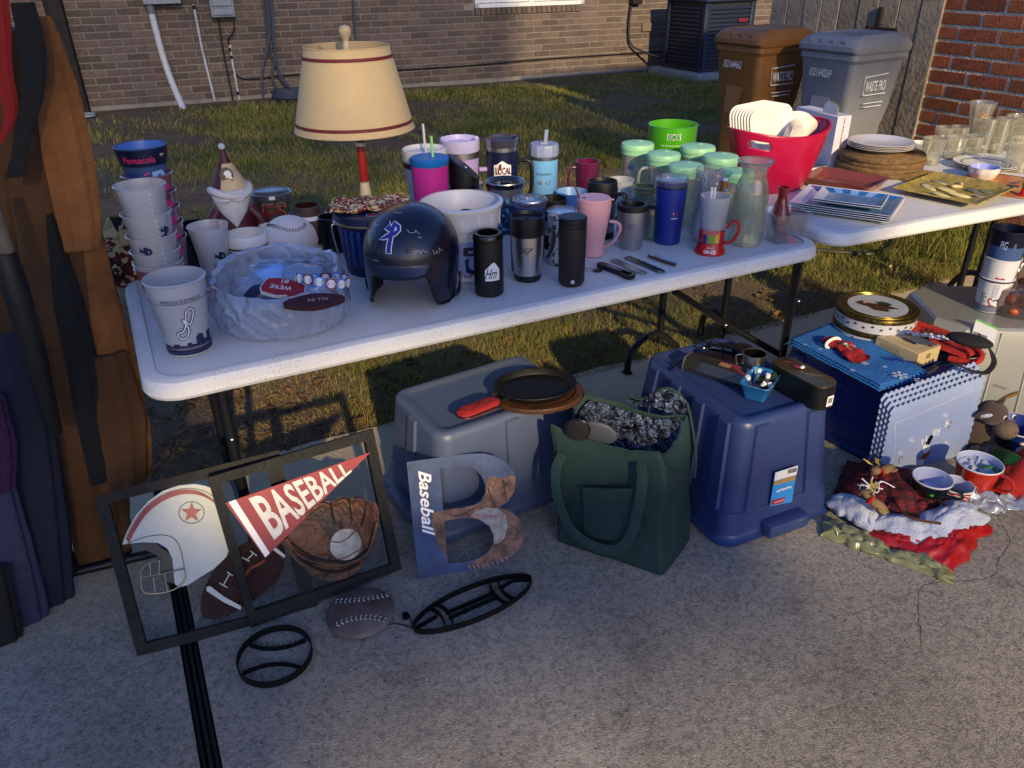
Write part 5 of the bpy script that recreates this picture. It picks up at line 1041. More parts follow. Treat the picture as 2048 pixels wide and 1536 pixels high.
# ---- lilac tumbler
c = Cup(925, 420, 58, 276, 78); t = c.thing('lilac_tumbler', 'lilac tumbler with white lid, steel band and lilac loop handle', 'tumbler'); H = c.h; M_li = mat('lilac_plastic', 'b9a3da', .4)
rev('body', hollow(c.rb, c.rt, H*.82, .003), M_li, t, 44); rev('steel_band', [(c.rt+.001,H*.74),(c.rt+.0012,H*.83)], STEEL2, t, 44); rev('lid', [(c.rt,H*.82),(c.rt*1.03,H*.84),(c.rt*1.02,H*.99),(c.rt*.96,H),(c.rt*.9,H*.93),(0,H*.92)], mat('lid_lilac', 'c9bfe0', .4), t, 44)
for s in (-1, 1): mesh('lid_tab', box(.014,.012,.012,(0,0,0),.003), MATS['lid_lilac'], t, loc=(s*c.rt*.86, 0, H*1.0))
handle(t, M_li, c.a+1.4, [(c.rt,H*.55),(c.rt*1.7,H*.55),(c.rt*1.85,H*.45),(c.rt*1.8,H*.2),(c.rt*1.1,H*.12)], .0085)
# ---- black spouted bottle
c = Cup(932, 455, 52, 333, 60); t = c.thing('spouted_bottle', 'black sports bottle with slanted spout lid in front of the lilac tumbler', 'bottle'); H = c.h
rev('body', [(0,0),(c.rb,0),(c.rt,H*.7),(c.rt,H*.72),(0,H*.72)], KB, t); g = lathe([(c.rt,H*.7),(c.rt*1.02,H*.74),(c.rt*1.02,H*1.0),(c.rt*.9,H*1.02),(0,H*1.02)], 44)
V = [(x, y, z+(max(0, z-H*.74)/(H*.26))*(-(x)*.75)) for x, y, z in g[0]]; mesh('spout_lid', (V, g[1]), K, t); mesh('latch', box(.012,.008,.006,(.006,-.004,0),.002), M_pvc, t, loc=(0,0,H*.99))
# ---- navy tumbler LOCAL
c = Cup(1006, 420, 56, 274, 65); t = c.thing('navy_tumbler', 'navy tumbler with LOCAL sticker and thick black loop handle', 'tumbler'); H = c.h; c.hb = H*.88
rev('body', hollow(c.rb, c.rt, H*.88, .003), NAVY, t, 44); rev('steel_band', [(c.rt+.0008,H*.83),(c.rt+.001,H*.885)], STEEL, t, 44); rev('lid', [(c.rt,H*.88),(c.rt*1.04,H*.89),(c.rt*1.04,H*.99),(c.rt*.98,H),(c.rt*.9,H*.96),(0,H*.95)], glassm('smoke_lid2', '8a8a98', .4, .4, '77788a', .1), t, 44)
mesh('lid_tab', box(.02,.014,.014,(0,0,0),.004), mat('brown_tab', '4a3524', .5), t, loc=(-c.rt*.7,-.01,H*1.0)); mesh('lid_tab', box(.02,.014,.01,(0,0,0),.004), K, t, loc=(c.rt*.8,.0,H*.99))
handle(t, K, c.a+1.5, [(c.rt*.98,H*.66),(c.rt*1.55,H*.68),(c.rt*1.82,H*.60),(c.rt*1.84,H*.3),(c.rt*1.6,H*.16),(c.rt*1.02,H*.15)], [(.0088,.007)]*31, flat=True)
emblem(t, [(-.03,-.03),(.032,-.03),(.032,.012),(.022,.014),(.0,.028),(-.02,.014),(-.03,.012)], c, H*.60, WP, name='sticker'); letter(t, 'LOCAL', .026, c, H*.57, NV, wid=.058, dx=.004, off=.0014); letter(t, 'LOCAL', .022, c, H*.57, GARN, wid=.052, dx=.004, off=.002)
emblem(t, [(-.012,.008),(-.004,.014),(-.002,-.006),(-.014,-.012)], c, H*.62, GARN, off=.0018)
# ---- light blue tumbler
c = Cup(1087, 412, 44, 286, 57); t = c.thing('light_blue_tumbler', 'light blue tumbler with black handwritten script and grey flip straw lid', 'tumbler'); H = c.h; M_lb = mat('sky_enamel', '6aa3d2', .4); M_gl = mat('lid_greyblue', '7f8aa8', .4)
prf = [(0,0),(c.rb*.9,0),(c.rb,.006),(c.rb,H*.13),(c.rt*.97,H*.2),(c.rt,H*.76)]; rc_ = lambda z: np.interp(z, [p[1] for p in prf[1:]], [p[0] for p in prf[1:]]); rev('body', prf+[(0,H*.76)], M_lb, t, 44); rev('steel_band', [(c.rt+.0005,H*.755),(c.rt+.0008,H*.80)], STEEL, t, 44)
rev('lid', [(c.rt,H*.80),(c.rt*1.05,H*.82),(c.rt*1.05,H*.95),(c.rt*1.0,H*.99),(c.rt*.9,H*1.0),(0,H*.99)], M_gl, t, 12, ang=25); mesh('straw', box(.014,.010,.05,(0,0,0),.003), M_gl, t, loc=(.006,-.004,H*1.0+.022), rot=(0,rad(6),0)); mesh('hinge', box(.03,.02,.01,(0,0,0),.003), M_gl, t, loc=(.0,0,H*1.0))
letter(t, 'Conquistador', .013, c, H*.54, NV, wid=.058, rfn=rc_); letter(t, 'Classic 2', .012, c, H*.40, NV, wid=.05, rfn=rc_); emblem(t, [(-.004,-.012),(.006,-.014),(.002,.004),(-.003,.016)], c, H*.42, mat('print_grey','8d99a8',.6), rfn=rc_); emblem(t, disk(.0018,n=8), c, H*.1, KB, rfn=rc_)
# ---- plum mug, blue dish, clear cups
c = Cup(1173, 398, 44, 322, 49); t = c.thing('plum_mug', 'tall translucent plum coloured plastic mug with thin handle', 'mug'); M_plum = glassm('plum_plastic', 'b0407a', .4, .72, '8a1f58', .25); rev('body', hollow(c.rb, c.rt, c.h, .003), M_plum, t); handle(t, M_plum, c.a-1.35, [(c.rt,c.h*.84),(c.rt*1.45,c.h*.80),(c.rt*1.6,c.h*.5),(c.rt*1.4,c.h*.14),(c.rb*1.0,c.h*.08)], .0045)
c = Cup(1142, 420, 46, 382, 64); t = c.thing('blue_bowl', 'pale blue plastic bowl behind the pink mug', 'bowl'); rev('body', hollow(c.rb, c.rt, c.h, .002), mat('pale_blue_plastic', '6f9ccb', .4), t)
c = Cup(1238, 428, 40, 358, 52); t = c.thing('plastic_cup', 'plain translucent white plastic cup right of the black travel mug', 'cup'); rev('body', hollow(c.rb, c.rt, c.h, .0015, lip=.0015), M_stad, t)
def jar(px, pyf, wb, pyt, wt, lab):
    c = Cup(px, pyf, wb, pyt, wt); t = c.thing('mason_jar', lab, 'jar', 'mason jars'); H = c.h; g = glassm('jar_glass', 'dfeae2', .4, .10, 'cfe0d0', .08)
    rev('body', [(0,0),(c.rb*.92,0),(c.rb,.006),(c.rb*1.04,H*.5),(c.rb*1.0,H*.68),(c.rt*.9,H*.78),(c.rt*.9,H*.97),(c.rt*.84,H*.97),(c.rt*.84,H*.78),(c.rb*.94,H*.66),(c.rb*.95,.008),(0,.008)], g, t)
    rev('screw_band', [(c.rt*.93,H*.80),(c.rt,H*.81),(c.rt*1.0,H*.86),(c.rt*.97,H*.87),(c.rt*1.0,H*.88),(c.rt*1.0,H*.97),(c.rt*.93,H*.99),(c.rt*.86,H*.985)], mat('zinc_band', 'a8a47e', .3, .9), t); handle(t, g, c.a+1.2, [(c.rb*1.0,H*.62),(c.rb*1.5,H*.58),(c.rb*1.5,H*.3),(c.rb*1.0,H*.22)], .0045); return t
jar(1284, 450, 42, 370, 45, 'glass jar mug with open screw band right of the white cup'); jar(1300, 482, 34, 414, 36, 'small glass jar mug half hidden between steel cup and blue tumbler')
# ---- royal blue tumbler
c = Cup(1333, 491, 50, 355, 63); t = c.thing('blue_tumbler', 'royal blue tapered tumbler with clear lid near the right of the table', 'tumbler'); H = c.h
c.hb = H*.88; rev('body', hollow(c.rb, c.rt, H*.88, .003), mat('royal_blue', '14267e', .38), t, 48); rev('dark_band', [(c.rt-.0005,H*.865),(c.rt+.0006,H*.88),(c.rt-.0005,H*.90)], KB, t, 44); rev('lid', [(c.rt*1.0,H*.89),(c.rt*1.06,H*.93),(c.rt*1.07,H*.99),(c.rt*1.0,H*1.01),(c.rt*.9,H*.96),(0,H*.95)], CLEARP, t, 44); mesh('lid_slider', box(.026,.014,.006,(0,0,0),.002), CLEARP, t, loc=(0,0,H*.975))
letter(t, 'F', .008, c, H*.50, WP, dx=.014, rfn=c.r); marks(t, c, H*.43, .02, .005, WP, dx=.018, n=5); emblem(t, [(-.004,-.004),(.004,-.004),(.004,.004),(-.004,.004)], c, H*.5, mat('print_red','a01c28',.5), dx=.024)
# ---- pitchers with green lids
PIT = glassm('ribbed_clear', 'f8faf4', .32, .26, 'f4f4e4', .12); MLID = mat('mint_lid', '8fc79a', .4, var=(14,.08))
def pitcher(px, pyf, wb, pyt, wt, lab, hp, fig=None):
    c = Cup(px, pyf, wb, pyt, wt); t = c.thing('lidded_mug', lab, 'mug', 'clear mugs with mint green lids'); H = c.h
    rev('body', hollow(c.rb, c.rt*.96, H*.90, .0025, mid=[(c.rb*1.02,.01),(c.rt*.93,H*.8)]), PIT, t, 44)
    rev('lid', [(c.rt*.93,H*.80),(c.rt*.97,H*.80),(c.rt*.98,H*.87),(c.rt*1.02,H*.88),(c.rt*1.03,H*.94),(c.rt*.97,H*.975),(c.rt*.6,H*1.0),(0,H*1.005)], MLID, t, 44)
    mesh('lid_spout', box(.014,.008,.003,(0,0,0),.001), MLID, t, loc=(.01,.004,H*1.006)); 
    if hp: handle(t, PIT, c.a+hp, [(c.rt*.94,H*.74),(c.rt*1.35,H*.72),(c.rt*1.5,H*.58),(c.rt*1.4,H*.3),(c.rb*1.03,H*.2)], .0055)
    for k in range(9): mesh('flute', tube([(c.r(z)*1.0*math.cos(c.a-.9+k*.22), c.r(z)*math.sin(c.a-.9+k*.22), z) for z in (H*.1,H*.5)], .0012, 5), PIT, t)
    if fig:
        for pl_, m_ in fig: emblem(t, pl_, c, H*.6, m_, dx=-.016)
    return c, t
PB = mat('print_cyan', '1c7fae', .5); PR = mat('print_red', 'a01c28', .5); PG = mat('print_green', '3f9a34', .5); PY = mat('print_yellow', 'd3b81e', .5)
pitcher(1268, 400, 52, 283, 65, 'lidded clear mug with small blue figure print, leftmost of the mint lidded group', 0, [([(-.004,-.012),(.006,-.010),(.008,.004),(.002,.012),(-.006,.006)], PB), ([(-.016,-.006),(-.007,-.008),(-.008,.002),(-.014,.004)], PR)])
pitcher(1385, 402, 52, 289, 68, 'mint lidded clear mug at the back, in front of the lime bucket', 0)
pitcher(1318, 425, 52, 303, 66, 'mint lidded clear mug with handle, second from the left', -1.2)
pitcher(1428, 430, 50, 308, 70, 'mint lidded clear mug left of the red tub', 0)
pitcher(1360, 455, 54, 326, 70, 'front mint lidded clear mug with handle behind the blue tumbler', -1.15)
pitcher(1462, 448, 50, 338, 66, 'mint lidded clear mug with yellow figure print behind the flared vase', .0, [([(-.004,-.006),(.004,-.006),(.006,.004),(.0,.009),(-.005,.004)], PY)])
# ---- lime bucket
c = Cup(1336, 372, 76, 247, 98); t = c.thing('lime_bucket', 'bright lime green translucent pail with white printed lettering behind the mint lidded mugs', 'bucket'); H = c.h
rev('body', hollow(c.rb, c.rt, H, .002, mid=[(c.rb*1.15,H*.3),(c.rt*.97,H*.75)], lip=.002), glassm('lime_plastic', '9cf02a', .35, .82, '62cc10', .3), t, 56); rc_ = lambda z: np.interp(z, [0,H*.3,H*.75,H],[c.rb,c.rb*1.15,c.rt*.97,c.rt])
letter(t, 'DICK\'S', .024, c, H*.85, WP, wid=.052, dx=.008, rfn=rc_); letter(t, 'DICK\'S', .019, c, H*.85, mat('print_greengrey','4c7a6c',.5), wid=.046, dx=.008, rfn=rc_, off=.0018); letter(t, 'May the 4th be with you', .007, c, H*.70, WP, wid=.08, rfn=rc_)
# ---- clear flared boot glass with bee handle
c = Cup(1405, 487, 46, 336, 58); t = c.thing('tall_mug', 'tall clear plastic mug whose handle is a column of tiny coloured ornaments', 'mug'); H = c.h
rev('body', hollow(c.rb*1.0, c.rt, H, .0025, mid=[(c.rb*1.45,H*.14),(c.rb*1.3,H*.3),(c.rt*.86,H*.5),(c.rt*.93,H*.82),(c.rt*.98,H*.84)]), CLEARP, t, 44)
zs = np.linspace(.38, .82, 12); cols = [mat('handle_brown','6e3418',.5), PG, mat('handle_tan','b98a55',.5), PB, mat('handle_brown','6e3418',.5), mat('handle_green2','4f8a30',.5)]
for k, z_ in enumerate(zs): rr_ = c.rt*(1.0+.62*math.sin((z_-.38)/.44*math.pi)*.6)+.004; mesh('handle_bead', sph(.0055 if k < 8 else .0075, n=10, m_=6), cols[k % 6], t, loc=(rr_*math.cos(c.a+1.1), rr_*math.sin(c.a+1.1), H*z_))
mesh('handle_column', tube([(c.rt*1.15*math.cos(c.a+1.1), c.rt*1.15*math.sin(c.a+1.1), H*.66), (c.rt*1.15*math.cos(c.a+1.1), c.rt*1.15*math.sin(c.a+1.1), H*.86)], .010, 10), mat('honey_brown','7a4a1e',.5), t); mesh('handle_cap', sph(.011, n=14, m_=8, sc=(1,1,.6)), mat('cap_lilac','a0a2c8',.4), t, loc=(c.rt*1.15*math.cos(c.a+1.1), c.rt*1.15*math.sin(c.a+1.1), H*.88))
# ---- red based clear mug
c = Cup(1418, 513, 60, 390, 60); t = c.thing('souvenir_mug', 'clear mug on red base lettered ON ICE, with red loop handle', 'mug'); H = c.h; M_r2 = mat('bright_red', 'b8140f', .3)
rb0 = c.rb; prf = [(0,0),(rb0,0),(rb0*1.0,.005),(rb0*.86,H*.12),(rb0*.80,H*.18),(rb0*.78,H*.2)]; rev('base', prf+[(0,H*.2)], M_r2, t, 44)
rev('body', [(rb0*.72,H*.19),(c.rt*.80,H*.4),(c.rt,H),(c.rt-.0025,H),(c.rt*.74,H*.4),(rb0*.66,H*.2),(0,H*.2)], FROST, t, 44); r2 = lambda z: np.interp(z, [0,H*.12,H*.2,H*.45,H],[rb0,rb0*.86,rb0*.79,c.rt*.86,c.rt]); rk = lambda z: r2(z)+.0015
g = []
for k in range(-4, 5): a_ = k*.0105; mesh('sleeve', wrap(slab(dense([(a_-.0052,-.022),(a_+.0052,-.022),(a_+.0052,.006),(a_+.003,.014),(a_-.003,.014),(a_-.0052,.006)], .004), 0, .0008), rk, c.a, H*.36, .0008), M_r2 if abs(k) > 2 else mat('pale_red','cf6a60',.4), t, ang=0)
blob = lambda sx: [(sx*x, y) for x, y in [(-.007,-.014),(-.002,-.012),(.0,-.015),(.006,-.014),(.005,-.004),(.009,.002),(.005,.004),(.004,.012),(-.002,.014),(-.006,.009),(-.009,.003),(-.005,-.003)]]
for k, m_ in ((-.019, mat('print_blue2','16307e',.5)), (.0, mat('print_green3','58a838',.5)), (.018, PY)): emblem(t, blob(1), c, H*.30, m_, rfn=rk, dx=k, off=.0026, name='figure')
letter(t, 'ON ICE', .010, c, H*.07, WP, wid=.036, rfn=r2, off=.0015); letter(t, 'Disney', .007, c, H*.135, WP, wid=.02, rfn=r2, off=.0015)
handle(t, M_r2, c.a+1.25, [(rb0*.84,H*.2),(rb0*1.35,H*.24),(rb0*1.75,H*.42),(rb0*1.65,H*.58),(rb0*1.3,H*.60),(rb0*.98,H*.46)], [(.0062,.0045)]*31, flat=True)
for k in range(2): mesh('straw', tube([(-.012+.006*k,.0,H*.6),(-.014+.010*k,.004,H+.022)], .0035, 10), WH, t)
# ---- fluted vase
c = Cup(1488, 496, 66, 320, 71); t = c.thing('glass_vase', 'tall clear green tinted glass vase with narrow neck and thick rim', 'vase'); H = c.h; VG = glassm('vase_glass', 'f4faf2', .30, .16, 'f0f4dc', .04)
fl = lambda a, z: 1+.03*math.cos(a*8)*(1 if z < H*.8 else 0)
out = [(0,0),(c.rb*.9,0),(c.rb*.95,.008),(c.rb*.98,H*.3),(c.rb*.98,H*.6),(c.rb*.88,H*.72),(c.rt*.66,H*.84),(c.rt*.74,H*.92),(c.rt*1.0,H*.985),(c.rt*.99,H)]; inn = [(r-.003, z) for r, z in reversed(out[3:])]+[(c.rb*.85,.014),(0,.014)]
rev('body', out+inn, VG, t, 48); t.children[0].data.materials[0] = VG; rev('rim', [(c.rt*1.0,H*.985),(c.rt*1.02,H*.993),(c.rt*1.0,H*1.0),(c.rt*.96,H*.995)], glassm('vase_rim', 'a8c0a0', .5, .3, '8fb09a', .05), t, 48)
for k in range(8): a_ = c.a-1.4+k*.4; mesh('flute', tube([((c.rb*1.0)*math.cos(a_),(c.rb*1.0)*math.sin(a_),z) for z in (H*.04,H*.3,H*.58)], .0016, 6), VG, t)
# ---- crystal bowl with red bottle
c = Cup(1560, 485, 40, 420, 98); t = c.thing('crystal_bowl', 'square cut clear crystal bowl at the right corner of the near table', 'bowl'); H = c.h; CR = glassm('crystal', 'fbfcfb', .32, .04, 'ffffff', .02)
ls = [rr(2*c.rb*1.3, 2*c.rb*1.3, .004, 0), rr(2*c.rb*1.35, 2*c.rb*1.35, .004, .006), rr(2*c.rt*.80, 2*c.rt*.80, .004, H*.98), rr(2*c.rt*.80-.004, 2*c.rt*.80-.004, .004, H), rr(2*c.rt*.80-.010, 2*c.rt*.80-.010, .004, H*.985), rr(2*c.rb*1.1, 2*c.rb*1.1, .004, .010)]
mesh('body', loft(ls), CR, t, ang=25, rot=(0,0,rad(12))); w2 = c.rt*.80
for q in range(4):
    for k in range(-2, 3): x0, x1 = k*.003, k*.010; mesh('cut_ray', xf(tube([(x0,-(c.rb*1.35+.002),.012),(x1,-(c.rb*1.35+(w2-c.rb*1.35)*.6+.002),H*.62)], .0013, 5), (0,0,0), (0,0,rad(12+90*q))), CR, t)
b = Cup(1553, 470, 44, 374, 22, TT+.006); t = b.thing('red_bottle', 'small hobnail red glass bottle standing in the crystal bowl', 'bottle'); H = b.h; RG = glassm('ruby_glass', 'e0241a', .4, .62, 'c4140f', .06)
out = [(0,0),(b.rb*.8,0),(b.rb*1.0,H*.1),(b.rb*.98,H*.35),(b.rb*.62,H*.60),(b.rt*.85,H*.74),(b.rt*.85,H*.92),(b.rt*1.1,H*.97),(b.rt*1.1,H)]; rc_ = lambda z: np.interp(z, [p[1] for p in out[1:]], [p[0] for p in out[1:]])
rev('body', out+[(b.rt*.8,H),(b.rt*.6,H*.8),(b.rb*.8,H*.2),(0,.01)], RG, t, 36)
hb_ = [sph(.0016, (rc_(z)*math.cos(a+z*40), rc_(z)*math.sin(a+z*40), z), 6, 4) for z in np.linspace(H*.12, H*.62, 9) for a in np.linspace(0, 2*math.pi, 15)[:-1]]; mesh('hobnails', join(*hb_), RG, t, kind='stuff')
# ---- openers on the table
def flatthing(name, lab, cat, px, py, ang_, grp=None, z=TT): P = W(px, py, z+.0006); return thing(name, lab, cat, P, ang_, grp)
def dirang(p, q, z=TT): a, b = W(*p, z), W(*q, z); return math.atan2(b.y-a.y, b.x-a.x), (b-a).length
def paddle(L, w1, w2): return [(-L/2+w1*.5*(1-math.cos(a)), w1*.5*math.sin(a)) for a in np.linspace(-math.pi/2, math.pi/2, 10)][::-1]
def opener(p, q, wd, lab, m):
    a, L = dirang(p, q); t = flatthing('bottle_opener', lab, 'bottle opener', (p[0]+q[0])/2, (p[1]+q[1])/2, a, 'steel bottle openers'); h = wd/2
    ol = [(-L/2+.006,-h),(-L/2,-h*.6),(-L/2,h*.6),(-L/2+.006,h)]+[(L/2-.02,h*.95),(L/2-.006,h*.9),(L/2,h*.5),(L/2,-h*.5),(L/2-.006,-h*.9),(L/2-.02,-h*.95)]
    mesh('plate', slab(ol, 0, .0025, [disk(h*.62, (-L/2+h*.95, 0), 16), disk(h*.66, (L/2-h*.95, 0), 16, sx=1.0, sy=.9)]), m, t, ang=20); mesh('rim', tube([(x, y, .0022) for x, y in ol], .0008, 5, True), STEEL, t)
opener((1225,520), (1290,548), .027, 'brushed steel bar opener next to the dark corkscrew', STEEL2); opener((1252,514), (1325,545), .027, 'dark coated bar opener, rightmost of the flat openers', mat('dark_steel', '4a4648', .35, .9))
a, L = dirang((1196,532),(1262,556)); t = flatthing('wine_key', 'dark brown waiter\'s corkscrew with white lettering and steel hoop', 'corkscrew', 1229, 544, a)
mesh('handle', xf(loft([rr(L, .022, .008, 0), rr(L, .024, .008, .004), rr(L, .022, .008, .012)]), (0,0,0)), mat('dark_brown_plastic', '201416', .35), t); mesh('head', xf(loft([rr(.04,.030,.010,0), rr(.042,.032,.010,.012)]), (L/2-.012,-.002,0)), MATS['dark_brown_plastic'], t); marks(t, None, .0126, .055, .008, WP, dx=-.004, n=9)
mesh('hoop', tube([(-L/2+.012+.014*math.cos(a_), .018+.010*math.sin(a_), .004) for a_ in np.linspace(0, 2*math.pi, 20)[:-1]], .0014, 6, True), STEEL, t)
for k in range(3): mesh('rivet', sph(.0018, n=8, m_=5), STEEL, t, loc=(L/2-.02+.009*k, .004, .0125))
t = flatthing('keyring', 'black key fob on a split ring beside the dark tumbler', 'key ring', 1186, 540, 0); mesh('ring', tube([(-.012+.014*math.cos(a_), .004+.011*math.sin(a_), .0015) for a_ in np.linspace(0, 2*math.pi, 24)[:-1]], .0012, 6, True), STEEL2, t); mesh('fob', slab([(.0,-.016),(.014,-.020),(.026,-.012),(.022,.0),(.006,.002)], 0, .004), K, t, ang=20)
a, L = dirang((1298,513),(1350,532)); t = flatthing('corkscrew', 'small steel corkscrew lying open at the table edge', 'corkscrew', 1324, 523, a); mesh('handle', tube(smooth([(-L/2,-.004,.004),(0,-.006,.005),(L/2,0,.004)], 5), .0042, 8), mat('bronze_steel', '7a5c4a', .3, .9), t); mesh('lever', tube([(-.004,.002,.006),(L/2-.004,.008,.006)], .003, 6), STEEL, t)
mesh('worm', tube([(-L/2+.010+.030*k/40, .007+.0035*math.cos(k*.95), .007+.0035*math.sin(k*.95)) for k in range(41)], .001, 5), STEEL, t)

# ================================================================ second table: plates, tubs, glassware
CER = mat('white_ceramic', 'd6d1cc', .18, coat=.3, var=(8,.05)); FOAM = mat('foam_plate_white', 'dcd8d2', .6, bump=(90,.2))
# ---- red party tub
C, r_ = spot(1538, 393, 150, TT); t = thing('party_tub', 'large crimson plastic party tub with slot handles holding foam plates', 'tub', C, az2+rad(4)); H = hgt(C, 254); dT = PX(C+Vector((0,0,H)))[2]
RA = 116*dT/F_PX; RB_ = RA*.66; ra, rb_2 = RA*.60, RA*.42
def tubf(a, b): an = 2*math.pi*a; k = b**.8; x = (ra+(RA-ra)*k)*math.cos(an); y = (rb_2+(RB_-rb_2)*k)*math.sin(an); return (x, y, H*b+.012*b*math.cos(2*an)+(.0018 if abs(b-.45) < .02 or abs(b-.12) < .02 else 0)*0)
nu, nv = 160, 40; g = grid(tubf, nu, nv, True)
def inhole(k):
    i, j = divmod(k, nv-1); a, b = (i+.5)/nu*360, (j+.5)/(nv-1)
    for a0 in (216, 40):
        da = abs((a-a0+180) % 360-180)/13.5; db = abs(b-.83)/.062
        if da < .8 and db < 1: return True
        if da >= .8 and math.hypot((da-.8)/.2*1.0, db) < 1: return True
    return False
fs_ = [f for k, f in enumerate(g[1]) if not inhole(k)]
TUB = mat('crimson_plastic', 'b00e3c', .28, coat=.2, var=(6,.08)); o = mesh('body', (g[0], fs_), TUB, t, ang=0); o.data.shade_smooth(); solid(o, .003, 1)
mesh('rim', tube([tubf(a, 1.0) for a in np.linspace(0, 1, 97)[:-1]], .0045, 8, True), TUB, t); mesh('bottom', slab([tubf(a, 0)[:2] for a in np.linspace(0, 1, 65)[:-1]], .0, .004), TUB, t)
mesh('moulded_line', join(tube([(lambda p: (p[0]*1.004, p[1]*1.004, p[2]))(tubf(a, .55+.07*math.cos(4*math.pi*a))) for a in np.linspace(0,1,97)[:-1]], .0016, 6, True), tube([(lambda p: (p[0]*1.004, p[1]*1.004, p[2]))(tubf(a, .16)) for a in np.linspace(0,1,97)[:-1]], .0016, 6, True)), TUB, t)
tubC, tubH, tubR = C, H, az2+rad(4)
def tubpt(x, y, z): return tubC+Vector((x*math.cos(tubR)-y*math.sin(tubR), x*math.sin(tubR)+y*math.cos(tubR), z))
pl = xf(loft([rr(.13,.13,.03,0), rr(.135,.135,.03,.0), rr(.19,.19,.04,.016), rr(.215,.215,.045,.018), rr(.215,.215,.045,.0205), rr(.188,.188,.04,.0185), rr(.133,.133,.03,.0025), rr(.10,.10,.02,.0025)]), sc=(.84,.84,1))
p0_ = thing('foam_plate', 'square white foam plate, frontmost of those standing in the crimson tub', 'plate', tubpt(-.05,.0,H-.012), 0, 'foam plates in the tub', eul=(rad(80), rad(-6), tubR+rad(-8))); mesh('body', pl, FOAM, p0_); 
g = [xf(box(.002,.0012,.16), (-.07+.006*i,0,.0), (rad(90),0,0)) for i in range(24)]; mesh('embossed_rib', join(*[xf(box(.0016,.14,.0012), (-.062+.0054*i,0,.0035)) for i in range(24)]), FOAM, p0_, kind='stuff')
for i in range(1, 8): dup(p0_, tubpt(-.05-.006*i,.009*i,H-.012+.001*i), eul=(rad(80), rad(-6), tubR+rad(-8)), label=['','second','third','fourth','fifth','sixth','seventh','hindmost'][i]+' square white foam plate in the row standing in the tub')
# bowls in the tub
bw = lathe(hollow(.035,.075,.045,.0012,lip=.001), 40, fn=lambda a, z: 1+.012*math.sin(a*40)*min(1, z/.02))
b0 = thing('plastic_bowl', 'ribbed white plastic bowl, open mouth of the nested row lying in the tub', 'bowl', tubpt(.0,-.05,H*.72), 0, 'nested plastic bowls in the tub', eul=(rad(78), rad(10), tubR+rad(18))); mesh('body', bw, FOAM, b0)
for i in range(1, 6): dup(b0, tubpt(.0+.008*i,-.05+.011*i,H*.72+.002*i), eul=(rad(78), rad(10), tubR+rad(18)), label='ribbed white plastic bowl, number '+['','two','three','four','five','six'][i]+' back in the nested row in the tub')
b1_ = dup(b0, tubpt(.10,.0,H*.78), eul=(rad(-40), rad(30), tubR), label='ribbed white plastic bowl lying on its side at the right end of the tub')
for i in range(1, 3): dup(b0, tubpt(.10-.012*i,.004,H*.78+.008*i), eul=(rad(-40), rad(30), tubR), label='white plastic bowl nested '+['','under','deepest under'][i]+' the one at the right end of the tub')
# ---- white standing folder with card
Pb = W(1658, 335, TT); hB = hgt(Pb, 233); a_ = W(1603, 214, TT+hB); b_ = W(1687, 234, TT+hB); c_ = W(1700, 229, TT+hB); dv = Vector((a_.x-b_.x, a_.y-b_.y, 0)); azb = math.atan2(dv.y, dv.x)+math.pi; wB = dv.length; tk = (c_-b_).length
t = thing('folder_box', 'tall white cardboard folder standing upright behind the crimson tub with printed spine', 'box', Pb, azb)
M_card = mat('white_card', 'c8c2cc', .6, var=(10,.05)); mesh('body', box(wB, tk, hB, (-wB/2, tk/2, hB/2), .002), M_card, t)
g = []
for k, (col_, yy) in enumerate(((KB,.86),(KB,.72),(PR,.62),(KB,.5),(PR,.42),(KB,.3),(KB,.18))):
    for j in range(4): mesh('spine_print', xf(slab([(-.004,-.0012),(.004,-.0012),(.003,.0014),(-.003,.0010)], 0, .0003), (0,0,0), (rad(90),rad(90*(j % 2)),rad(90))), col_, t, loc=(.0006+.0003, tk/2, hB*yy+.006*j), ang=0)
t = thing('pamphlet', 'pale card with olive border sticking up out of the white folder', 'card', Pb+Vector((0,0,hB)), azb); ol = [(-.10,-.02),(-.10,.035),(-.085,.055),(-.03,.045),(-.012,.03),(-.012,-.02)]
mesh('border', xf(slab(ol, 0, .002), (0,.006,0), (rad(84),0,0)), mat('olive_card', '7c8442', .6), t, ang=0); mesh('sheet', xf(slab([(x*.93-.004, y*.9) for x, y in ol], 0, .001), (0,.0035,0), (rad(84),0,0)), M_card, t, ang=0)
# ---- rope placemats and plates
C, r_ = spot(1752, 358, 158, TT); M_rope = mat('jute_rope', '8a6a42', .9, var=(60,.5), bump=(260,.9)); RR = r_*1.0
sp = []; n_r = 9
for k in range(n_r+1): rad_ = RR-.0088*k; 
def matmesh(R):
    gs = []; k = 0; r = R
    while r > .02: gs.append(lathe([(r-.0046,.0),(r-.0028,.0035),(r,.0048),(r+.0028,.0035),(r+.0046,0),(r+.0028,-.0035),(r,-.0048),(r-.0028,-.0035),(r-.0046,0)], 56, fn=lambda a, z, kk=k: 1+.006*math.sin(a*52+z*500+kk))); r -= .0092; k += 1
    return join(*gs)
mm = matmesh(RR); pm = None; zz = TT+.0098
for i in range(4):
    if pm is None: pm = thing('rope_placemat', 'round jute rope placemat, lowest of the stack under the white plates', 'placemat', (C.x, C.y, zz), 0, 'round rope placemats in a stack'); mesh('coils', xf(mm, sc=(1,1,2.0)), M_rope, pm)
    else: dup(pm, (C.x+.003*(-1)**i, C.y-.003*i, zz+.0195*i), rz=i*.7, label='round jute rope placemat, '+['','second from bottom','third from bottom','topmost with sunlit right edge'][i]+' in the stack')
g = matmesh(RR*.62); t = thing('woven_mat', 'flat braided yellow straw mat showing right of the rope placemats', 'mat', W(1842, 353, TT+.004), 0); mesh('coils', g, mat('straw_yellow', 'a88a4a', .85, var=(50,.5), bump=(200,.9)), t)
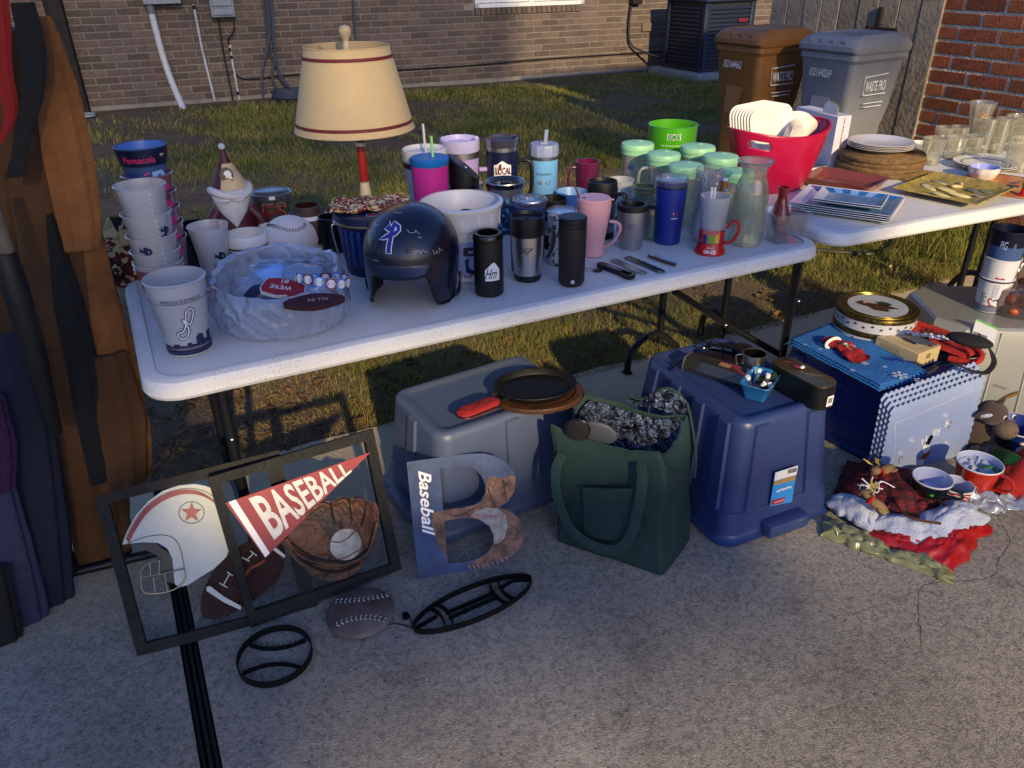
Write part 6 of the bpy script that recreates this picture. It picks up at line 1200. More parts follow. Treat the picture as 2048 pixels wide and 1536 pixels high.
def dish(R, h, t_=.003, foot=.55): return [(0,0),(R*foot,0),(R*foot,.002),(R*.62,.003),(R*.92,h*.8),(R,h),(R*.995,h+.001),(R*.9,h*.8+t_),(R*.6,.003+t_),(0,.003+t_)]
Cp, rp = spot(1738, 306, 118, TT+.044); p1_ = None
Cp = Vector((C.x-.006, C.y+.012, TT+.079)); rp = 61.5*PX(Cp)[2]/F_PX
for i in range(4):
    lab = 'white ceramic dinner plate, '+['lowest','second','third','top'][i]+' of the stack on the rope placemats'
    if i == 0: p1_ = thing('dinner_plate', lab, 'plate', Cp, 0, 'white plates stacked on rope placemats'); rev('body', dish(rp, .018), CER, p1_, 64)
    else: dup(p1_, Cp+Vector((0,0,.0062*i)), label=lab)
# ---- brown rectangular dish
def quadthing(name, lab, cat, z, L_, T_, R_, B_, grp=None):
    "rectangular thing from its four rim corners seen at height z: left, back, right, near"
    P = [W(*q, z) for q in (L_, T_, R_, B_)]; c = sum(P, Vector())/4; ax = ((P[2]-P[1])+(P[3]-P[0]))/2; ay = ((P[1]-P[0])+(P[2]-P[3]))/2
    return thing(name, lab, cat, (c.x, c.y, 0), math.atan2(ax.y, ax.x), grp), ax.length, ay.length, c
t, wl, wd, c = quadthing('baking_dish', 'rectangular terracotta brown glazed dish in front of the rope placemats', 'dish', TT+.034, (1600,353), (1640,333), (1774,353), (1748,381))
t.location.z = TT; M_ter = mat('terracotta', '7d3a24', .25, coat=.3, var=(8,.1)); mesh('body', loft([rr(wl*.80,wd*.74,.02,0), rr(wl*.84,wd*.78,.022,.003), rr(wl*.99,wd*.99,.025,.033), rr(wl,wd,.025,.036), rr(wl*.965,wd*.945,.022,.036), rr(wl*.80,wd*.74,.02,.008), rr(wl*.7,wd*.6,.02,.007)]), M_ter, t, ang=50)
# ---- blue and white trays
def traymesh(w_, d, h): return loft([rr(w_*.72,d*.62,.004,0), rr(w_*.74,d*.64,.004,.001), rr(w_,d,.006,h), rr(w_-.003,d-.003,.006,h+.0015), rr(w_*.97,d*.955,.004,h), rr(w_*.735,d*.64,.004,.004), rr(w_*.5,d*.4,.004,.004)])
M_tw = mat('tray_white', 'd9dadc', .2, coat=.3); M_tb = mat('tray_blue', '2b6bab', .2, coat=.3, var=(14,.3)); M_tg = mat('tray_greyblue', '6f93ac', .22, coat=.3, var=(60,.5), col2='3d6f96')
def tray(name_, grp, n, z0, dz, cor, lab, flip=False):
    t, w_, d, c = quadthing(name_, lab(0), 'tray', z0+dz*(n-1)+.014, *cor, grp); t.location.z = z0; h = .014
    mesh('body', traymesh(w_, d, h), M_tw, t, ang=25)
    def sl(p, q, z0_, z1_): return
    # coloured inner slopes and floor, laid just above the glaze
    fx_, fy_ = w_*.735/2, d*.64/2; ox, oy = w_*.95/2, d*.93/2
    zi, zo = .0050, h-.0002
    mesh('floor_glaze', slab([(-fx_*.98,-fy_*.97),(fx_*.98,-fy_*.97),(fx_*.98,fy_*.97),(-fx_*.98,fy_*.97)], .0035, .0047), M_tg, t, ang=0)
    def slope(P4): return [P4[0], P4[1], P4[2], P4[3]], [(0,1,2,3)]
    n_s = 7
    for k in range(n_s):
        a0, a1 = -1+2*k/n_s, -1+2*(k+1)/n_s
        mesh('stripe', slope([(a0*fx_, fy_, zi), (a1*fx_, fy_, zi), (a1*ox, oy, zo+.0006), (a0*ox, oy, zo+.0006)]), M_tb if k % 2 == 0 else mat('tray_pale_blue','7fa3d0',.25), t, ang=0)
    mesh('slope_glaze', slope([(fx_, -fy_, zi), (ox, -oy, zo+.0006), (ox, oy, zo+.0006), (fx_, fy_, zi)]), M_tg, t, ang=0)
    mesh('slope_glaze', slope([(-fx_, -fy_, zi), (fx_, -fy_, zi), (ox, -oy, zo+.0006), (-ox, -oy, zo+.0006)][::-1]), M_tg, t, ang=0)
    for i in range(1, n): dup(t, (c.x+.001*i, c.y, z0+dz*i), rz=t.rotation_euler[2], label=lab(i))
    return t, c
tray('serving_tray', 'large blue and white trays in a stack', 4, TT, .0068, ((1579,403),(1613,370),(1808,391),(1784,436)), lambda i: 'large rectangular white and blue tray, '+['lowest','second','third','top'][i]+' of four at the second table\'s left end')
tray('snack_tray', 'small blue and white trays on the large ones', 2, TT+.0068*3+.010, .0068, ((1626,396),(1643,373),(1783,388),(1759,415)), lambda i: 'small rectangular blue striped tray, '+['lower','upper'][i]+' of the two on the large trays')
# ---- yellow leaf tray
t, wl, wd, c = quadthing('relief_tray', 'square yellow green ceramic tray with raised leaves and shells', 'tray', TT+.02, (1768,371), (1890,352), (2060,378), (1930,409)); t.location.z = TT+.004
M_yt = mat('olive_yellow_glaze', 'b09a4e', .4, var=(24,.4), col2='7d6a30', bump=(60,.5)); mesh('body', grid(lambda a, b: ((a-.5)*wl, (b-.5)*wd, .003+.018*max(abs(a-.5)*2, abs(b-.5)*2)**4+.0015*nz3(a*20, b*14)), 48, 36), M_yt, t, ang=0); solid(t.children[0], .004, 0)
M_sil = mat('pewter_leaf', '8d8c78', .35, .4, var=(30,.4)); M_cr = mat('cream_glaze', 'cdbf86', .4, var=(20,.3)); rr_ = random.Random(4)
for k, (x, y, L_, w_, an, m_) in enumerate([(-.10,.06,.07,.024,.4,M_sil),(-.02,.05,.06,.02,1.2,M_cr),(-.03,.09,.05,.02,2.2,M_cr),(.06,.03,.07,.024,-.2,M_sil),(.10,.05,.06,.02,.2,M_sil),(-.02,-.02,.08,.03,.1,M_cr),(.05,-.05,.09,.026,.3,M_cr),(-.09,-.03,.07,.03,-.3,M_cr),(.12,-.02,.06,.02,.5,M_sil),(.0,-.09,.08,.022,.0,M_cr),(-.12,.0,.05,.02,1.0,M_sil)]):
    mesh('raised_leaf', xf(sph(1, (0,0,0), 18, 8, (L_/2, w_/2, .007)), (x*wl/.34, y*wd/.3, .009), (0,rad(8),an)), m_, t)
# ---- scalloped bowls and plates
sc_ = lambda a, z: 1+.035*math.cos(a*8)*min(1, z/.03)
cb = Cup(1962, 361, 34, 328, 56); H = .032
for i in range(4):
    lab = 'small white scalloped bowl, '+['lowest','second','third','top'][i]+' of the stack by the yellow tray'
    if i == 0: b_0 = thing('scalloped_bowl', lab, 'bowl', cb.C, 0, 'white scalloped bowls in a stack'); mesh('body', lathe(hollow(cb.rb*1.1, cb.rt, H, .002, mid=[(cb.rb*1.35,H*.3)], lip=.001), 64, fn=sc_), CER, b_0)
    else: dup(b_0, cb.C+Vector((0,0,.0052*i)), label=lab)
top_b = [o for o in S.objects if o.get('label', '').startswith('small white scalloped bowl, top')][0]
mesh('lining', lathe([(cb.rt*.93,H*.97),(cb.rb*1.25,H*.3),(0,.006)], 48, fn=sc_), mat('bowl_shade_lavender', '8f97d6', .3), top_b, loc=(0,0,.0008))  # blue shade inside the top bowl, put into the colour of its lining
C, r_ = spot(1962, 346, 74, TT); rp2 = 58*PX(C)[2]/F_PX
for i in range(2):
    lab = 'white scalloped edge plate, '+['lower','upper'][i]+' of the pair behind the bowls'
    if i == 0: p_2 = thing('scalloped_plate', lab, 'plate', C+Vector((.02,.02,0)), 0, 'white scalloped plates'); mesh('body', lathe(dish(rp2, .016), 72, fn=lambda a, z: 1+.03*abs(math.cos(a*4))*min(1, z/.012)), CER, p_2); mesh('rim_line', lathe([(rp2*.70,.0085),(rp2*.78,.0125)], 60), mat('grey_green_line', '6a7260', .4), p_2)
    else: dup(p_2, p_2.location+Vector((0,0,.008)), rz=.2, label=lab)
# ---- glassware
GL = glassm('drinking_glass', 'fcfcf6', .30, .15, 'fff8e0', .03); GT = 'clear drinking glasses on the second table'
def tumbler(px, pyf, wb, pyt, wt, lab, name='drinking_glass', mid=(), m=GL, thick=.0022):
    c = Cup(px, pyf, wb, pyt, wt); t = c.thing(name, lab, 'glass', GT); rev('body', hollow(c.rb, c.rt, c.h, thick, mid=[(a*c.rt, b*c.h) for a, b in mid]), m, t, 36); rev('foot', [(0,.001),(c.rb*.9,.001),(c.rb*.92,.008),(0,.009)], glassm('glass_base', 'e6e8dc', .5, .35, 'f2ecd0', .05), t, 30); rev('rim', [(c.rt,c.h-.001),(c.rt+.0006,c.h),(c.rt-.001,c.h+.0012),(c.rt-.0024,c.h)], glassm('glass_rim', 'd8d8c8', .7, .5, 'fff8e0', .05), t, 36); return c, t
c, t = tumbler(1878, 306, 27, 254, 36, 'short clear glass with faint white letters at the back, nearest the bin'); marks(t, c, c.h*.7, .014, .009, WP, n=2)
tumbler(1910, 300, 28, 253, 36, 'short clear glass at the back in front of the tall flared glass')
tumbler(1858, 331, 34, 276, 45, 'clear tumbler with thick base standing nearest the rope placemats')
tumbler(1903, 320, 32, 273, 42, 'clear tumbler in the middle of the front glasses')
tumbler(1938, 315, 32, 272, 38, 'clear tumbler right of the middle, before the tall narrow glasses')
c, t = tumbler(1948, 279, 33, 204, 50, 'tall clear pilsner glass with orange printed emblem and thick foot', 'beer_glass', [(.66,.1),(.60,.28),(.72,.45),(.86,.75)])
rc_ = lambda z: np.interp(z, [0,c.h*.28,c.h*.45,c.h*.75,c.h], [c.rb,c.rt*.6,c.rt*.72,c.rt*.86,c.rt]); M_or = mat('print_orange', 'd07a1c', .5)
for (x, y) in ((0,0),(.008,.006),(.015,.011),(-.006,-.004),(.004,-.008)): emblem(t, [(x*.9+(.0055 if k % 2 == 0 else .003)*math.cos(k*math.pi/5), y+(.0055 if k % 2 == 0 else .003)*math.sin(k*math.pi/5)) for k in range(10)], c, c.h*.66, M_or if y >= -.005 else WP, rfn=rc_, dx=.010)
c, t = tumbler(1963, 306, 22, 237, 29, 'tall narrow clear highball glass with faint grey print', 'highball_glass'); marks(t, c, c.h*.55, .012, .03, mat('print_grey','8d99a8',.6), n=4)
tumbler(1990, 308, 24, 236, 29, 'second tall narrow clear highball glass beside the first', 'highball_glass')
tumbler(2026, 304, 44, 232, 62, 'wide clear glass pitcher at the right edge of the photo', 'glass_pitcher', [(1.0,.3),(1.05,.6),(.9,.85)], thick=.004)
c, t = tumbler(2030, 346, 44, 276, 56, 'clear cut glass tumbler with star burst cuts at the right edge', 'cut_glass', thick=.004)
for k in range(14): a_ = c.a-1.5+k*.22; mesh('cut_ray', tube([((c.r(z)+.001)*math.cos(a_+w_), (c.r(z)+.001)*math.sin(a_+w_), z) for z, w_ in ((c.h*.2,0),(c.h*.55,.12*((k % 3)-1)))], .0009, 4), GL, t)
# ---- sugar bowl, cream bowl
c = Cup(1812, 312, 24, 296, 32); t = c.thing('sugar_bowl', 'white ceramic sugar bowl with round knobbed lid behind the plate stack', 'bowl'); rev('body', hollow(c.rb, c.rt, c.h, .003, mid=[(c.rt*1.02,c.h*.6)]), CER, t); rev('lid', [(c.rt*.95,c.h),(c.rt*.8,c.h+.010),(c.rt*.3,c.h+.016),(0,c.h+.016)], CER, t); rev('knob', [(.003,c.h+.014),(.005,c.h+.020),(.0085,c.h+.028),(.006,c.h+.036),(0,c.h+.038)], CER, t)
c = Cup(1834, 318, 28, 284, 40); t = c.thing('cream_bowl', 'white fluted ceramic bowl behind the nearest clear tumbler', 'bowl'); mesh('body', lathe(hollow(c.rb, c.rt, c.h, .003), 48, fn=lambda a, z: 1+.02*math.cos(a*16)), CER, t)
# ---- patterned runner and small things at the right
t, wl, wd, c = quadthing('table_runner', 'orange and cream printed cloth lying under the bowls at the right', 'cloth', TT, (1900,372), (1960,345), (2110,366), (2080,402)); t.location.z = TT+.0012
M_run = mat('orange_print_cloth', 'c9a060', .85, var=(12,.8), col2='b04418', bump=(200,.4)); cloth('cloth', lambda a, b: ((a-.5)*wl*1.1, (b-.5)*wd*1.1, .0008+.0012*abs(nz3(a*6, b*6))), 24, 16, M_run, t, .0012)
t = thing('red_ornament', 'small red and green ornament at the extreme right of the second table', 'ornament', W(2046, 392, TT), 0); rev('foot', [(0,0),(.026,0),(.027,.004),(.018,.008),(0,.008)], PR, t); rev('body', [(.012,.006),(.011,.03),(0,.032)], M_r2, t); mesh('top', sph(.014, (0,0,.042), 14, 8), PG, t)
t = thing('spoon', 'shiny metal spoon lying on the orange cloth at the right', 'spoon', W(2030, 366, TT+.004), rad(20)); mesh('body', join(xf(sph(1,(0,0,0),16,8,(.018,.011,.003)),(0,0,.002)), tube([(.016,0,.003),(.09,0,.002)], .0018, 6)), STEEL, t)

# ================================================================ things on the driveway
def ppx(x0, y0, s): return lambda pts: [(x0+x/s, y0+y/s) for x, y in pts]
def loopm(base_w, base_d, top_w, top_d, h, ribs=True):
    "upturned storage tote: rim at the ground, base up"
    ls = [rr(base_w+.035, base_d+.035, .055, .002, n=8), rr(base_w+.04, base_d+.04, .058, .012, n=8), rr(base_w+.012, base_d+.012, .05, .016, n=8), rr(base_w, base_d, .05, .03, n=8)]
    for k in range(1, 9):
        f = k/8; ls.append(rr(base_w+(top_w-base_w)*f**.9, base_d+(top_d-base_d)*f**.9, .05, .03+(h-.05)*f*.98, n=8))
    ls += [rr(top_w-.006, top_d-.006, .045, h-.010, n=8), rr(top_w-.022, top_d-.022, .04, h-.002, n=8), rr(top_w-.035, top_d-.035, .035, h, n=8), rr(top_w-.065, top_d-.065, .03, h-.0005, n=8), rr(top_w-.075, top_d-.075, .03, h-.007, n=8), rr(top_w-.1, top_d-.1, .025, h-.008, n=8)]
    return loft(ls, cap0=True, cap1=True)
def tote(name, lab, C, az_, bw_, bd_, tw_, td_, h, m, ribl=4, ribs_=2, group='upturned storage totes'):
    t = thing(name, lab, 'storage tote', C, az_, group); mesh('body', loopm(bw_, bd_, tw_, td_, h), m, t, ang=50)
    hb_ = .10
    mesh('lower_band', loft([rr(bw_+.008, bd_+.008, .05, .03, n=8), rr(bw_-(bw_-tw_)*.27+.008, bd_-(bd_-td_)*.27+.008, .05, hb_, n=8), rr(bw_-(bw_-tw_)*.27-.006, bd_-(bd_-td_)*.27-.006, .05, hb_+.003, n=8)], False, False), m, t, ang=50)
    def rib(x, side, L_b, L_t, D_b, D_t):
        w_ = .05; zb, zt = hb_, h-.02; f = lambda z: (z/h); yb = D_b/2-(D_b-D_t)/2*f(zb)**.9+.0; yt = D_t/2+.001; xb, xt = x*L_b/2, x*L_t/2
        P = [(xb-w_/2-.006, yb-.004, zb), (xb-w_/2, yb+.010, zb), (xb+w_/2, yb+.010, zb), (xb+w_/2+.006, yb-.004, zb), (xt-w_/2*.85-.006, yt-.006, zt), (xt-w_/2*.85, yt+.006, zt), (xt+w_/2*.85, yt+.006, zt), (xt+w_/2*.85+.006, yt-.006, zt), (xt-w_/2*.7, yt-.03, h-.002), (xt+w_/2*.7, yt-.03, h-.002)]
        F_ = [(0,1,5,4),(1,2,6,5),(2,3,7,6),(5,6,9,8),(4,5,8),(7,9,6),(0,3,2,1)]; return xf((P, F_), rot=(0,0,side))
    for sgn in (0, math.pi):
        for k in range(ribl): mesh('side_rib', rib(-.72+1.44*k/(ribl-1) if ribl > 1 else 0, sgn, bw_, tw_, bd_, td_), m, t, ang=20)
        for k in range(ribs_): mesh('end_rib', rib((-.55+1.1*k/(ribs_-1)) if ribs_ > 1 else 0, sgn+math.pi/2, bd_, td_, bw_, tw_), m, t, ang=20)
    for sgn in (-1, 1): mesh('handle', box(.05, .15, .045, (sgn*(bw_/2+.022), 0, .035), .008, 2), m, t)
    return t
M_t1 = mat('tote_slate', '49546e', .42, var=(5,.14), bump=(500,.10,.003)); M_t2 = mat('tote_blue', '2b3a68', .34, var=(5,.12), bump=(500,.10,.003)); M_t3 = mat('tote_navy', '18265e', .34, var=(5,.15), bump=(400,.1,.003))
a, b, c_, d_ = [W(*q) for q in ((795,795,.345),(878,892,.345),(1152,798,.345),(1052,718,.345))]
C1 = (a+b+c_+d_)/4+Vector((-.01,.045,0)); ax = ((c_-b)+(d_-a))/2; ay = ((a-b)+(d_-c_))/2; A1 = math.atan2(ax.y, ax.x)
tote('slate_tote', 'slate blue scuffed storage tote turned upside down under the skillet', (C1.x, C1.y, 0), A1, ax.length+.085, ay.length+.075, ax.length+.02, ay.length+.02, .345, M_t1, 1, 1)
a, b, c_, d_ = [W(*q) for q in ((1297,700,.39),(1478,858,.39),(1668,788,.39),(1452,678,.39))]
C2_ = (a+b+c_+d_)/4; ay = ((a-b)+(d_-c_))/2; ax = ((c_-b)+(d_-a))/2; A2 = math.atan2(ay.y, ay.x)
T_2 = tote('blue_tote', 'blue ribbed storage tote upside down with a product sticker on its end', (C2_.x, C2_.y, 0), A2+math.pi, ay.length+.085, ax.length+.08, ay.length+.012, ax.length+.012, .39, M_t2, 4, 2)
# sticker on the end face that looks toward the camera
L2, Wd2 = ay.length, ax.length
Pe = Plane(C2_-Vector((0,0,C2_.z))+(-ay.normalized())*(L2/2+.050), ax, Vector((0,0,1))*1.0+(ay.normalized())*.085)
st = [Pe.loc(x, y) for x, y in ((1549,944),(1594,930),(1582,1003),(1538,1012))]
t_ = mesh('sticker', slab(st, .002, .003), mat('sticker_blue', '2a83c8', .35), None, mw=Pe.m(), ang=0); t_.parent = T_2; t_.matrix_parent_inverse = T_2.matrix_basis.inverted()
def onface(P, g, m, name, par, z=.0035):
    o = mesh(name, ([(v[0], v[1], v[2]+z) for v in g[0]], g[1]), m, None, mw=P.m(), ang=0); o.parent = par; o.matrix_parent_inverse = par.matrix_basis.inverted(); return o
def quad(P, pts, z0=0, z1=.0006): return slab([P.loc(*p) for p in pts], z0, z1)
onface(Pe, quad(Pe, ((1549,944),(1594,930),(1591,948),(1547,961))), M_white, 'sticker', T_2); onface(Pe, quad(Pe, ((1547,962),(1590,949),(1588,959),(1545,970))), mat('sticker_tan','9c7d4a',.5), 'sticker', T_2); onface(Pe, quad(Pe, ((1542,1000),(1568,993),(1566,1003),(1541,1009))), PR, 'sticker', T_2, .0042)
for k in range(9): onface(Pe, quad(Pe, ((1574+2*k,938-.5*k),(1575+2*k,937.7-.5*k),(1574+2*k,946-.5*k),(1573+2*k,946.3-.5*k))), KB, 'barcode', T_2, .0045)
q0_ = Pe.loc(1566, 977); onface(Pe, join(*[box(.006,.007,.0004,(q0_[0]-.024+.008*k,q0_[1]+.001*(k%3),0)) for k in range(7)]), M_white, 'faint_print', T_2, .0045); q0_ = Pe.loc(1556,1001); onface(Pe, text('Rubbermaid', .006, q0_, math.pi, wid=.034), M_white, 'lettering', T_2, .0052)
a, b, c_ = W(1590,695,.265), W(1812,795,.265), W(1946,720,.265)
ax3 = (c_-b); ay3 = (a-b); C3 = (a+c_)/2+Vector((0,.03,0)); A3_ = math.atan2(-ay3.y, -ay3.x)
T_3 = tote('navy_tote', 'deep blue storage tote upside down under the cookie tins', (C3.x, C3.y, 0), A3_, ay3.length+.09, ax3.length+.09, ay3.length+.01, ax3.length+.01, .265, M_t3, 3, 2)
# ---- skillet on wooden board
zb = .346; P = W(1075, 826, zb); Cb = W(1078, 785, zb); a_l, b_l = W(985,800,zb+.006), W(1166,778,zb+.006); R_b = (b_l-a_l).length/2; sk_az = math.atan2((b_l-a_l).y, (b_l-a_l).x)
Cc = (a_l+b_l)/2; Cc.z = zb
M_wd = mat('walnut_board', '4a2c18', .45, var=(18,.4), bump=(60,.2)); t = thing('trivet', 'round brown wooden trivet board under the cast iron skillet', 'trivet', Cc, sk_az); mesh('board', lathe([(0,0),(R_b*.94,0),(R_b,.004),(R_b,.014),(R_b*.97,.018),(R_b*.82,.018),(R_b*.80,.013),(0,.013)], 72, sy=.80), M_wd, t, ang=40)
M_iron = mat('cast_iron', '0e0d0d', .5, 0, var=(16,.4), bump=(180,.25), spec=.35); a_l, b_l = W(990,785,zb+.03), W(1148,757,zb+.03); Cs = (a_l+b_l)/2; Rs = (b_l-a_l).length/2
t = thing('skillet', 'oval cast iron skillet with a red quilted handle cover', 'skillet', (Cs.x, Cs.y, zb+.016), sk_az-.02); mesh('pan', lathe([(0,0),(Rs*.88,0),(Rs*.97,.016),(Rs,.020),(Rs*.985,.022),(Rs*.93,.018),(Rs*.84,.006),(0,.006)], 72, sy=.78), M_iron, t, ang=40)
hp = W(922, 835, zb+.02); hv = Vector((hp.x-Cs.x, hp.y-Cs.y, 0)); ha = math.atan2(hv.y, hv.x)-(sk_az-.02); hl = hv.length
mesh('handle', xf(loft([rr(hl*.5,.022,.010,.006), rr(hl*.5,.024,.011,.012), rr(hl*.5,.020,.009,.015)]), (math.cos(ha)*hl*.62, math.sin(ha)*hl*.62, 0), (0,0,ha)), M_iron, t)
cov = [((.5*hl+.004)*0, 0)]; cg = loft([[(x*.93, y*.93, .004) for x, y, z in rr(.145,.056,.027,0,n=8)], rr(.145,.056,.027,.010,n=8), rr(.145,.054,.027,.018,n=8), [(x*.8, y*.72, .024) for x, y, z in rr(.145,.056,.027,0,n=8)]])
cvr = mesh('handle_cover', xf(cg, (math.cos(ha)*(hl-.062), math.sin(ha)*(hl-.062), 0), (0,0,ha)), mat('quilted_red', '8e1416', .85, bump=(70,.6)), t, ang=60); mesh('piping', xf(tube([(x*1.01, y*1.02, .012) for x, y, z in rr(.145,.056,.027,0,n=8)], .0035, 6, True), (math.cos(ha)*(hl-.062), math.sin(ha)*(hl-.062), 0), (0,0,ha)), K, cvr)
for s in (-1, 1): mesh('quilt_seam', xf(tube([(-.02-.018*s,-.02,.0235),(.0-.0*s,.0,.0250),(.02+.018*s,.02,.0235)] if s > 0 else [(-.03,.018,.0235),(.0,.0,.0250),(.03,-.018,.0235)], .0009, 4), (math.cos(ha)*(hl-.062), math.sin(ha)*(hl-.062), 0), (0,0,ha)), mat('seam_dark','3a0a0c',.9), cvr)
# ---- framed metal wall art, two of them
M_fr = mat('black_frame', '0b0c10', .6, 0, var=(20,.4), bump=(90,.2), spec=.25); z0f = ppx(180, 840, 3.148)
def frameart(lab, o, br, tl_, outer, inner, name='framed_art'):
    P = Plane(o, br-o, tl_-o); t = thing(name, lab, 'wall art', mw=P.m(), group='framed sports wall art')
    O = [P.loc(*p) for p in z0f(outer)]; I = [P.loc(*p) for p in z0f(inner)]
    for k in range(4): j = (k+1) % 4; mesh('frame_bar', slab([O[k], O[j], I[j], I[k]], -.012, .012), M_fr, t, ang=20)
    return P, t
def art(P, t, pts, z0, z1, m, name, s=True, ang=30): return mesh(name, slab([P.loc(*p) for p in (z0f(pts) if s else pts)], z0, z1), m, t, ang=ang)
def artline(P, t, pts, r, z, m, name, sm=5, closed=False):
    q = [P.loc(*p) for p in z0f(pts)]; return mesh(name, tube(smooth([(x, y, z) for x, y in q], sm, closed) if sm else [(x, y, z) for x, y in q], r, 6, closed), m, t)
def domed(P, t, pts, z, hgt_, m, name, k=5):
    "relief plate: outline drawn in rings, swelling towards its middle"
    q = [Vector((*P.loc(*p), 0)) for p in z0f(pts)]; q = smooth(q, 4, True); c = sum(q, Vector())/len(q); ls = [[(p.x, p.y, z-.003) for p in q]]
    for i in range(k+1): f = 1-.92*(i/k); ls.append([(c.x+(p.x-c.x)*f, c.y+(p.y-c.y)*f, z+hgt_*math.sin(math.pi/2*i/k)) for p in q])
    return mesh(name, loft(ls), m, t, ang=60)
o1f, tl1, tr1 = W(275,1310,0), W(190,985,.36), W(556,903,.36)
F1, f1t = frameart('left leaning black framed metal art with white football helmet and brown football', o1f, o1f+(tr1-tl1), tl1, [(35,480),(1185,190),(1440,1195),(300,1480)], [(120,520),(1105,275),(1335,1150),(355,1400)])
M_hw = mat('enamel_white', 'b9bcb4', .5, var=(7,.12)); M_red_e = mat('enamel_red', '8a2a32', .5, var=(20,.3)); M_wire = mat('wire_grey', '777064', .5, .4)
art(F1, f1t, [(230,790),(400,770),(520,860),(530,1030),(440,1010),(420,850),(300,800)], -.006, -.003, K, 'face_opening')
art(F1, f1t, [(205,782),(235,700),(290,600),(370,510),(460,445),(560,412),(660,402),(730,415),(790,440),(850,600),(880,790),(860,860),(780,935),(690,990),(620,1035),(560,1052),(535,1030),(527,950),(520,870),(490,810),(430,772),(330,768)], -.002, .006, M_hw, 'helmet_plate')
sp_ = [P_ for P_ in smooth([Vector((x, y, 0)) for x, y in [(240,765),(275,690),(350,580),(450,500),(560,458),(650,455),(720,475),(790,520)]], 5)]; up_ = [(p.x-8, p.y-16) for p in sp_]; dn_ = [(p.x+8, p.y+12) for p in sp_][::-1]
art(F1, f1t, up_+dn_, .006, .008, M_red_e, 'helmet_stripe'); artline(F1, f1t, [(228,752),(262,672),(340,560),(445,478),(560,436),(650,432),(730,452),(800,500)], .0009, .0075, M_wire, 'outline'); artline(F1, f1t, [(220,785),(330,740),(450,722),(530,745),(570,810),(590,900),(600,985),(570,1048)], .0011, .0075, M_wire, 'outline')
artline(F1, f1t, [(640+79*math.cos(a), 582+68*math.sin(a)) for a in np.linspace(0, 2*math.pi, 24)[:-1]], .0011, .0075, M_wire, 'star_ring', 2, True)
art(F1, f1t, [(640+(66 if k % 2 == 0 else 28)*math.sin(k*math.pi/5), 582-(64 if k % 2 == 0 else 27)*math.cos(k*math.pi/5)) for k in range(10)], .007, .010, mat('star_red', '8e1c22', .45), 'star')
for pts in ([(445,880),(370,897),(330,945),(325,1000),(335,1065),(370,1088),(470,1080),(550,1052),(595,1010),(600,945)], [(325,985),(460,965),(595,932)], [(380,897),(385,980)], [(440,880),(438,965)], [(402,985),(415,1086)], [(474,965),(490,1075)]): artline(F1, f1t, pts, .0017, .012, mat('guard_wire', '8d8672', .4, .5), 'face_guard', 5 if len(pts) > 3 else 0)
M_fbl = mat('football_leather', '3c1a12', .5, var=(40,.5), bump=(160,1.0,.012)); domed(F1, f1t, [(715,1245),(700,1120),(760,980),(870,850),(1000,760),(1130,750),(1220,800),(1225,900),(1180,1010),(1080,1100),(960,1180),(850,1240)], .0, .012, M_fbl, 'football_plate')
art(F1, f1t, [(735,1045),(757,1040),(850,1110),(952,1165),(948,1190),(840,1140),(735,1070)], .010, .014, M_hw, 'football_band'); art(F1, f1t, [(1148,812),(1170,800),(1228,848),(1222,866)], .010, .014, M_hw, 'football_band')
for a, b in (((815,1020),(866,1050)),((862,950),(900,975)),((955,860),(1005,885)),((1010,820),(1050,850)),((840,1035),(880,962)),((985,880),(1030,832))): artline(F1, f1t, [a, b], .0018, .0145, M_hw, 'lace', 0)
artline(F1, f1t, [(975,975),(1010,930),(1060,905),(1100,880)], .004, .013, mat('lace_orange','8a4024',.6), 'strap')
o2f, br2, tl2 = W(500,1250,0), W(800,1135,0), W(415,960,.36)
F2, f2t = frameart('right leaning black framed metal art with red BASEBALL pennant and leather glove', o2f+Vector((.0,-.012,0)), br2+Vector((0,-.012,0)), tl2+Vector((0,-.012,0)), [(740,360),(1775,55),(1955,930),(1010,1300)], [(822,395),(1728,135),(1888,908),(1032,1195)])
M_pen = mat('pennant_red', '8c2630', .55, var=(12,.15)); art(F2, f2t, [(848,520),(1758,200),(1098,862)], .010, .014, M_pen, 'pennant'); art(F2, f2t, [(868,512),(912,497),(1126,832),(1098,857)], .014, .0155, WP, 'pennant_band')
V, Fc = TXT['BASEBALL']; xm, xM = V[:,0].min(), V[:,0].max(); VV = []
for v in V:
    fx_ = (v[0]-xm)/(xM-xm); fy_ = .5-v[1]; k = fx_**.86
    lt = (990, 487); lb_ = (1156, 752); rt_ = (1606, 262); rb2 = (1640, 322)
    x = (lt[0]*(1-fy_)+lb_[0]*fy_)*(1-k)+(rt_[0]*(1-fy_)+rb2[0]*fy_)*k; y = (lt[1]*(1-fy_)+lb_[1]*fy_)*(1-k)+(rt_[1]*(1-fy_)+rb2[1]*fy_)*k; q = F2.loc(*z0f([(x, y)])[0]); VV.append((q[0], q[1], .0152))
mesh('lettering', (VV, Fc), mat('letter_white', 'd5d2cc', .6, var=(60,.15)), f2t, ang=0)
M_gl_ = mat('glove_leather', '6b3d1c', .5, var=(10,.6), col2='1e110a', bump=(40,.8,.015)); M_gl2 = mat('glove_leather_light', '7a4a26', .5, var=(14,.5), col2='2a170c', bump=(50,.6))
domed(F2, f2t, [(1215,700),(1240,820),(1310,900),(1350,930),(1400,980),(1470,1008),(1560,1012),(1650,975),(1700,930),(1730,860),(1780,760),(1812,640),(1818,560),(1785,515),(1730,510),(1680,482),(1620,490),(1570,482),(1520,512),(1460,505),(1410,545),(1360,600),(1280,640)], .004, .014, M_gl_, 'glove')
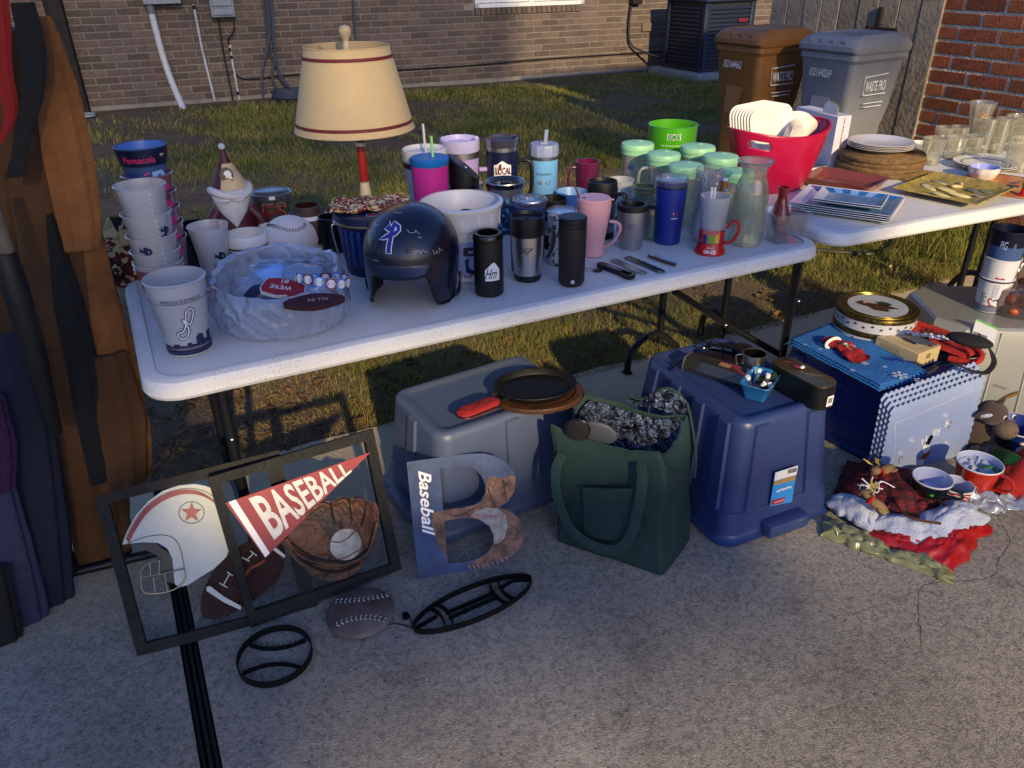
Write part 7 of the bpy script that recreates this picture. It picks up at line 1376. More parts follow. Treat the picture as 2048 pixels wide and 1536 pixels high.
for pts in ([(1510,520),(1520,600),(1540,660)], [(1620,495),(1630,560),(1640,630)], [(1725,512),(1720,590),(1700,660)], [(1260,770),(1380,850),(1500,880),(1640,880),(1740,820)], [(1300,860),(1420,930),(1560,950),(1690,900)]): artline(F2, f2t, pts, .0035, .014, mat('glove_seam','1c0f08',.8), 'glove_seam')
for pts in ([(1230,740),(1300,840),(1450,900),(1600,905),(1740,830),(1800,640)], [(1350,600),(1440,530),(1500,540)], [(1545,520),(1590,500),(1620,540)], [(1660,500),(1700,500),(1720,550)]): artline(F2, f2t, pts, .006, .012, M_gl2, 'glove_fold')
domed(F2, f2t, [(1597+102*math.cos(a), 773+103*math.sin(a)) for a in np.linspace(0, 2*math.pi, 18)[:-1]], .016, .010, mat('old_ball', 'b8b2a4', .6, var=(30,.5), col2='8d8578'), 'ball')
for pts in ([(1505,755),(1550,760),(1600,740),(1640,705),(1655,685)], [(1535,865),(1590,858),(1640,830),(1695,800)]): artline(F2, f2t, pts, .0011, .0262, mat('stitch_red','6a1620',.6), 'stitch')
# ---- cut out letter B sign
z0b = ppx(780, 850, 5.12); ob_, brb, tlb = W(836,1158,0), W(930,1141,0), W(812,920,.28)
PB_ = Plane(ob_, brb-ob_, tlb-ob_); tB = thing('letter_sign', 'blue wooden cut out letter B printed with glove, ball and the word Baseball', 'sign', mw=PB_.m())
outB = [(170,380),(420,345),(640,312),(820,294),(960,292),(1080,320),(1190,385),(1262,470),(1290,560),(1272,680),(1210,780),(1115,845),(1220,872),(1310,940),(1362,1030),(1376,1120),(1350,1235),(1270,1335),(1150,1402),(1000,1450),(820,1490),(560,1535),(290,1590)]
h1B = [(510,445),(640,428),(740,424),(860,450),(935,520),(978,620),(975,700),(930,775),(860,818),(740,845),(545,870)]; h2B = [(560,985),(680,965),(800,950),(920,975),(1015,1040),(1058,1130),(1052,1220),(1000,1300),(920,1355),(800,1392),(595,1420)]
bl_ = lambda pts: [PB_.loc(*p) for p in z0b(pts)]
M_bl = mat('distressed_blue', '2a4670', .6, var=(14,.6), col2='1a2a4a'); mesh('board', slab(bl_(outB), -.010, 0, [bl_(h1B), bl_(h2B)]), mat('mdf_edge', '151318', .7), tB, ang=20)
def inset(pts, k=1.0): return pts
mesh('face_print', slab(bl_(outB), 0, .0006, [bl_(h1B), bl_(h2B)]), M_bl, tB, ang=0)
gp = [(1000,545),(1040,528),(1090,530),(1150,548),(1190,530),(1240,516),(1283,530),(1270,680),(1208,778),(1113,845),(1218,874),(1308,942),(1358,1030),(1372,1120),(1346,1232),(1268,1330),(1150,1397),(1000,1445),(900,1470),(780,1440),(922,1357),(1003,1302),(1055,1222),(1062,1130),(1018,1037),(922,972),(800,946),(680,960),(557,980),(570,1200),(585,1380),(500,1220),(430,1040),(440,900),(545,874),(742,849),(862,822),(934,778),(980,700),(984,620)]
mesh('glove_print', slab(bl_(gp), .0006, .0012), mat('glove_print', '8a6048', .6, var=(30,.6), col2='40261c'), tB, ang=0)
mesh('ball_print', slab(bl_([(825,935),(890,872),(1000,846),(1110,860),(1185,925),(1205,1040),(1175,1150),(1115,1208),(1066,1222),(1064,1130),(1020,1036),(924,970)]), .0012, .0016), mat('ball_print', 'a39a90', .6, var=(60,.4)), tB, ang=0)
for pts, w_, m_ in (([(830,905),(920,925),(1010,938),(1100,935),(1185,915)], 4, PR), ([(1070,1200),(1110,1180),(1150,1130)], 4, PR), ([(1000,640),(1040,760),(1075,840)], 16, mat('print_brown','33201c',.7)), ([(1160,560),(1175,680),(1190,780)], 14, MATS['print_brown']), ([(1010,600),(1060,640)], 10, MATS['print_brown']), ([(1140,650),(1230,560)], 10, MATS['print_brown']), ([(1150,580),(1225,630)], 10, MATS['print_brown']), ([(570,900),(700,930),(900,830)], 12, MATS['print_brown']), ([(1200,1000),(1300,1080),(1310,1180)], 8, MATS['print_brown'])):
    q = [PB_.loc(*p) for p in z0b(pts)]; g = strip2([(p.x, p.y) for p in smooth([(x, y, 0) for x, y in q], 5)], w_/5.12/F_PX*2.0); mesh('print_line', ([(v[0], v[1], .002) for v in g[0]], g[1]), m_, tB, ang=0)
for k in range(12): x = 850+28*k; q = [PB_.loc(*p) for p in z0b([(x, 905+20*math.sin(k*.3)),(x+6, 955+10*math.sin(k*.3))])]; g = strip2(q, .0012); mesh('print_stitch', ([(v[0], v[1], .0022) for v in g[0]], g[1]), PR, tB, ang=0)
for k in range(9): x = 800+48*k; q = [PB_.loc(*p) for p in z0b([(x, 1440-4*k*k*.35),(x+26, 1475-4*k*k*.35)])]; g = strip2(q, .003); mesh('print_stitch', ([(v[0], v[1], .0022) for v in g[0]], g[1]), mat('print_pinkish','a9898a',.6), tB, ang=0)
q = PB_.loc(*z0b([(375, 800)])[0]); q1_ = PB_.loc(*z0b([(375, 470)])[0]); q2_ = PB_.loc(*z0b([(420, 1140)])[0]); tx = math.atan2(q2_[1]-q1_[1], q2_[0]-q1_[0]); g = text('Baseball', .036, q, tx, wid=math.hypot(q2_[0]-q1_[0], q2_[1]-q1_[1]), z=.0012); mesh('lettering', g, WP, tB, ang=0)
# ---- flat sports pieces on the concrete
PG0 = Plane((0,0,0), (1,0,0), (0,1,0))
C = W(722, 1231, 0); R_ = (W(792,1222,0)-W(653,1232,0)).length/2*.98; t = thing('baseball_plaque', 'brown metal baseball shaped plaque with laced seams lying on the concrete', 'wall art', C, rad(8)); mesh('plate', lathe([(0,-.0),(R_*.9,.002),(R_,.010),(R_*.99,.014),(R_*.85,.020),(R_*.5,.026),(0,.028)], 56), mat('bronzed_metal', '74645a', .6, 0, var=(9,.5), col2='46362e'), t, ang=60)
def hz_(x, y): r = math.hypot(x, y)/R_; return .0285-.0085*r**2-.006*max(0, r-.8)**1.0
for sgn in (1, -1):
    pts = [(x*R_, sgn*(.40+.28*(x*x)*(1 if sgn > 0 else 1.1))*R_*(.9 if sgn > 0 else 1)*.95) for x in np.linspace(-.86, .82, 26)]; pts = [p for p in pts if math.hypot(*p) < R_*.97]
    sd = [(x*R_, (.52-.02)*R_+.0*x) for x in (0,)]
    cvs = [(x, y-sgn*.0, hz_(x, y)) for x, y in pts]; mesh('seam', tube(cvs, .0016, 5), K, t)
    for k in range(1, len(cvs)-1, 2):
        p = Vector(cvs[k]); d = (Vector(cvs[k+1])-Vector(cvs[k-1])).normalized(); n_ = Vector((-d.y, d.x, 0))
        mesh('lace', join(tube([p, p+n_*.008+d*.004], .0012, 4), tube([p, p-n_*.008+d*.004], .0012, 4)), WP if k % 4 else K, t)
mesh('hole', flatp(disk(.0022, (.012,.01)), hz_(.012,.01)+.0006), KB, t, ang=0)
def flatbar(name, pts, h, th, m, par, closed=False, sm=5): P = smooth([(x, y, h/2) for x, y in pts], sm, closed) if sm else [Vector((x, y, h/2)) for x, y in pts]; return mesh(name, tube(P, [(th/2, h/2)]*len(P), 6, closed, flat=(0,0,0) if False else None), m, par, ang=30)
def wallbar(name, pts, h, th, m, par, closed=False, sm=5):
    P = smooth([(x, y, 0) for x, y in pts], sm, closed) if sm else [Vector((x, y, 0)) for x, y in pts]; n = len(P); ls = []
    for i, p in enumerate(P):
        a = P[i-1] if (i or closed) else p; b = P[(i+1) % n] if (i < n-1 or closed) else p; d = (b-a).normalized(); q = Vector((-d.y, d.x, 0))*th/2
        ls.append([tuple(p+q), tuple(p-q), tuple(p-q+Vector((0,0,h))), tuple(p+q+Vector((0,0,h)))])
    if closed: ls.append(ls[0])
    return mesh(name, loft(ls, not closed, not closed), m, par, ang=30)
M_ir = mat('black_iron', '0b0b0d', .5, .4, var=(40,.4)); C = W(551, 1316, 0); R_ = (W(624,1310,0)-W(480,1314,0)).length/2; t = thing('metal_baseball', 'small round open black metal baseball outline lying near the expansion joint', 'wall art', C, rad(6))
wallbar('ring', [(R_*math.cos(a), R_*math.sin(a)) for a in np.linspace(0, 2*math.pi, 25)[:-1]], .020, .003, M_ir, t, True, 3)
for sgn in (1, -1):
    pts = [(x*R_*.92, sgn*(.28+.30*x*x)*R_*1.0) for x in np.linspace(-.85, .85, 11)]; wallbar('seam_bar', pts, .012, .004, M_ir, t, False, 3)
    for k in range(1, 10): mesh('barb', tube([(pts[k][0], pts[k][1], .011), (pts[k][0]+.004, pts[k][1]+sgn*.010, .011)], .0011, 4), M_ir, t)
pa, pb = W(828,1262,0), W(1061,1162,0); L_ = (pb-pa).length; fa = math.atan2((pb-pa).y, (pb-pa).x); C = (pa+pb)/2
wd_ = (W(900,1178,0)-W(975,1262,0)).length*.5
t = thing('metal_football', 'open black metal football outline with hanging ring lying before the B sign', 'wall art', C, fa); hL = L_/2
lens = [(hL*math.cos(a), wd_*.62*math.sin(a)*(1-.10*abs(math.cos(a))**3)) for a in np.linspace(0, 2*math.pi, 33)[:-1]]; wallbar('outline_bar', lens, .018, .003, M_ir, t, True, 3)
def ly(x): return wd_*.62*math.sqrt(max(0, 1-(x/hL)**2))*.97
for x in (-.62, -.50, .42, .56): wallbar('band_bar', [(x*hL+.12*hL*(1-(k/4-1)**2)*(-1 if x < 0 else 1)*.6*(-1), ly(x*hL)*(k/4-1)) for k in range(9)], .016, .003, M_ir, t, False, 2)
for yy in (.12, -.22): wallbar('lace_bar', [(x*hL, yy*wd_*.6+.0) for x in (-.46,-.2,.1,.38)], .014, .003, M_ir, t, False, 2)
wallbar('tip_bar', [(-hL*.97,0),(-hL*.75,.06*wd_),(-hL*.60,.10*wd_)], .014, .003, M_ir, t, False, 2); wallbar('tip_bar', [(hL*.97,0),(hL*.75,.02),(hL*.52,.012)], .014, .003, M_ir, t, False, 2)
for k in range(6): mesh('lace', tube([(-.2*hL+k*.09*hL, -.22*wd_*.6-.008, .014), (-.2*hL+k*.09*hL+.004, -.22*wd_*.6+.010, .014)], .0016, 4), M_ir, t)
rg_ = W(812,1235,0)-C; rx, ry = rg_.x*math.cos(-fa)-rg_.y*math.sin(-fa), rg_.x*math.sin(-fa)+rg_.y*math.cos(-fa); wallbar('hanging_ring', [(rx+.0075*math.cos(a), ry+.0075*math.sin(a)) for a in np.linspace(0, 2*math.pi, 13)[:-1]], .012, .004, M_ir, t, True, 2); mesh('hook_rod', tube([(rx+.008, ry, .006), (-hL, 0, .006)], .0016, 5), M_ir, t); r2_ = W(775,1252,0)-C; x2, y2 = r2_.x*math.cos(-fa)-r2_.y*math.sin(-fa), r2_.x*math.sin(-fa)+r2_.y*math.cos(-fa); mesh('hook_rod', tube(smooth([(x2, y2, .004), ((x2-hL)/2, y2-.012, .004), (-hL+.01, -.006, .004)], 4), .0018, 5), M_ir, t)
# ---- green insulated bag
M_grn = mat('green_nonwoven', '0e2e2b', .8, var=(6,.2), bump=(130,.3)); M_grn2 = mat('green_strap', '12332f', .75, bump=(200,.5)); M_foil = mat('crumpled_foil', '6a7690', .25, .85, var=(30,.9), col2='10131c', bump=(40,1.0,.04))
bl0, bf0, bb0 = W(1118,1082,0), W(1322,1150,0), W(1378,1080,0); tl0, tf0 = W(1106,852,.34), W(1322,905,.33)
e1 = (bf0-bl0); e2 = (bb0-bf0); tb0 = tf0+e2*.95+Vector((.0,.02,.02)); tk0 = tl0+e2*.95+Vector((0,0,.03)); bk0 = bl0+e2
t = thing('insulated_bag', 'dark green insulated shopping bag with foil lining standing open', 'bag', (bl0+bb0)/2, 0); oc = (bl0+bb0)/2
def bagwall(a, b):
    c4b = [bl0, bf0, bb0, bk0]; c4t = [tl0, tf0, tb0, tk0]; k = int(a*4) % 4; f = a*4-int(a*4); j = (k+1) % 4
    p = (c4b[k].lerp(c4b[j], f)).lerp(c4t[k].lerp(c4t[j], f), b); n_ = (p-oc); n_.z = 0; n_.normalize()
    bul = .016*math.sin(math.pi*f)*math.sin(math.pi*min(1,b*1.1)); w_ = .022*nz3(p.x*8, p.y*8, p.z*6)+.006*nz3(p.x*26, p.y*26, p.z*20)
    sag = -.022*math.sin(math.pi*f)*b**3 if k in (0, 2) else -.05*math.sin(math.pi*f)*b**3
    return tuple(p+n_*(bul+w_*(.3+b))-oc+Vector((0,0,max(sag+w_*.3, -p.z))))
o = mesh('body', grid(bagwall, 128, 36, True), M_grn, t, ang=0); o.data.shade_smooth(); solid(o, .004, 1)
mesh('rim_binding', tube([bagwall(a, 1.0) for a in np.linspace(0, 1, 81)[:-1]], .004, 6, True), M_grn2, t)
for k in (0,.25,.5,.75): mesh('corner_piping', tube([Vector(bagwall(k+1e-4, b))*1.0 for b in np.linspace(0.02, 1, 12)], .0032, 6), M_grn2, t)
def lin(a, b): p = Vector(bagwall(a, .99-b*.75)); c = Vector((0,0,p.z)); return tuple(c+(p-c)*(.93-.10*b-.05*abs(nz3(a*9, b*7, 2)))+Vector((0,0,.012*nz3(a*14,b*9))))
mesh('foil_lining', grid(lin, 90, 24, True), M_foil, t, ang=60)
fl0, fl1 = tb0-oc, tk0-oc; mesh('foil_flap', grid(lambda a, b: (lambda p: (p.x+.02*nz3(a*5,b*5), p.y+.02*nz3(a*6,b*4,3)+.03*b, p.z+b*.055*math.sin(math.pi*min(1,a*1.2+.1))+.008*nz3(a*15,b*12)))(fl0.lerp(fl1, a*.55)-(fl0-fl1).normalized()*.0), 36, 14), M_foil, t, ang=60)
mesh('flap_zip', tube(smooth([fl0.lerp(fl1, a*.55)+Vector((.004,.032,.058*math.sin(math.pi*min(1,a*1.2+.1)))) for a in np.linspace(0,1,7)]+[fl0+Vector((.02,-.01,.0)), fl0+Vector((.02,-.06,-.08)), fl0+Vector((.012,-.10,-.17))][:0], 4), .005, 6), M_grn2, t)
mesh('zip_edge', tube(smooth([fl0+Vector((0,.02,.03)), fl0+Vector((.012,-.01,-.02)), fl0+Vector((.02,-.06,-.09)), fl0+Vector((.018,-.085,-.16))], 6), .0045, 6), M_grn2, t)
PBg = Plane(bl0, e1, tl0-bl0+e1.normalized()*0); nb_ = PBg.n if PBg.n.y < 0 else -PBg.n
def bagpt(px, py, out=.02): x, y = PBg.loc(px, py); return PBg.o+PBg.x*x+PBg.y*y+nb_*out-oc
st_ = smooth([bagpt(1131,905,.02), bagpt(1120,935,.03), bagpt(1128,985,.045), bagpt(1155,1045,.05), bagpt(1200,1078,.05), bagpt(1245,1086,.05), bagpt(1272,1060,.05), bagpt(1288,1000,.045), bagpt(1292,950,.03), bagpt(1286,925,.02)], 6)
mesh('strap', tube(st_, [(.0014,.015)]*len(st_), 4, flat=tuple(nb_)), M_grn2, t, ang=30)
pk = [bagpt(1172,970,.024), bagpt(1272,972,.024), bagpt(1274,1072,.026), bagpt(1176,1070,.026)]; mesh('pocket', grid(lambda a, b: tuple(pk[0].lerp(pk[1], a).lerp(pk[3].lerp(pk[2], a), b)+nb_*(.006*math.sin(math.pi*a))), 12, 10), M_grn, t, ang=0); mesh('pocket_hem', tube([pk[0]+nb_*.003, (pk[0]+pk[1])/2+nb_*.009, pk[1]+nb_*.003], .0028, 6), M_grn2, t)
t2 = thing('slipper', 'black padded oval pouch sticking up from the green bag', 'pouch', W(1155, 868, .36)+Vector((.0,.02,0)), 0, eul=(rad(-62), rad(22), rad(-15))); mesh('body', xf(sph(1, n=28, m_=14), sc=(.034,.062,.012)), mat('black_felt','121016',.85, bump=(200,.5)), t2); mesh('piping', tube([(.034*math.cos(a), .062*math.sin(a), .0) for a in np.linspace(0, 2*math.pi, 30)[:-1]], .0028, 6, True), K, t2)
t2 = thing('seat_pad', 'grey curved cap brim like pad in the green bag beside the black pouch', 'pad', W(1197, 878, .35)+Vector((.0,.03,0)), 0, eul=(rad(-55), rad(25), rad(-8))); mesh('body', xf(sph(1, n=28, m_=14), sc=(.055,.07,.012)), mat('grey_rubber','4b4e58',.6), t2); mesh('seam', tube([(.038*math.cos(a), .05*math.sin(a), .0085) for a in np.linspace(0, 3, 20)], .0014, 5), mat('seam_grey','33353c',.7), t2)

# ================================================================ on the blue tote
ZT = .386
def onT(px, py, z=ZT): return W(px, py, z)
# clear lidded case
a, b = onT(1366,738), onT(1490,778); azc = math.atan2((b-a).y, (b-a).x); Lc = (b-a).length; M_acr = glassm('smoky_acrylic', 'c9cac2', .35, .12, '8b8878', .06)
t = thing('acrylic_case', 'clear hexagonal plastic case with dark tools inside, front left on the blue tote', 'case', (a+b)/2+Vector((-math.sin(azc),math.cos(azc),0))*.030, azc)
hx_ = [(-.034,0),(.034,0),(.036,.012),(.024,.040),(-.024,.040),(-.036,.012)]; mesh('case', loft([[(x_, y, z) for y, z in hx_] for x_ in (-Lc/2, Lc/2)]), M_acr, t, ang=20); mesh('rim', join(*[tube([(x_, y, z) for y, z in hx_], .0012, 5, True) for x_ in (-Lc/2, Lc/2)]), glassm('acrylic_edge','d8d8cc',.6,.5,'c9c8b4',.1), t)
mesh('tray', box(Lc*.9, .05, .010, (0,0,.008), .002), K, t); mesh('tool', tube([(-Lc*.3,-.008,.018),(Lc*.3,.006,.018)], .005, 8), K, t); mesh('paper_label', box(.035,.022,.001,(.02,.0,.0415)), mat('kraft_label','8a6a4a',.7), t)
# loose pens / clips
for k, (p, q, r_, m_, nm, lb) in enumerate([((1340,740),(1362,722),.0045,mat('dark_chrome','5c6068',.2,1.0),'metal_rod','bent dark chrome rod at the left edge of the blue tote'),((1362,722),(1400,715),.004,CLEARP,'plastic_tube','short clear plastic tube at the back left of the blue tote')]):
    a_, b_ = onT(*p, ZT+r_), onT(*q, ZT+r_); t = thing(nm, lb, 'tube', (a_+b_)/2, 0); mesh('rod', tube(smooth([a_-(a_+b_)/2, Vector((0,0,.004)), b_-(a_+b_)/2], 4), r_, 10), m_, t)
t = thing('eyeglasses', 'black framed glasses and earbuds tangle at the back of the blue tote', 'glasses', onT(1416,700), rad(-35))
for s in (-1, 1): mesh('lens_ring', tube([(s*.028+.022*math.cos(a), .0+.016*math.sin(a), .012+.006*math.sin(a)) for a in np.linspace(0, 2*math.pi, 20)[:-1]], .0022, 6, True), KB, t); mesh('temple', tube(smooth([(s*.05,.0,.014),(s*.05,.05,.010),(s*.044,.10,.004)], 4), .002, 6), KB, t)
wal = []
for k, (px, py, an, sx, sy, sz, lb) in enumerate([(1432,722,-30,.10,.05,.022,'black sunglasses case lying behind the acrylic case on the blue tote'),(1470,735,-28,.08,.045,.028,'small black camera pouch left of the steel cup on the blue tote'),(1448,700,-25,.09,.035,.018,'flat black pocket device at the back of the blue tote')]):
    t = thing('black_pouch', lb, 'pouch', onT(px, py), rad(an), 'black pouches on the blue tote'); mesh('body', xf(loft([rr(sx*.96,sy*.94,.012,0), rr(sx,sy,.014,sz*.3), rr(sx,sy,.014,sz*.8), rr(sx*.92,sy*.86,.012,sz)]), (0,0,0)), KB if k else K, t, ang=50); mesh('clasp', box(.012,.004,.004,(0,-sy/2-.001,sz*.7),.001), STEEL, t); mesh('zip', tube([(-sx*.45,-sy*.5,sz*.55),(sx*.45,-sy*.5,sz*.55)], .0012, 5), STEEL2, t)
c = Cup(1502, 756, 44, 706, 46, ZT); t = c.thing('steel_mug', 'small polished steel mug with dark inside standing on the blue tote', 'mug'); rev('body', hollow(c.rb, c.rt, c.h, .002), STEEL, t, 44); rev('lining', [(c.rt*.93,c.h*.97),(c.rt*.9,.01),(0,.01)], mat('steel_dark_inside','1a1a1c',.3,.8), t, 40); handle(t, STEEL, c.a-1.6, [(c.rt,c.h*.85),(c.rt*1.5,c.h*.75),(c.rt*1.4,c.h*.35),(c.rt,c.h*.25)], .003)
c = Cup(1482, 716, 40, 690, 44, ZT); t = c.thing('black_jar_lid', 'round black lid behind the steel mug on the blue tote', 'lid'); rev('body', [(0,0),(c.rb,0),(c.rt,.02),(c.rt*.9,.024),(0,.024)], K, t)
# blue basket
fl_, fc_, fr_, bk_ = W(1473,765,ZT+.052), W(1530,780,ZT+.052), W(1572,748,ZT+.052), W(1512,735,ZT+.052); Cn = (fl_+fc_+fr_+bk_)/4; v1 = (fc_-fl_); v2 = (fr_-fc_); azk = math.atan2(v1.y, v1.x)
t = thing('plastic_basket', 'bright blue square plastic tub with sample tubes on the blue tote', 'basket', (Cn.x, Cn.y, ZT), azk); w1, w2_ = v1.length, v2.length
mesh('body', loft([rr(w1*.7,w2_*.7,.008,0), rr(w1*.72,w2_*.72,.01,.002), rr(w1*.99,w2_*.99,.012,.050), rr(w1*1.04,w2_*1.04,.012,.052), rr(w1*1.04,w2_*1.04,.012,.054), rr(w1*.96,w2_*.96,.012,.053), rr(w1*.69,w2_*.69,.008,.003)]), glassm('aqua_plastic','58b8ec',.3,.85,'2a9be0',.2), t, ang=40)
for k, (x, y, m_, cp, z) in enumerate([(-.022,.012,CLEARP,WH,.03),(-.008,.016,CLEARP,WH,.042),(.014,-.006,CLEARP,WH,.04),(-.014,-.010,mat('teal_tube','1e5a70',.4),WH,.026)]):
    tt = thing('sample_tube', ['clear tube leaning left in the blue tub','clear tube with white cap leaning on the first in the blue tub','upright clear tube with white cap at the front of the blue tub','short teal tube low in the blue tub'][k], 'tube', t.location+Vector((x, y, z-.01)), 0, 'tubes in the blue tub', eul=(rad([10,-14,4,20][k]), rad([-24,14,4,30][k]), 0)); mesh('tube', tube([(0,0,-.012),(0,0,.032)], .006, 12), m_, tt); mesh('cap', tube([(0,0,.030),(0,0,.041)], .0068, 12), cp, tt)
t2 = thing('green_brush', 'dark green bristle brush sticking out of the blue tub', 'brush', t.location+Vector((.024,.016,.04)), 0, eul=(rad(60), 0, rad(70))); mesh('bristles', lathe([(0,-.03),(.012,-.03),(.014,0),(.012,.03),(0,.03)], 24, fn=lambda a, z: 1+.25*math.sin(a*12+z*900)), mat('dark_green_bristle','0f2a20',.8), t2)
t2 = thing('cosmetic_tube', 'small white and brown squeeze tube in the blue tub', 'tube', t.location+Vector((.004,-.014,.034)), 0, eul=(rad(10), rad(70), rad(-10))); mesh('body', xf(sph(1,n=18,m_=10), sc=(.011,.009,.024)), M_wd, t2); mesh('cap', xf(sph(1,n=14,m_=8), (0,0,.02), sc=(.010,.008,.010)), WH, t2)
# black speaker / tin box
pA, pB, pC = W(1556,716,ZT+.075), W(1655,775,ZT+.075), W(1645,740,ZT+.075); v = (W(1650,765,ZT+.075)-W(1568,722,ZT+.075)); azs = math.atan2(v.y, v.x); Ls = v.length+.05
t = thing('black_box', 'long rounded black box with brushed gold top and barcode label', 'box', ((W(1650,765,ZT+.075)+W(1568,722,ZT+.075))/2).to_2d().to_3d()+Vector((0,0,ZT)), azs)
mesh('body', loft([rr(Ls,.082,.034,0,n=8), rr(Ls,.084,.035,.004,n=8), rr(Ls,.084,.035,.072,n=8)]), mat('satin_black','0a0a0c',.35), t, ang=40); mesh('top_plate', loft([rr(Ls*.985,.080,.034,.072,n=8), rr(Ls*.985,.080,.034,.0755,n=8), rr(Ls*.97,.076,.033,.0765,n=8)]), mat('brushed_gold','8d7f5e',.3,.9,var=(30,.3)), t, ang=40)
mesh('label', box(.001,.024,.032,(0,0,0)), WP, t, loc=(Ls/2+.0005,.004,.026)); 
for k in range(7): mesh('barcode', box(.0012,.0012,.018,(0,0,0)), KB, t, loc=(Ls/2+.001,-.004+.0026*k,.028))
for k in range(3): mesh('print_line', box(.05,.0012,.0004,(0,0,0)), M_wire, t, loc=(.03,.012-.006*k,.0769), rot=(0,0,rad(40)))
t2 = thing('keychain', 'red and white football keychain lying on the gold topped black box', 'keychain', W(1598,733,ZT+.08), azs+rad(20)); mesh('tag', xf(sph(1,n=20,m_=8), sc=(.020,.010,.004)), M_red_e, t2); mesh('band', xf(sph(1,n=16,m_=8), (.010,0,.001), sc=(.007,.0085,.0042)), WP, t2); mesh('band', xf(sph(1,n=16,m_=8), (.0,0,.0022), sc=(.012,.004,.0032)), NV, t2); mesh('cord', tube(smooth([(-.018,0,.002),(-.03,.004,.003),(-.045,.002,.001)], 4), .0015, 5), M_red_e, t2)
# ================================================================ on the navy tote
ZN = .262
tc = Cup(1735, 698, 150, 610, 152, ZN); H = tc.h; M_tin = mat('tin_white', 'b9bcc8', .3, .2, var=(20,.05)); M_gold = mat('antique_gold', '6e5c2c', .3, .8, var=(60,.5), col2='1c1808'); M_holly = mat('holly_print', '1f3320', .5)
hh = (H)/2*.98
for i, lb in enumerate(('lower round cookie tin with holly sprig print and gold bands', 'upper round cookie tin with a painted gift bearer picture on its lid')):
    t = thing('cookie_tin', lb, 'tin', tc.C+Vector((0,0,hh*i)), 0, 'round cookie tins'); R_ = tc.rb
    rev('body', [(0,0),(R_*.98,0),(R_,.003),(R_,hh*.8),(0,hh*.8)], M_tin, t, 64); rev('lid', [(R_*1.012,hh*.70),(R_*1.02,hh*.705),(R_*1.02,hh*.95),(R_*1.01,hh*.985),(R_*.985,hh*1.0),(R_*.95,hh*.985),(0,hh*.985)], M_gold, t, 64)
    for k in range(13):
        x = (k-6)*.030; sprig = [(x+dx_*.7, dy_*.7) for dx_, dy_ in [(-.010,-.004),(-.004,.004),(-.008,.008),(.0,.007),(.002,.012),(.004,.005),(.011,.004),(.004,-.001),(.005,-.006),(-.001,-.002)]]; emblem(t, sprig, type('q',(),dict(r=lambda s,z: R_, a=tc.a))(), hh*.40+.004*(-1)**k, M_holly, name='sprig')
    if i == 1:
        mesh('lid_picture', flatp(disk(R_*.74, n=48), hh*.985+.0012), mat('tin_picture_sky','a5abb8',.4,var=(9,.2)), t, ang=0)
        for r_, in ((R_*.80,),(R_*.90,)): mesh('lid_bead', tube([(r_*math.cos(a), r_*math.sin(a), hh*.985+.001) for a in np.linspace(0,2*math.pi,49)[:-1]], .0012, 5, True), mat('gold_bright','a38c48',.3,.9), t)
        br_ = mat('print_cloak','4a2c1c',.5,var=(40,.5)); z_ = hh*.985+.0018
        mesh('lid_picture', flatp([(-.07,.035),(-.04,.05),(-.02,.025),(.03,.0),(.065,-.035),(.01,-.06),(-.03,-.04),(-.04,-.008),(-.06,.012)], z_), br_, t, ang=0); mesh('lid_picture', flatp(disk(.008,(-.035,.03),12), z_+.0004), mat('print_skin','b08a68',.5), t, ang=0); mesh('lid_picture', flatp([(.0,.03),(.03,.036),(.05,.018),(.055,.0),(.03,-.01),(.01,.005)], z_), M_holly, t, ang=0); mesh('lid_picture', flatp([(.02,-.04),(.05,-.035),(.055,-.045),(.02,-.052)], z_+.0003), mat('print_grey','8d99a8',.6), t, ang=0)
# snowflake blue cloth draped over the tote edge
M_bt = mat('snow_towel_blue', '1c62a8', .85, var=(5,.2), bump=(120,.5))
qa, qb, qc, qd = W(1582,692,ZN+.012), W(1712,776,ZN+.012), W(1850,768,ZN-.0), W(1640,668,ZN+.012)
qA, qB, qC_, qD = W(1578,690,ZN+.01), W(1758,785,ZN+.006), W(1852,758,ZN+.006), W(1668,655,ZN+.01)
def tow(k): return lambda a, b: (lambda p: tuple(p+Vector((0,0,.004+.007*k+.004*abs(nz3(a*6,b*5,k))+.003*math.sin(a*14+k)*b-(.03*max(0,a-.85)/.15 if False else 0)))))((qA.lerp(qB, a)).lerp(qD.lerp(qC_, a), b)-qA+Vector((.004*k,.006*k,0)))
t = thing('snowflake_towel', 'folded bright blue cloth with white snowflakes laid across the navy tote', 'towel', qA, 0)
for k in range(3): cloth('fold', tow(k), 40, 18, M_bt, t, .004)
P_t = Plane(qA+Vector((0,0,.032)), qB-qA, qD-qA)
def flake(px, py, s, P, par, z=0.0):
    x, y = P.loc(px, py); g = []
    for k in range(6):
        a = k*math.pi/3+.3; c, s_ = math.cos(a), math.sin(a); g.append(strip2([(x, y), (x+c*s, y+s_*s)], s*.09))
        for f in (.5, .78):
            for d in (-.7, .7): g.append(strip2([(x+c*s*f, y+s_*s*f), (x+c*s*f+math.cos(a+d)*s*.3, y+s_*s*f+math.sin(a+d)*s*.3)], s*.09))
    g = join(*g); o = mesh('snowflake', ([(v[0], v[1], v[2]+z) for v in g[0]], g[1]), WP, None, mw=P.m(), ang=0); o.parent = par; o.matrix_parent_inverse = par.matrix_basis.inverted()
for (x, y, s) in ((1800,752,.026),(1838,762,.016),(1730,728,.012),(1660,690,.010),(1812,722,.012),(1640,700,.007),(1705,742,.009),(1770,735,.008),(1610,690,.006)): flake(x, y, s, P_t, t, .003)
fr_g = []
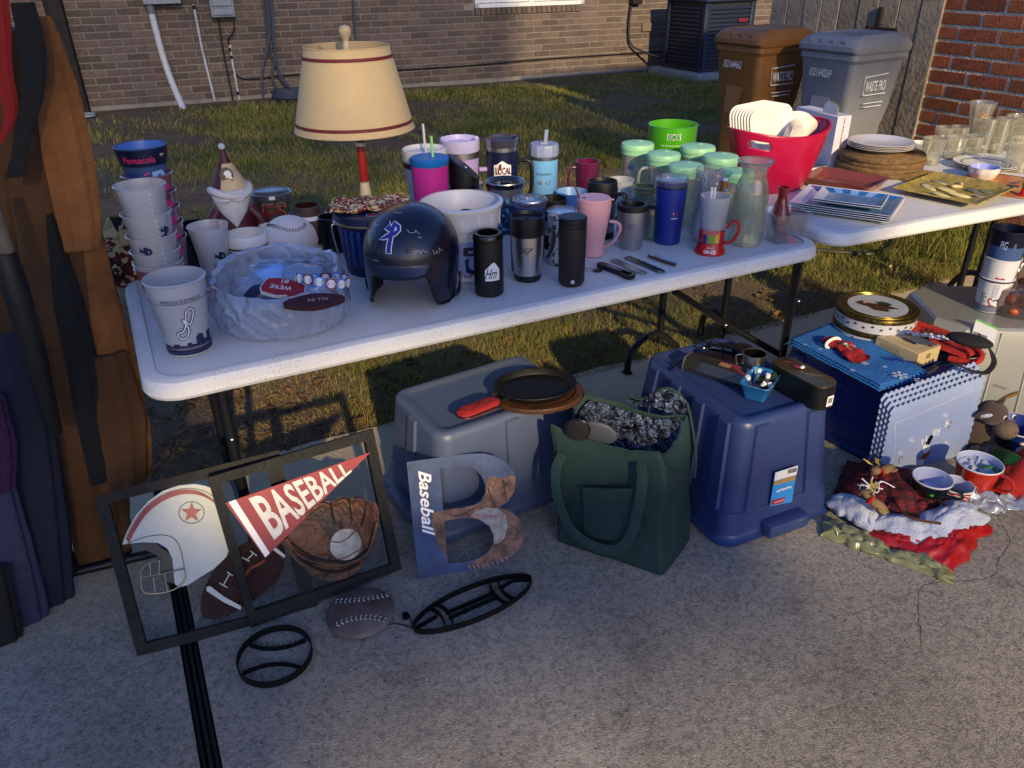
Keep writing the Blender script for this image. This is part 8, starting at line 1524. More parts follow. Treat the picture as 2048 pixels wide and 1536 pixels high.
for k in range(60): p = qA.lerp(qD, k/59)-qA; fr_g.append(tube([p+Vector((0,0,.012)), p+Vector((-.010+.006*nz3(k,1),-.002,.008+.006*nz3(k,2))), p+Vector((-.018,.002*nz3(k,4),.002))], .0007, 4))
mesh('fringe', join(*fr_g), M_bt, t, ang=0, kind='stuff')
# red knitted sock
t = thing('christmas_sock', 'red holiday sock with white cuff stripe lying folded on the blue cloth', 'sock', W(1690,705,ZN+.03), azs-rad(2))
def sock(a, b): an = 2*math.pi*b; x = (a-.5)*.17; w_ = .028+.010*math.sin(a*math.pi)+.008*(a > .6); return (x, math.cos(an)*w_+.012*math.sin(a*5), .014+math.sin(an)*(.012+.004*nz3(a*7,b*4))+.004*math.sin(a*19)*abs(math.cos(an)))
g = grid(lambda a, b: sock(b, a), 28, 34, True); mesh('body', g, mat('knit_red','9c1620',.9,bump=(220,.6)), t, ang=0).data.shade_smooth()
mesh('cuff', tube([(-.055,.034*math.cos(a)-.004,.015+.017*math.sin(a)) for a in np.linspace(0,2*math.pi,16)[:-1]], .006, 6, True), WH, t)
for k, m_ in ((0,M_holly),(1,WP),(2,PG)): mesh('motif', xf(sph(1,n=10,m_=5), (-.02+.012*k,-.004+.006*(k%2),.030), sc=(.008,.006,.003)), m_, t)
for k in range(10): mesh('motif', xf(strip2([(0,0),(.006,.005),(.012,0)], .0015), (-.01+.011*(k%5), -.012+.02*(k//5), .0315), (0,0,k*1.0)), WP, t, ang=0)
# cream gift box
ba, bb, bc, bd = W(1756,672,ZN+.062), W(1843,711,ZN+.062), W(1878,687,ZN+.062), W(1795,657,ZN+.062); v1 = (bb-ba+bc-bd)/2; v2 = (bd-ba+bc-bb)/2; cb_ = (ba+bb+bc+bd)/4; M_cb = mat('cream_card','b5a27c',.6,var=(12,.06))
t = thing('figurine_box', 'small cream cardboard box with a figurine picture and fine print', 'box', (cb_.x, cb_.y, ZN), math.atan2(v1.y, v1.x)); l1, l2 = v1.length, v2.length; mesh('body', box(l1, l2, .06, (0,0,.031), .001), M_cb, t)
mesh('panel_line', tube([(x, y, .0613) for x, y in ((-l1*.36,-l2*.32),(l1*.36,-l2*.32),(l1*.36,l2*.32),(-l1*.36,l2*.32))], .0006, 4, True), M_wire, t); mesh('picture', flatp([(-.03,.004),(-.01,.012),(.02,.006),(.032,-.006),(.0,-.012),(-.022,-.006)], .0618), mat('print_figure','5a4a44',.6,var=(120,.6)), t, ang=0); mesh('picture', flatp([(.02,.006),(.034,-.004),(.024,-.012),(.010,-.006)], .0622), NV, t, ang=0); mesh('seal', flatp(disk(.008,(l1*.40,l2*.2),14), .0622), PR, t, ang=0)
for k in range(9): mesh('fine_print', box(.0008+.0, .0006, .026, (0,0,0)), M_wire, t, loc=(-l1*.36+.009*k, -l2/2-.0004, .034), rot=(0,0,0)); 
for k in range(5): mesh('barcode', box(.0006,.0016,.018,(0,0,0)), KB, t, loc=(l1/2+.0004, -.012+.005*k, .038))
# red stocking with white lining and scarf
t = thing('red_stocking', 'red felt Christmas stocking with white lace trim flopped over the tote end', 'stocking', W(1880,700,ZN+.02), rad(-30))
def stock(a, b):
    an = 2*math.pi*a; P = Vector((-.13,.06,.03)).lerp(Vector((.11,-.03,.015)), b); r1, r2 = .045+.012*math.sin(b*3), .016+.008*math.sin(b*6+1); e = min(1, (1-b)*5+.25)
    return (P.x+.02*math.cos(an)*(1-e), P.y+math.cos(an)*r1*e+.006*nz3(a*5,b*5), P.z+math.sin(an)*r2*e+.006*nz3(a*6,b*7,3))
M_felt = mat('felt_red','a01a14',.95,bump=(160,.7),var=(9,.2)); mesh('body', grid(stock, 30, 40, True), M_felt, t, ang=0).data.shade_smooth()
mesh('rim_roll', tube(smooth([(-.10,.085,.050),(-.02,.065,.046),(.06,.03,.040),(.115,-.015,.030),(.125,-.05,.018),(.10,-.075,.010),(.03,-.07,.006)], 6), .011, 10), M_felt, t)
mesh('lace_trim', grid(lambda a, b: (-.12+.16*a, .03-.05*b+.016*nz3(a*7,b*5), .040+.012*nz3(a*9,b*6,2)+.01*b), 36, 14), mat('lace_white','c9c6cc',.8,bump=(150,.5)), t, ang=0); solid(t.children[-1], .003)
mesh('plaid_insert', grid(lambda a, b: (-.11+.12*a, .055-.03*b+.01*nz3(a*5,b*4,6), .046+.006*nz3(a*9,b*6,5)), 24, 8), mat('plaid_red','5e1a18',.8,var=(90,.6)), t, ang=0)
t = thing('black_strap_bag', 'black fabric pouch with a long strap looping over the grey tote', 'pouch', W(1935,690,.40), rad(-40)); mesh('body', xf(sph(1,n=24,m_=12), (.0,.02,.01), (0,0,0), (.07,.04,.018)), mat('black_fabric','0c0b0c',.85,bump=(150,.4)), t)
o_ = t.location; s_pts = [(1958,668,.42),(1980,700,.36),(1988,725,.33),(1972,745,.32),(1945,742,.34),(1920,732,.37),(1905,728,.40)]
mesh('strap', xf(tube(smooth([W(x,y,z)-o_ for x,y,z in s_pts], 6), [(.0016,.009)]*37, 8, flat=(0,-.3,1)), (0,0,0), (0,0,rad(40))), MATS['black_fabric'], t)
# ================================================================ grey tote with cup stack
TA = W(1884,648,.35); azt = rad(-6); e_x = Vector((math.cos(azt), math.sin(azt), 0)); e_y = Vector((-e_x.y, e_x.x, 0)); wq, dq = .62, .42; TC = Vector((TA.x, TA.y, 0))+e_x*(wq/2-.005)+e_y*(dq/2-.03)
M_gt = glassm('grey_translucent', 'b0b2b0', .3, .93, 'b4b6b0', .3)
def octo(w_, d, c, z): return [(w_/2-c,d/2,z),(-w_/2+c,d/2,z),(-w_/2,d/2-c,z),(-w_/2,-d/2+c,z),(-w_/2+c,-d/2,z),(w_/2-c,-d/2,z),(w_/2,-d/2+c,z),(w_/2,d/2-c,z)]
t = thing('grey_tote', 'pale grey translucent storage tote upside down with a green and white label', 'storage tote', TC, azt); mesh('body', loft([octo(wq+.12,dq+.12,.06,0), octo(wq+.12,dq+.12,.06,.02), octo(wq+.09,dq+.09,.06,.025), octo(wq+.02,dq+.02,.07,.30), octo(wq,dq,.08,.342), octo(wq-.02,dq-.02,.08,.35)]), M_gt, t, ang=12)
for k in range(5): x0 = -wq/2+.09+.11*k; mesh('rib', tube([(x0*1.12,-dq/2-.048,.03),(x0,-dq/2-.006,.335)], .003, 5), mat('tote_ridge','a5a8a2',.4), t)
PT = Plane(TC+e_y*(-(dq/2)-.012)+Vector((0,0,.31)), e_x, Vector((0,0,1))+e_y*.13)
def ft_(pts, m, z, nm='label'): o = mesh(nm, slab([PT.loc(*p) for p in pts], z, z+.0006), m, None, mw=PT.m(), ang=0); o.parent = t; o.matrix_parent_inverse = t.matrix_basis.inverted()
ft_([(1952,637),(1995,656),(1988,690),(1943,668)], mat('label_white','a9adb6',.5), .002); ft_([(1952,637),(1995,656),(1994,659),(1951,640)], PG, .003); ft_([(1947,662),(1974,672),(1972,682),(1944,671)], mat('print_greyblue','4a5060',.5), .003)
ft_([(1958,699),(1972,706),(1966,722),(1954,714)], mat('label_green','2a5a1e',.5), .002)
q = PT.loc(2000, 774); o = mesh('lettering', text('(BAG)SWAX', .009, q, -.28, wid=.05, z=.003), mat('print_dark','22242a',.6), None, mw=PT.m(), ang=0); o.parent = t; o.matrix_parent_inverse = t.matrix_basis.inverted()
# stack of paper cups
cs = Cup(1972, 626, 50, 560, 62, .352); base = cs.C; hs = hgt(base, 462); 
zc = 0; ch_ = .145
M_pc = mat('paper_white','c4c4cc',.45)
t = thing('paper_cup', 'bottom white paper cup with grey print and red heart swirl in the right stack', 'cup', base, 0, 'stack of cups on the grey tote'); c = cs; c.h = hgt(base, 552); rev('body', hollow(c.rb, c.rt, c.h, .0016, lip=.002), M_pc, t, 44); rev('grey_band', [(c.rb+.0006,.004),(c.r(.03)+.0006,.03)], mat('band_grey','62667c',.5), t, 44); rev('navy_line', [(c.r(c.h*.95)+.0012,c.h*.93),(c.r(c.h*.98)+.0022,c.h*.975)], NV, t, 44)
for k in range(8): emblem(t, [(-.018,.0),(-.004+.004*(k%3),.0),(-.004+.004*(k%3),.0016),(-.018,.0016)], c, c.h*(.25+.045*k), KB, name='fine_print', dx=-.016)
for k in range(6): emblem(t, [(0,0),(.020,.0),(.018,.006),(.002,.005)], c, c.h*(.5+.065*k), mat('print_palegrey','9ea2b2',.6), name='fine_print', dx=.0)
curve2([(-.004,.010),(-.010,.016),(-.014,.006),(-.006,-.010),(.006,-.014)], .004, c, t, c.h*.34, PR, dx=.010); curve2([(.0,.006),(.010,.012),(.018,.006)], .005, c, t, c.h*.34, M_holly, dx=.010); marks(t, c, c.h*.22, .024, .006, NV, dx=.010, n=6)
z1 = c.h-.012
t = thing('paper_cup', 'second white cup of the right stack with red lettering', 'cup', base+Vector((0,0,z1-.05)), 0, 'stack of cups on the grey tote'); c2 = Cup(1972, 626, 50, 560, 62, .352); c2.rb, c2.rt, c2.h = cs.rt*.86, cs.rt*1.04, hgt(base, 512)-z1+.05; rev('body', hollow(c2.rb, c2.rt, c2.h, .0016, lip=.002), M_pc, t, 44); letter(t, 'Murphy', .010, c2, c2.h*.5, PR, dx=.012)
z2 = hgt(base, 512)-.01; t = thing('plastic_tumbler', 'clear bluish plastic tumbler third in the right cup stack', 'cup', base+Vector((0,0,z2-.03)), 0, 'stack of cups on the grey tote'); c3 = Cup(1972, 626, 50, 560, 62, .352); c3.rb, c3.rt, c3.h = cs.rt*.92, cs.rt*1.02, hgt(base, 487)-z2+.03; rev('body', hollow(c3.rb, c3.rt, c3.h, .002), glassm('blue_clear','9fb0d0',.4,.35,'5c70a8',.1), t, 40)
z3 = hgt(base, 490); t = thing('navy_cup', 'dark navy cup with pale PIG lettering topping the right stack', 'cup', base+Vector((0,0,z3-.02)), 0, 'stack of cups on the grey tote'); c4 = Cup(1972, 626, 50, 560, 62, .352); c4.rb, c4.rt, c4.h = cs.rt*.98, cs.rt*1.10, hs-z3+.03; rev('body', hollow(c4.rb, c4.rt, c4.h, .003), mat('navy_glaze','0d1026',.25), t, 44); letter(t, 'PIG', .030, c4, c4.h*.40, mat('print_iceblue','8fa8d0',.5), wid=.022, dx=-.008); emblem(t, [(-.006,-.012),(.004,-.010),(.002,.012),(-.006,.008)], c4, c4.h*.4, mat('print_violet','4a4470',.5), dx=.028)
# clear bag of ornaments behind it
t = thing('clear_bag', 'clear plastic bag of orange and purple decorations at the right edge', 'plastic bag', W(2040, 622, .35), 0); mesh('film', grid(filmbag(0, .12, .10, .16, 6.1, .35), 70, 20, True), glassm('clear_film','d8d0d0',.4,.3,'8a6a60',.15), t, ang=0).data.shade_smooth()
for k in range(16): mesh('decoration', sph(.022, ((k%4-1.5)*.045, (k//4-1.5)*.04, .03+.03*((k*7)%3)), 12, 8, (1,1,.8)), [mat('orange_deco','9c4a1c',.5), mat('purple_deco','4a3050',.5), mat('brown_deco','5a3820',.6), mat('blue_deco','2c4a78',.5)][k % 4], t)

# ================================================================ pile at the foot of the navy tote
M_pm = mat('placemat_cloth', '8c9cc0', .85, bump=(260,.4), var=(6,.08)); pbl, pbr, ptl = W(1757,948,0), W(1918,912,0), W(1762,828,.235)
def pmx(k):
    o = pbl+Vector((-.008*k,.010*k,.011*k)); ex = (pbr-pbl)*1.06; ey = (ptl-pbl)*1.02; N_ = 18
    def f(t, s): wv = .006*abs(math.sin(math.pi*t*N_)); return wv
    pts = []
    for i in range(N_*4): t = i/(N_*4); pts.append((t*1.0, -0.0-.02*abs(math.sin(math.pi*t*N_))))
    for i in range(44): t = i/44; pts.append((1+.02*abs(math.sin(math.pi*t*11)), t))
    for i in range(N_*4): t = 1-i/(N_*4); pts.append((t, 1+.035*abs(math.sin(math.pi*t*N_))))
    for i in range(44): t = 1-i/44; pts.append((-.02*abs(math.sin(math.pi*t*11)), t))
    return o, ex, ey, pts
for k in range(4):
    o, ex, ey, pts = pmx(3-k); P = Plane(o, ex, ey); L_, H_ = ex.length, ey.length; tilt = .10+.015*(3-k)
    t = thing('cloth_placemat', 'scalloped pale blue Christmas placemat, '+['hindmost of','second from the back in','third in','front one with snowman print, of'][k]+' the leaning stack', 'placemat', mw=P.m(), group='scalloped placemats leaning on the navy tote')
    g = slab([(x*L_+y*H_*tilt*.0, y*H_+x*L_*.16*y) for x, y in pts], -.0012, .0012); mesh('cloth', g, M_pm, t, ang=20)
Pm = P; pm_t = t; pq = lambda pts: [Pm.loc(*p) for p in pts]
def pline(pts, w_, m_, nm='embroidery', z=.0017): q = pq(pts); g = strip2([(p.x, p.y) for p in smooth([(x, y, 0) for x, y in q], 4)], w_); mesh(nm, ([(v[0], v[1], z) for v in g[0]], g[1]), m_, pm_t, ang=0)
q = Pm.loc(1862, 872); mesh('lettering', text('Holly', .034, q, .55, wid=.085, z=.0018), WP, pm_t, ang=0); q = Pm.loc(1893, 846); mesh('lettering', text('&', .022, q, .5, z=.0018), WP, pm_t, ang=0)
for (x, y) in ((1822,880),(1890,830),(1892,886),(1800,905)):
    for k in range(3): a = k*math.pi/3; pline([(x-7*math.cos(a), y-6*math.sin(a)), (x, y), (x+7*math.cos(a), y+6*math.sin(a))], .0012, WP)
for pts, nm, m_ in (([(1850,888),(1858,872),(1862,868),(1866,872),(1856,892)], 'hat', KB), ([(1845,893),(1853,885),(1860,892),(1856,904),(1846,905)], 'face', WP), ([(1840,913),(1850,907),(1858,900),(1860,905),(1852,914),(1846,921)], 'scarf', mat('rust_orange','a8481c',.6)), ([(1834,920),(1848,917),(1846,930),(1832,932)], 'body', WP)): mesh('snowman_'+nm, slab(pq(pts), .0014, .0022), m_, pm_t, ang=0)
for x, y in ((1899,846),(1800,915)): pline([(x-2,y+12),(x-2,y+2),(x+2,y-3),(x+5,y+1)], .0022, GARN)
pline([(1790,846),(1850,822),(1945,780)], .0008, WP); pline([(1790,846),(1790,900),(1780,935)], .0008, WP)
# ---- plaid tree skirt with fleece and satin
M_plaid = mat('dark_plaid', '6a1018', .85, bump=(90,.5))
_n = M_plaid.node_tree; _c = _n.nodes.new('ShaderNodeTexCoord'); _m = None
for ax_, sc in (('X',9),('Y',9),('X',31),('Y',31)):
    wv = _n.nodes.new('ShaderNodeTexWave'); wv.bands_direction = ax_; wv.inputs['Scale'].default_value = sc; wv.inputs['Distortion'].default_value = .6; _n.links.new(_c.outputs['Object'], wv.inputs['Vector']); rp = _n.nodes.new('ShaderNodeMapRange'); rp.inputs[1].default_value = .55 if sc < 20 else .8; rp.inputs[2].default_value = .7 if sc < 20 else .85; rp.inputs[3].default_value = 1; rp.inputs[4].default_value = .42; _n.links.new(wv.outputs['Fac'], rp.inputs[0])
    if _m is None: _m = rp.outputs[0]
    else: mu = _n.nodes.new('ShaderNodeMath'); mu.operation = 'MULTIPLY'; _n.links.new(_m, mu.inputs[0]); _n.links.new(rp.outputs[0], mu.inputs[1]); _m = mu.outputs[0]
hv_ = _n.nodes.new('ShaderNodeHueSaturation'); hv_.inputs['Color'].default_value = (*hexc('7c121c'), 1); _n.links.new(_m, hv_.inputs['Value']); _n.links.new(hv_.outputs[0], _n.nodes['Principled BSDF'].inputs['Base Color']); M_flc = mat('fleece_white', 'b9bfd0', .95, bump=(220,.7,.008), var=(30,.15)); M_sat = mat('satin_red', '9c1010', .4, bump=(30,.3), var=(6,.2))
def patchcloth(nm, px, h, m, par, o, n=(40,26), amp=.02, base=.004, seed=0, t_=.004, prof=None):
    "cloth whose corners are seen at the four photo points, rising to h in the middle"
    Q = [W(x, y, .0) for x, y in px]
    def f(a, b):
        p = Q[0].lerp(Q[1], a).lerp(Q[3].lerp(Q[2], a), b); e = min(1, 5*min(a, 1-a, b, 1-b)); hh_ = (prof(a, b) if prof else math.sin(math.pi*a)**.7*math.sin(math.pi*b)**.7)*h
        w_ = amp*(abs(nz3(a*4+seed, b*5, 1))+.5*abs(nz3(a*9+seed, b*11, 2))); j = Vector((nz3(a*5,b*5,seed+3), nz3(a*5,b*5,seed+9), 0))*.020*(1-e*.5)
        return tuple(p+j+Vector((0,0,base+hh_+w_*e))-o)
    ob = mesh(nm, grid(f, *n), m, par, ang=0); ob.data.shade_smooth(); solid(ob, t_, 0); return ob
o = W(1790,1050,0); t = thing('tree_skirt', 'crumpled dark red plaid tree skirt with white fleece edge and red satin lining', 'tree skirt', o, 0)
patchcloth('plaid', [(1655,1030),(1850,1085),(1935,1000),(1690,930)], .07, M_plaid, t, o, (56,40), .035, .02, 1)
patchcloth('satin', [(1770,1110),(1905,1148),(1985,1058),(1895,1030)], .04, M_sat, t, o, (44,26), .03, .004, 5, .003); patchcloth('satin', [(1700,1075),(1850,1135),(1900,1100),(1740,1050)], .03, M_sat, t, o, (40,20), .02, .003, 8, .003)
patchcloth('fleece', [(1650,1020),(1732,1075),(1775,1062),(1682,1000)], .045, M_flc, t, o, (40,20), .012, .02, 11, .012); patchcloth('fleece', [(1715,1062),(1860,1118),(1895,1080),(1765,1040)], .045, M_flc, t, o, (40,20), .012, .018, 12, .010); patchcloth('fleece', [(1800,1075),(1880,1112),(1975,1050),(1905,1010)], .06, M_flc, t, o, (44,26), .012, .02, 13, .010)
t3 = thing('yellow_bag', 'flattened pale yellow plastic bag under the plaid tree skirt', 'plastic bag', W(1700,1100,0), 0); M_yf = glassm('yellow_film', 'c9cc9a', .3, .75, 'b9bb82', .2)
patchcloth('film', [(1640,1075),(1775,1120),(1790,1100),(1645,1030)], .02, M_yf, t3, W(1700,1100,0), (50,24), .03, .002, 21, .0012); patchcloth('film', [(1740,1108),(1905,1170),(1908,1140),(1770,1080)], .012, M_yf, t3, W(1700,1100,0), (50,20), .03, .002, 25, .0012)
# ---- reindeer ornaments
M_fawn = mat('fawn_plush', '8f7048', .85, bump=(200,.5)); M_ant = mat('gold_antler', 'c2a634', .4, .4)
def deer(px, py, z, rz, lab, el=0):
    t = thing('reindeer_toy', lab, 'plush toy', W(px, py, z), rz, 'small reindeer figures', eul=(rad(-35), el, rz)); mesh('body', xf(sph(1,n=20,m_=12), (.022,0,.012), sc=(.034,.018,.016)), M_fawn, t); mesh('head', xf(sph(1,n=20,m_=12), (-.020,0,.020), sc=(.020,.015,.014)), M_fawn, t); mesh('muzzle', xf(sph(1,n=14,m_=8), (-.038,0,.015), sc=(.008,.010,.008)), mat('muzzle_dark','5a4430',.8), t)
    for s in (-1, 1): mesh('ear', xf(sph(1,n=12,m_=8), (-.012,s*.018,.026), (0,0,s*.5), (.006,.012,.004)), M_fawn, t); mesh('eye', sph(.0026,(-.030,s*.009,.026),10,6), KB, t); mesh('antler', join(tube(smooth([(-.014,s*.009,.030),(-.020,s*.018,.046),(-.026,s*.024,.056)],3), .0022, 6), *[tube([(-.018,s*(.014+.004*k),.040+.006*k),(-.030-.002*k,s*(.016+.004*k),.050+.006*k)], .0018, 5) for k in range(3)]), M_ant, t); mesh('leg', xf(sph(1,n=12,m_=8), (.035,s*.016,.004), sc=(.016,.007,.006)), M_fawn, t)
    mesh('scarf', tube([(-.006+.002*math.cos(a), .016*math.cos(a), .014+.014*math.sin(a)) for a in np.linspace(0,2*math.pi,14)[:-1]], .005, 6, True), M_r2, t); mesh('bow', join(*[xf(sph(1,n=8,m_=5), (.045+.006*k,.01*k,.016), sc=(.012,.006,.003)) for k in (-1,0,1)]), mat('green_tinsel','2c8a34',.4,bump=(200,.8)), t)
deer(1765, 950, .10, rad(25), 'small tan reindeer with gold antlers at the back of the plaid skirt'); deer(1738, 1008, .10, rad(-30), 'small tan reindeer with red scarf lying at the front of the plaid skirt', .5)
hbp = [(1893,1012),(1850,986),(1805,978),(1790,992),(1800,1020),(1830,1038),(1882,1047)]; o = W(1840,1010,.09); t = thing('brown_headband', 'thin brown hair band lying on the plaid tree skirt', 'headband', o, 0); mesh('band', tube(smooth([W(x,y,.085)-o for x,y in hbp], 6), [(.005,.0025)]*37, 8, flat=(0,0,1)), mat('brown_band','4a2818',.5), t)
t = thing('white_wire_star', 'silver and white wire star decoration on the plaid skirt behind the headband', 'ornament', W(1740,972,.11), 0, eul=(rad(20),0,.4))
mesh('wire', join(*[tube([(0,0,0),(.045*math.cos(a),.03*math.sin(a),.004)], .0022, 5) for a in np.linspace(0, 2*math.pi, 8)[:-1]], tube(smooth([(-.06,-.02,.004),(-.03,.01,.01),(0,-.03,.006),(.035,.0,.01),(.07,-.03,.004)], 4), .0018, 5)), WP, t)
# ---- mugs
def mug(px, pyf, wb, pyt, wt, lab, m, z0=0.0, hphi=1.2, inner=None, lip=None, eul=None):
    c = Cup(px, pyf, wb, pyt, wt, z0); t = c.thing('coffee_mug', lab, 'mug'); H = c.h
    if eul: t.rotation_euler = eul
    rev('body', [(0,0),(c.rb*.94,0),(c.rb,.004),(c.rt,H-.002),(c.rt-.0015,H)], m, t, 48); rev('glaze', [(c.rt-.0015,H),(c.rt-.004,H-.001),(c.rb-.004,.006),(0,.006)], inner or mat('mug_lilac_white','aab0cc',.2,coat=.3), t, 48); rev('lip', [(c.rt,H-.004),(c.rt+.0004,H-.001),(c.rt-.0018,H+.0006),(c.rt-.004,H-.001)], CER, t, 48)
    handle(t, m, c.a+hphi, [(c.rt*.98,H*.85),(c.rt*1.5,H*.80),(c.rt*1.55,H*.45),(c.rb*1.02,H*.22)], [(.0065,.0042)]*19, flat=True); return c, t
MG = mat('mug_dark_green', '0b1a16', .2, coat=.4); c, t = mug(1853, 998, 60, 955, 76, 'dark green and black mug with white interior beside the headband', MG, .085, 1.25); emblem(t, [(-.006,0),(0,.008),(.007,.004),(.004,-.004)], c, c.h*.35, PG, dx=.010)
MR = mat('mug_red', 'a8200e', .25, coat=.3); c, t = mug(1938, 990, 62, 924, 86, 'orange red mug with round black and white emblem and crumpled paper inside', MR, .015, 1.3); emblem(t, disk(.017, n=26), c, c.h*.30, KB, dx=.002, name='emblem'); emblem(t, disk(.0155, n=26), c, c.h*.30, WP, dx=.002, off=.0013, name='emblem', holes=[disk(.0145, n=26)])
for k in range(-3, 4): curve2([(-.010+abs(k)*.001,.0034*k),(-.004,.0034*k+.0016),(.002,.0034*k-.001),(.010-abs(k)*.001,.0034*k+.001)], .0016, c, t, c.h*.30, WP, dx=.002, off=.0018)
emblem(t, [(-.005,.004),(-.003,.010),(.0,.006),(.003,.010),(.005,.004)], c, c.h*.30, WP, dx=.002, off=.0022)
mesh('tissue', grid(lambda a, b: (lambda an, r: (r*math.cos(an), r*math.sin(an), c.h*.80+.018*nz3(math.cos(an)*3, math.sin(an)*3, r*60)-.01*b))(2*math.pi*a, c.rt*.86*(1-b)), 40, 12, True), mat('tissue','9ea6bc',.8,bump=(40,.6)), t, ang=0)
MS = mat('mug_striped', '8e1620', .3, coat=.3); c, t = mug(1900, 1010, 54, 968, 66, 'white and red wavy striped mug half behind the dark green mug', CER, .015, -1.4)
for k, z in enumerate((.86,.66,.46)): mesh('stripe', wrap(strip2([(x, .0025*math.sin(x*200+k)) for x in np.linspace(-.055,.055,40)], c.h*.13), c.r, c.a, c.h*z, .0008), MS, t, ang=0)
# ---- snowman pail
c = Cup(2022, 902, 66, 850, 96, 0); t = c.thing('snowman_pail', 'blue metal pail with snowman and green tree picture at the right edge', 'bucket'); H = c.h; rev('body', hollow(c.rb, c.rt, H, .002), mat('pail_blue2','22357e',.35,.2), t, 52); rev('rim', [(c.rt,H-.003),(c.rt+.002,H),(c.rt-.001,H+.002)], M_white, t, 48)
emblem(t, [(-.035,-.03),(.0,-.03),(-.006,-.012),(-.002,-.012),(-.012,.006),(-.009,.006),(-.018,.024),(-.028,.006),(-.025,.006),(-.034,-.012)], c, H*.45, M_holly); emblem(t, [(-.004,-.03),(.022,-.03),(.028,-.012),(.018,-.002),(.006,-.002),(-.004,-.012)], c, H*.42, WP, dx=.016); emblem(t, disk(.010,n=16), c, H*.42+.010, WP, dx=.028, off=.0012); emblem(t, [(-.012,-.002),(.012,.0),(.012,.004),(-.012,.003)], c, H*.42+.001, PR, dx=.028, off=.0018)
# ---- plush moose
M_mo = mat('plush_brown', '4a3a2c', .95, bump=(150,.6), sheen=.2); M_mu = mat('plush_taupe', '6e5a48', .9, bump=(150,.6)); o = W(1955, 905, 0); t = thing('plush_moose', 'grey brown plush moose with big muzzle and twig antler beside the placemats', 'plush toy', o, rad(15), eul=(0,0,rad(10))); e = lambda c_, s_, m_, nm, r_=(0,0,0): mesh(nm, xf(sph(1,n=24,m_=14), c_, r_, s_), m_, t)
e((-.01,.03,.07), (.055,.05,.07), M_mo, 'body'); e((.0,-.005,.165), (.050,.045,.042), M_mo, 'head', (0,.3,0)); e((.032,-.045,.120), (.042,.038,.034), M_mu, 'muzzle', (0,.35,0)); e((-.045,-.02,.170), (.030,.012,.014), M_mo, 'ear', (0,-.3,-.5)); mesh('ear_lining', xf(sph(1,n=14,m_=8), (-.045,-.028,.172), (0,-.3,-.5), (.022,.006,.008)), M_flc, t)
for s, x in ((-1,.012),(1,.045)): mesh('eye', sph(.0085, (x,-.045,.168), 14, 8), WH, t); mesh('pupil', sph(.0062, (x+.001,-.0505,.168), 12, 8), KB, t)
for x in (.038,.052): mesh('nostril', sph(.003, (x,-.081,.125), 8, 6), KB, t)
mesh('mouth', tube(smooth([(.012,-.074,.108),(.028,-.080,.102),(.044,-.078,.106)],4), .0012, 5), KB, t); mesh('antler', tube(smooth([(.02,.005,.195),(.045,.0,.220),(.075,-.005,.232)],4), .007, 8), mat('twig_antler','7a5a30',.9,bump=(60,1.0)), t); mesh('forelock', tube(smooth([(.0,-.01,.200),(.012,-.02,.215),(.02,-.012,.228)],4), [.010,.009,.008,.007,.006,.005,.004,.003,.002], 8), M_mo, t)
for x, y in ((-.05,-.05),(.01,-.07)): e((x,y,.035), (.022,.035,.026), M_mu if x > 0 else M_mo, 'paw')
# ---- red and green hat, white bag
o = W(2010,960,0); t = thing('elf_hat', 'red felt holiday hat with green glitter band and green bow at the right edge', 'hat', o, 0); patchcloth('felt', [(1975,1000),(2110,1010),(2120,920),(1985,930)], .10, M_felt, t, o, (36,24), .02, .01, 31)
mesh('glitter_band', tube(smooth([W(1992,905,.07)-o, W(2020,918,.09)-o, W(2060,940,.08)-o], 6), [(.024,.010)]*13, 10), mat('green_glitter','17702a',.3,.4,bump=(400,1.0),var=(300,.7)), t); mesh('bow', join(*[xf(sph(1,n=12,m_=8), W(1985+14*k,940+4*k,.09)-o, (0,.5*k,.6*k), (.022,.012,.010)) for k in (-1,0,1)]), mat('green_ribbon','1c6a34',.4), t); mesh('lining_edge', tube(smooth([W(1990,935,.06)-o, W(2005,970,.03)-o, W(2012,1005,.005)-o], 5), .004, 6), M_wire, t)
o = W(1980,1010,0); t = thing('white_bag', 'crumpled thin white plastic bag spread on the concrete under the red mug', 'plastic bag', o, 0)
for k, q in enumerate(([(1895,1010),(1990,1030),(2048,1010),(1900,960)], [(1920,990),(2060,1030),(2080,960),(1950,940)], [(1900,1000),(1945,1015),(1960,985),(1905,975)])): patchcloth('film', q, .018, M_bagp, t, o, (50,24), .03, .003, 41+k, .0012)
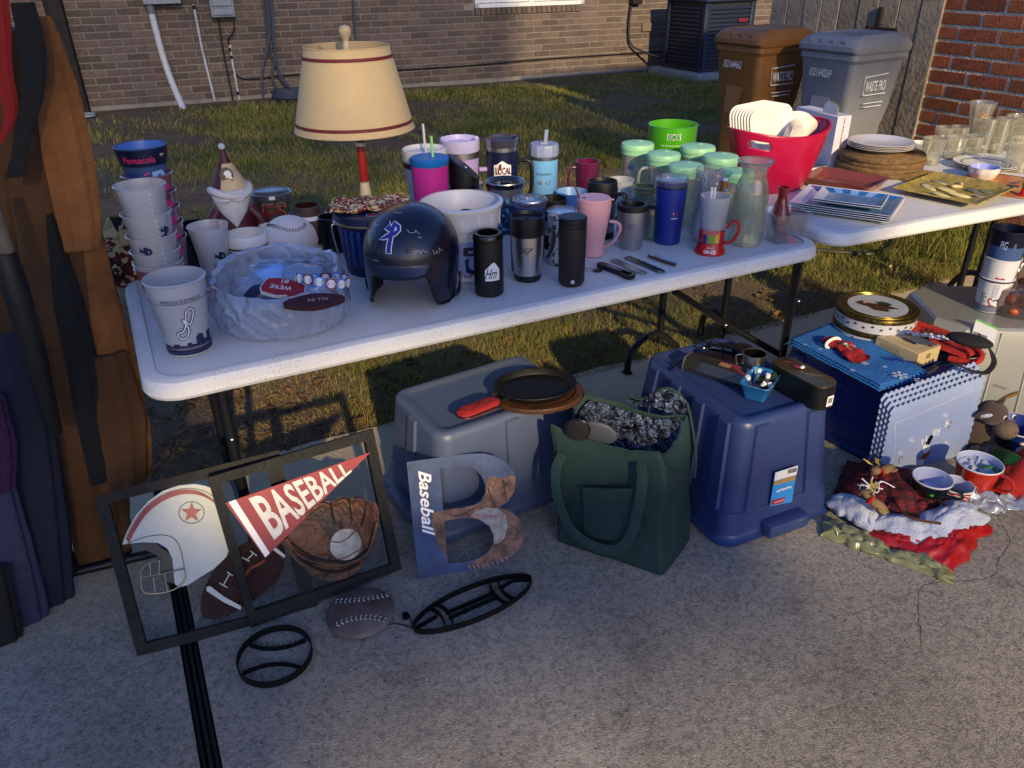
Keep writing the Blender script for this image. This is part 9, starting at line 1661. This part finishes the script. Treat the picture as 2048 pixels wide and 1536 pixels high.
# ================================================================ clothes hanging at the left
PC_ = Plane(W(215,1150,0)+Vector((0,.05,0)), (math.cos(rad(24)), math.sin(rad(24)), 0), (0,0,1))
def cp(px, py, out=0): x, y = PC_.loc(px, py); return PC_.o+PC_.x*x+PC_.y*y-PC_.n*(-out if PC_.n.y < 0 else out)
M_sued = mat('tan_suede', '96602c', .85, var=(3,.35), bump=(240,.6), col2='5e3614'); M_sued2 = mat('brown_suede', '593818', .88, var=(4,.35), bump=(240,.6)); M_blk = mat('black_cloth', '08080b', .9, bump=(90,.4)); M_rc = mat('red_cloth', '8c1210', .85, var=(5,.3))
def drape(nm, pts, ws, m, par, o, out=.0, depth=.6, seed=0):
    "hanging fold: soft flattened tube along the fold line, widths in photo pixels"
    P = smooth([cp(x, y, out) for x, y in pts], 8); W_ = np.interp(np.linspace(0, 1, len(P)), np.linspace(0, 1, len(ws)), ws); V, Fc = [], []; n = 44
    for i, p in enumerate(P):
        w_ = W_[i]*PX(p)[2]/F_PX/2
        for k in range(n):
            a = 2*math.pi*k/n; rr_ = 1+.10*math.sin(a*3+i*.12+seed)+.07*nz3(a*1.3+seed, i*.16, 2)+.11*math.sin(a*8+i*.05+seed*2)+.05*abs(nz3(a*2+seed, i*.5, 5)); V.append(tuple(p-o+PC_.x*(math.cos(a)*w_*rr_)+Vector((0,1,0))*(math.sin(a)*w_*depth*rr_)))
    Fc = [(i*n+k, i*n+(k+1)%n, (i+1)*n+(k+1)%n, (i+1)*n+k) for i in range(len(P)-1) for k in range(n)]+[tuple(range(n)), tuple((len(P)-1)*n+k for k in range(n))][::1]
    ob = mesh(nm, (V, Fc), m, par, ang=60); return ob
o = cp(150, 600); t = thing('suede_coat', 'long tan and brown suede coat hanging at the left with a dangling belt', 'coat', o, 0)
drape('sleeve', [(78,30),(110,160),(140,300),(162,420),(170,485)], [40,70,78,74,62], M_sued, t, o, .05, .55, 1)
drape('panel', [(112,150),(140,330),(168,520),(208,700),(238,860),(248,965)], [40,60,90,98,96,80], M_sued, t, o, .0, .4, 2); drape('panel', [(40,60),(85,300),(120,520),(155,760),(185,950),(205,1120)], [90,110,116,110,104,90], M_sued2, t, o, .0, .45, 3); drape('panel', [(0,60),(20,300),(45,560),(85,800),(120,1000)], [90,110,120,110,80], M_sued2, t, o, -.05, .5, 4)
drape('lining', [(100,420),(140,600),(175,780),(205,950)], [10,50,54,40], M_blk, t, o, .035, .4, 5); drape('hem_panel', [(215,700),(240,830),(252,960)], [60,84,70], M_sued2, t, o, .025, .5, 8)
drape('belt', [(55,0),(72,90),(72,170),(56,260),(44,330)], [40,44,40,26,34], M_blk, t, o, .12, .15, 6)
t = thing('red_garment', 'bright red cloth showing behind the coat belt at the left edge', 'garment', cp(10,100), 0); drape('body', [(0,-20),(8,60),(14,130),(30,210),(12,270)], [42,36,32,24,10], M_rc, t, cp(10,100), .09, .3, 7)
t = thing('wooden_pole', 'weathered wooden pole end held in a black bracket at the left edge', 'pole', cp(10,420,.2), 0); o = cp(10,420,.2); mesh('pole', tube([cp(-6,330,.2)-o, cp(34,458,.2)-o], .016, 12), mat('grey_wood','6e6252',.8,var=(30,.4)), t); mesh('bracket', tube(smooth([cp(28,452,.2)-o, cp(48,520,.2)-o, cp(86,660,.19)-o, cp(118,800,.17)-o], 4), [.024,.024,.025,.026,.027,.027,.026,.025,.024,.022,.02,.018,.016], 12), M_black, t); mesh('arm', tube([cp(-10,478,.2)-o, cp(44,478,.2)-o], .016, 10), M_black, t)
for nm, lab, cat, ps in (('dark_jeans', 'dark navy trousers hanging low at the left edge', 'trousers', [([(20,640),(60,820),(90,1010),(118,1230)],[60,90,86,66],mat('navy_denim','10142a',.9,bump=(200,.4)),.10),([(70,850),(110,1000),(128,1120)],[40,50,30],mat('navy_denim','10142a'),.08)]),
    ('purple_sweater', 'purple knitted sweater edge at the left side of the photo', 'sweater', [([(-10,740),(8,830),(18,915)],[60,70,44],mat('purple_knit','3a1040',.95,bump=(120,1.0,.02)),.16)]),
    ('grey_trousers', 'grey blue cotton trouser leg hanging left of the coat', 'trousers', [([(0,900),(30,1020),(62,1130),(78,1190)],[70,76,66,50],mat('slate_cotton','272c44',.9,bump=(90,.4)),.15)]),
    ('black_trousers', 'black trouser leg reaching lowest at the left edge', 'trousers', [([(-10,1050),(20,1180),(50,1320)],[80,74,64],M_blk,.20)]),
    ('pale_blue_shirt', 'pale blue cloth corner at the lower left edge', 'shirt', [([(-30,1180),(-8,1260),(2,1318)],[50,50,40],mat('pale_blue_cotton','6f86b4',.9),.24)])):
    o = cp(ps[0][0][0][0], ps[0][0][0][1], ps[0][3]); t = thing(nm, lab, cat, o, 0)
    for k, (pts, ws, m_, out) in enumerate(ps): drape('leg' if 'trou' in lab else 'body', pts, ws, m_, t, o, out, .45, 10+k)
t = thing('clothes_rack', 'black metal base of a clothes rack on the concrete behind the frames', 'clothes rack', W(200,1125,0), 0); o = W(200,1125,0); mesh('base_bar', tube([W(60,1165,.03)-o, W(340,1098,.03)-o], .014, 10), M_leg, t); mesh('upright', tube([W(150,1143,.03)-o, W(150,1143,.03)-o+Vector((0,0,1.6))], .013, 10), M_leg, t); mesh('foot', tube([W(318,1075,.02)-o, W(345,1160,.02)-o], .016, 10), M_leg, t)
for i in range(3): mesh('foot_cap', sph(.018, n=10, m_=6), M_black, t, loc=[W(60,1165,.03)-o, W(318,1075,.02)-o, W(345,1160,.02)-o][i])
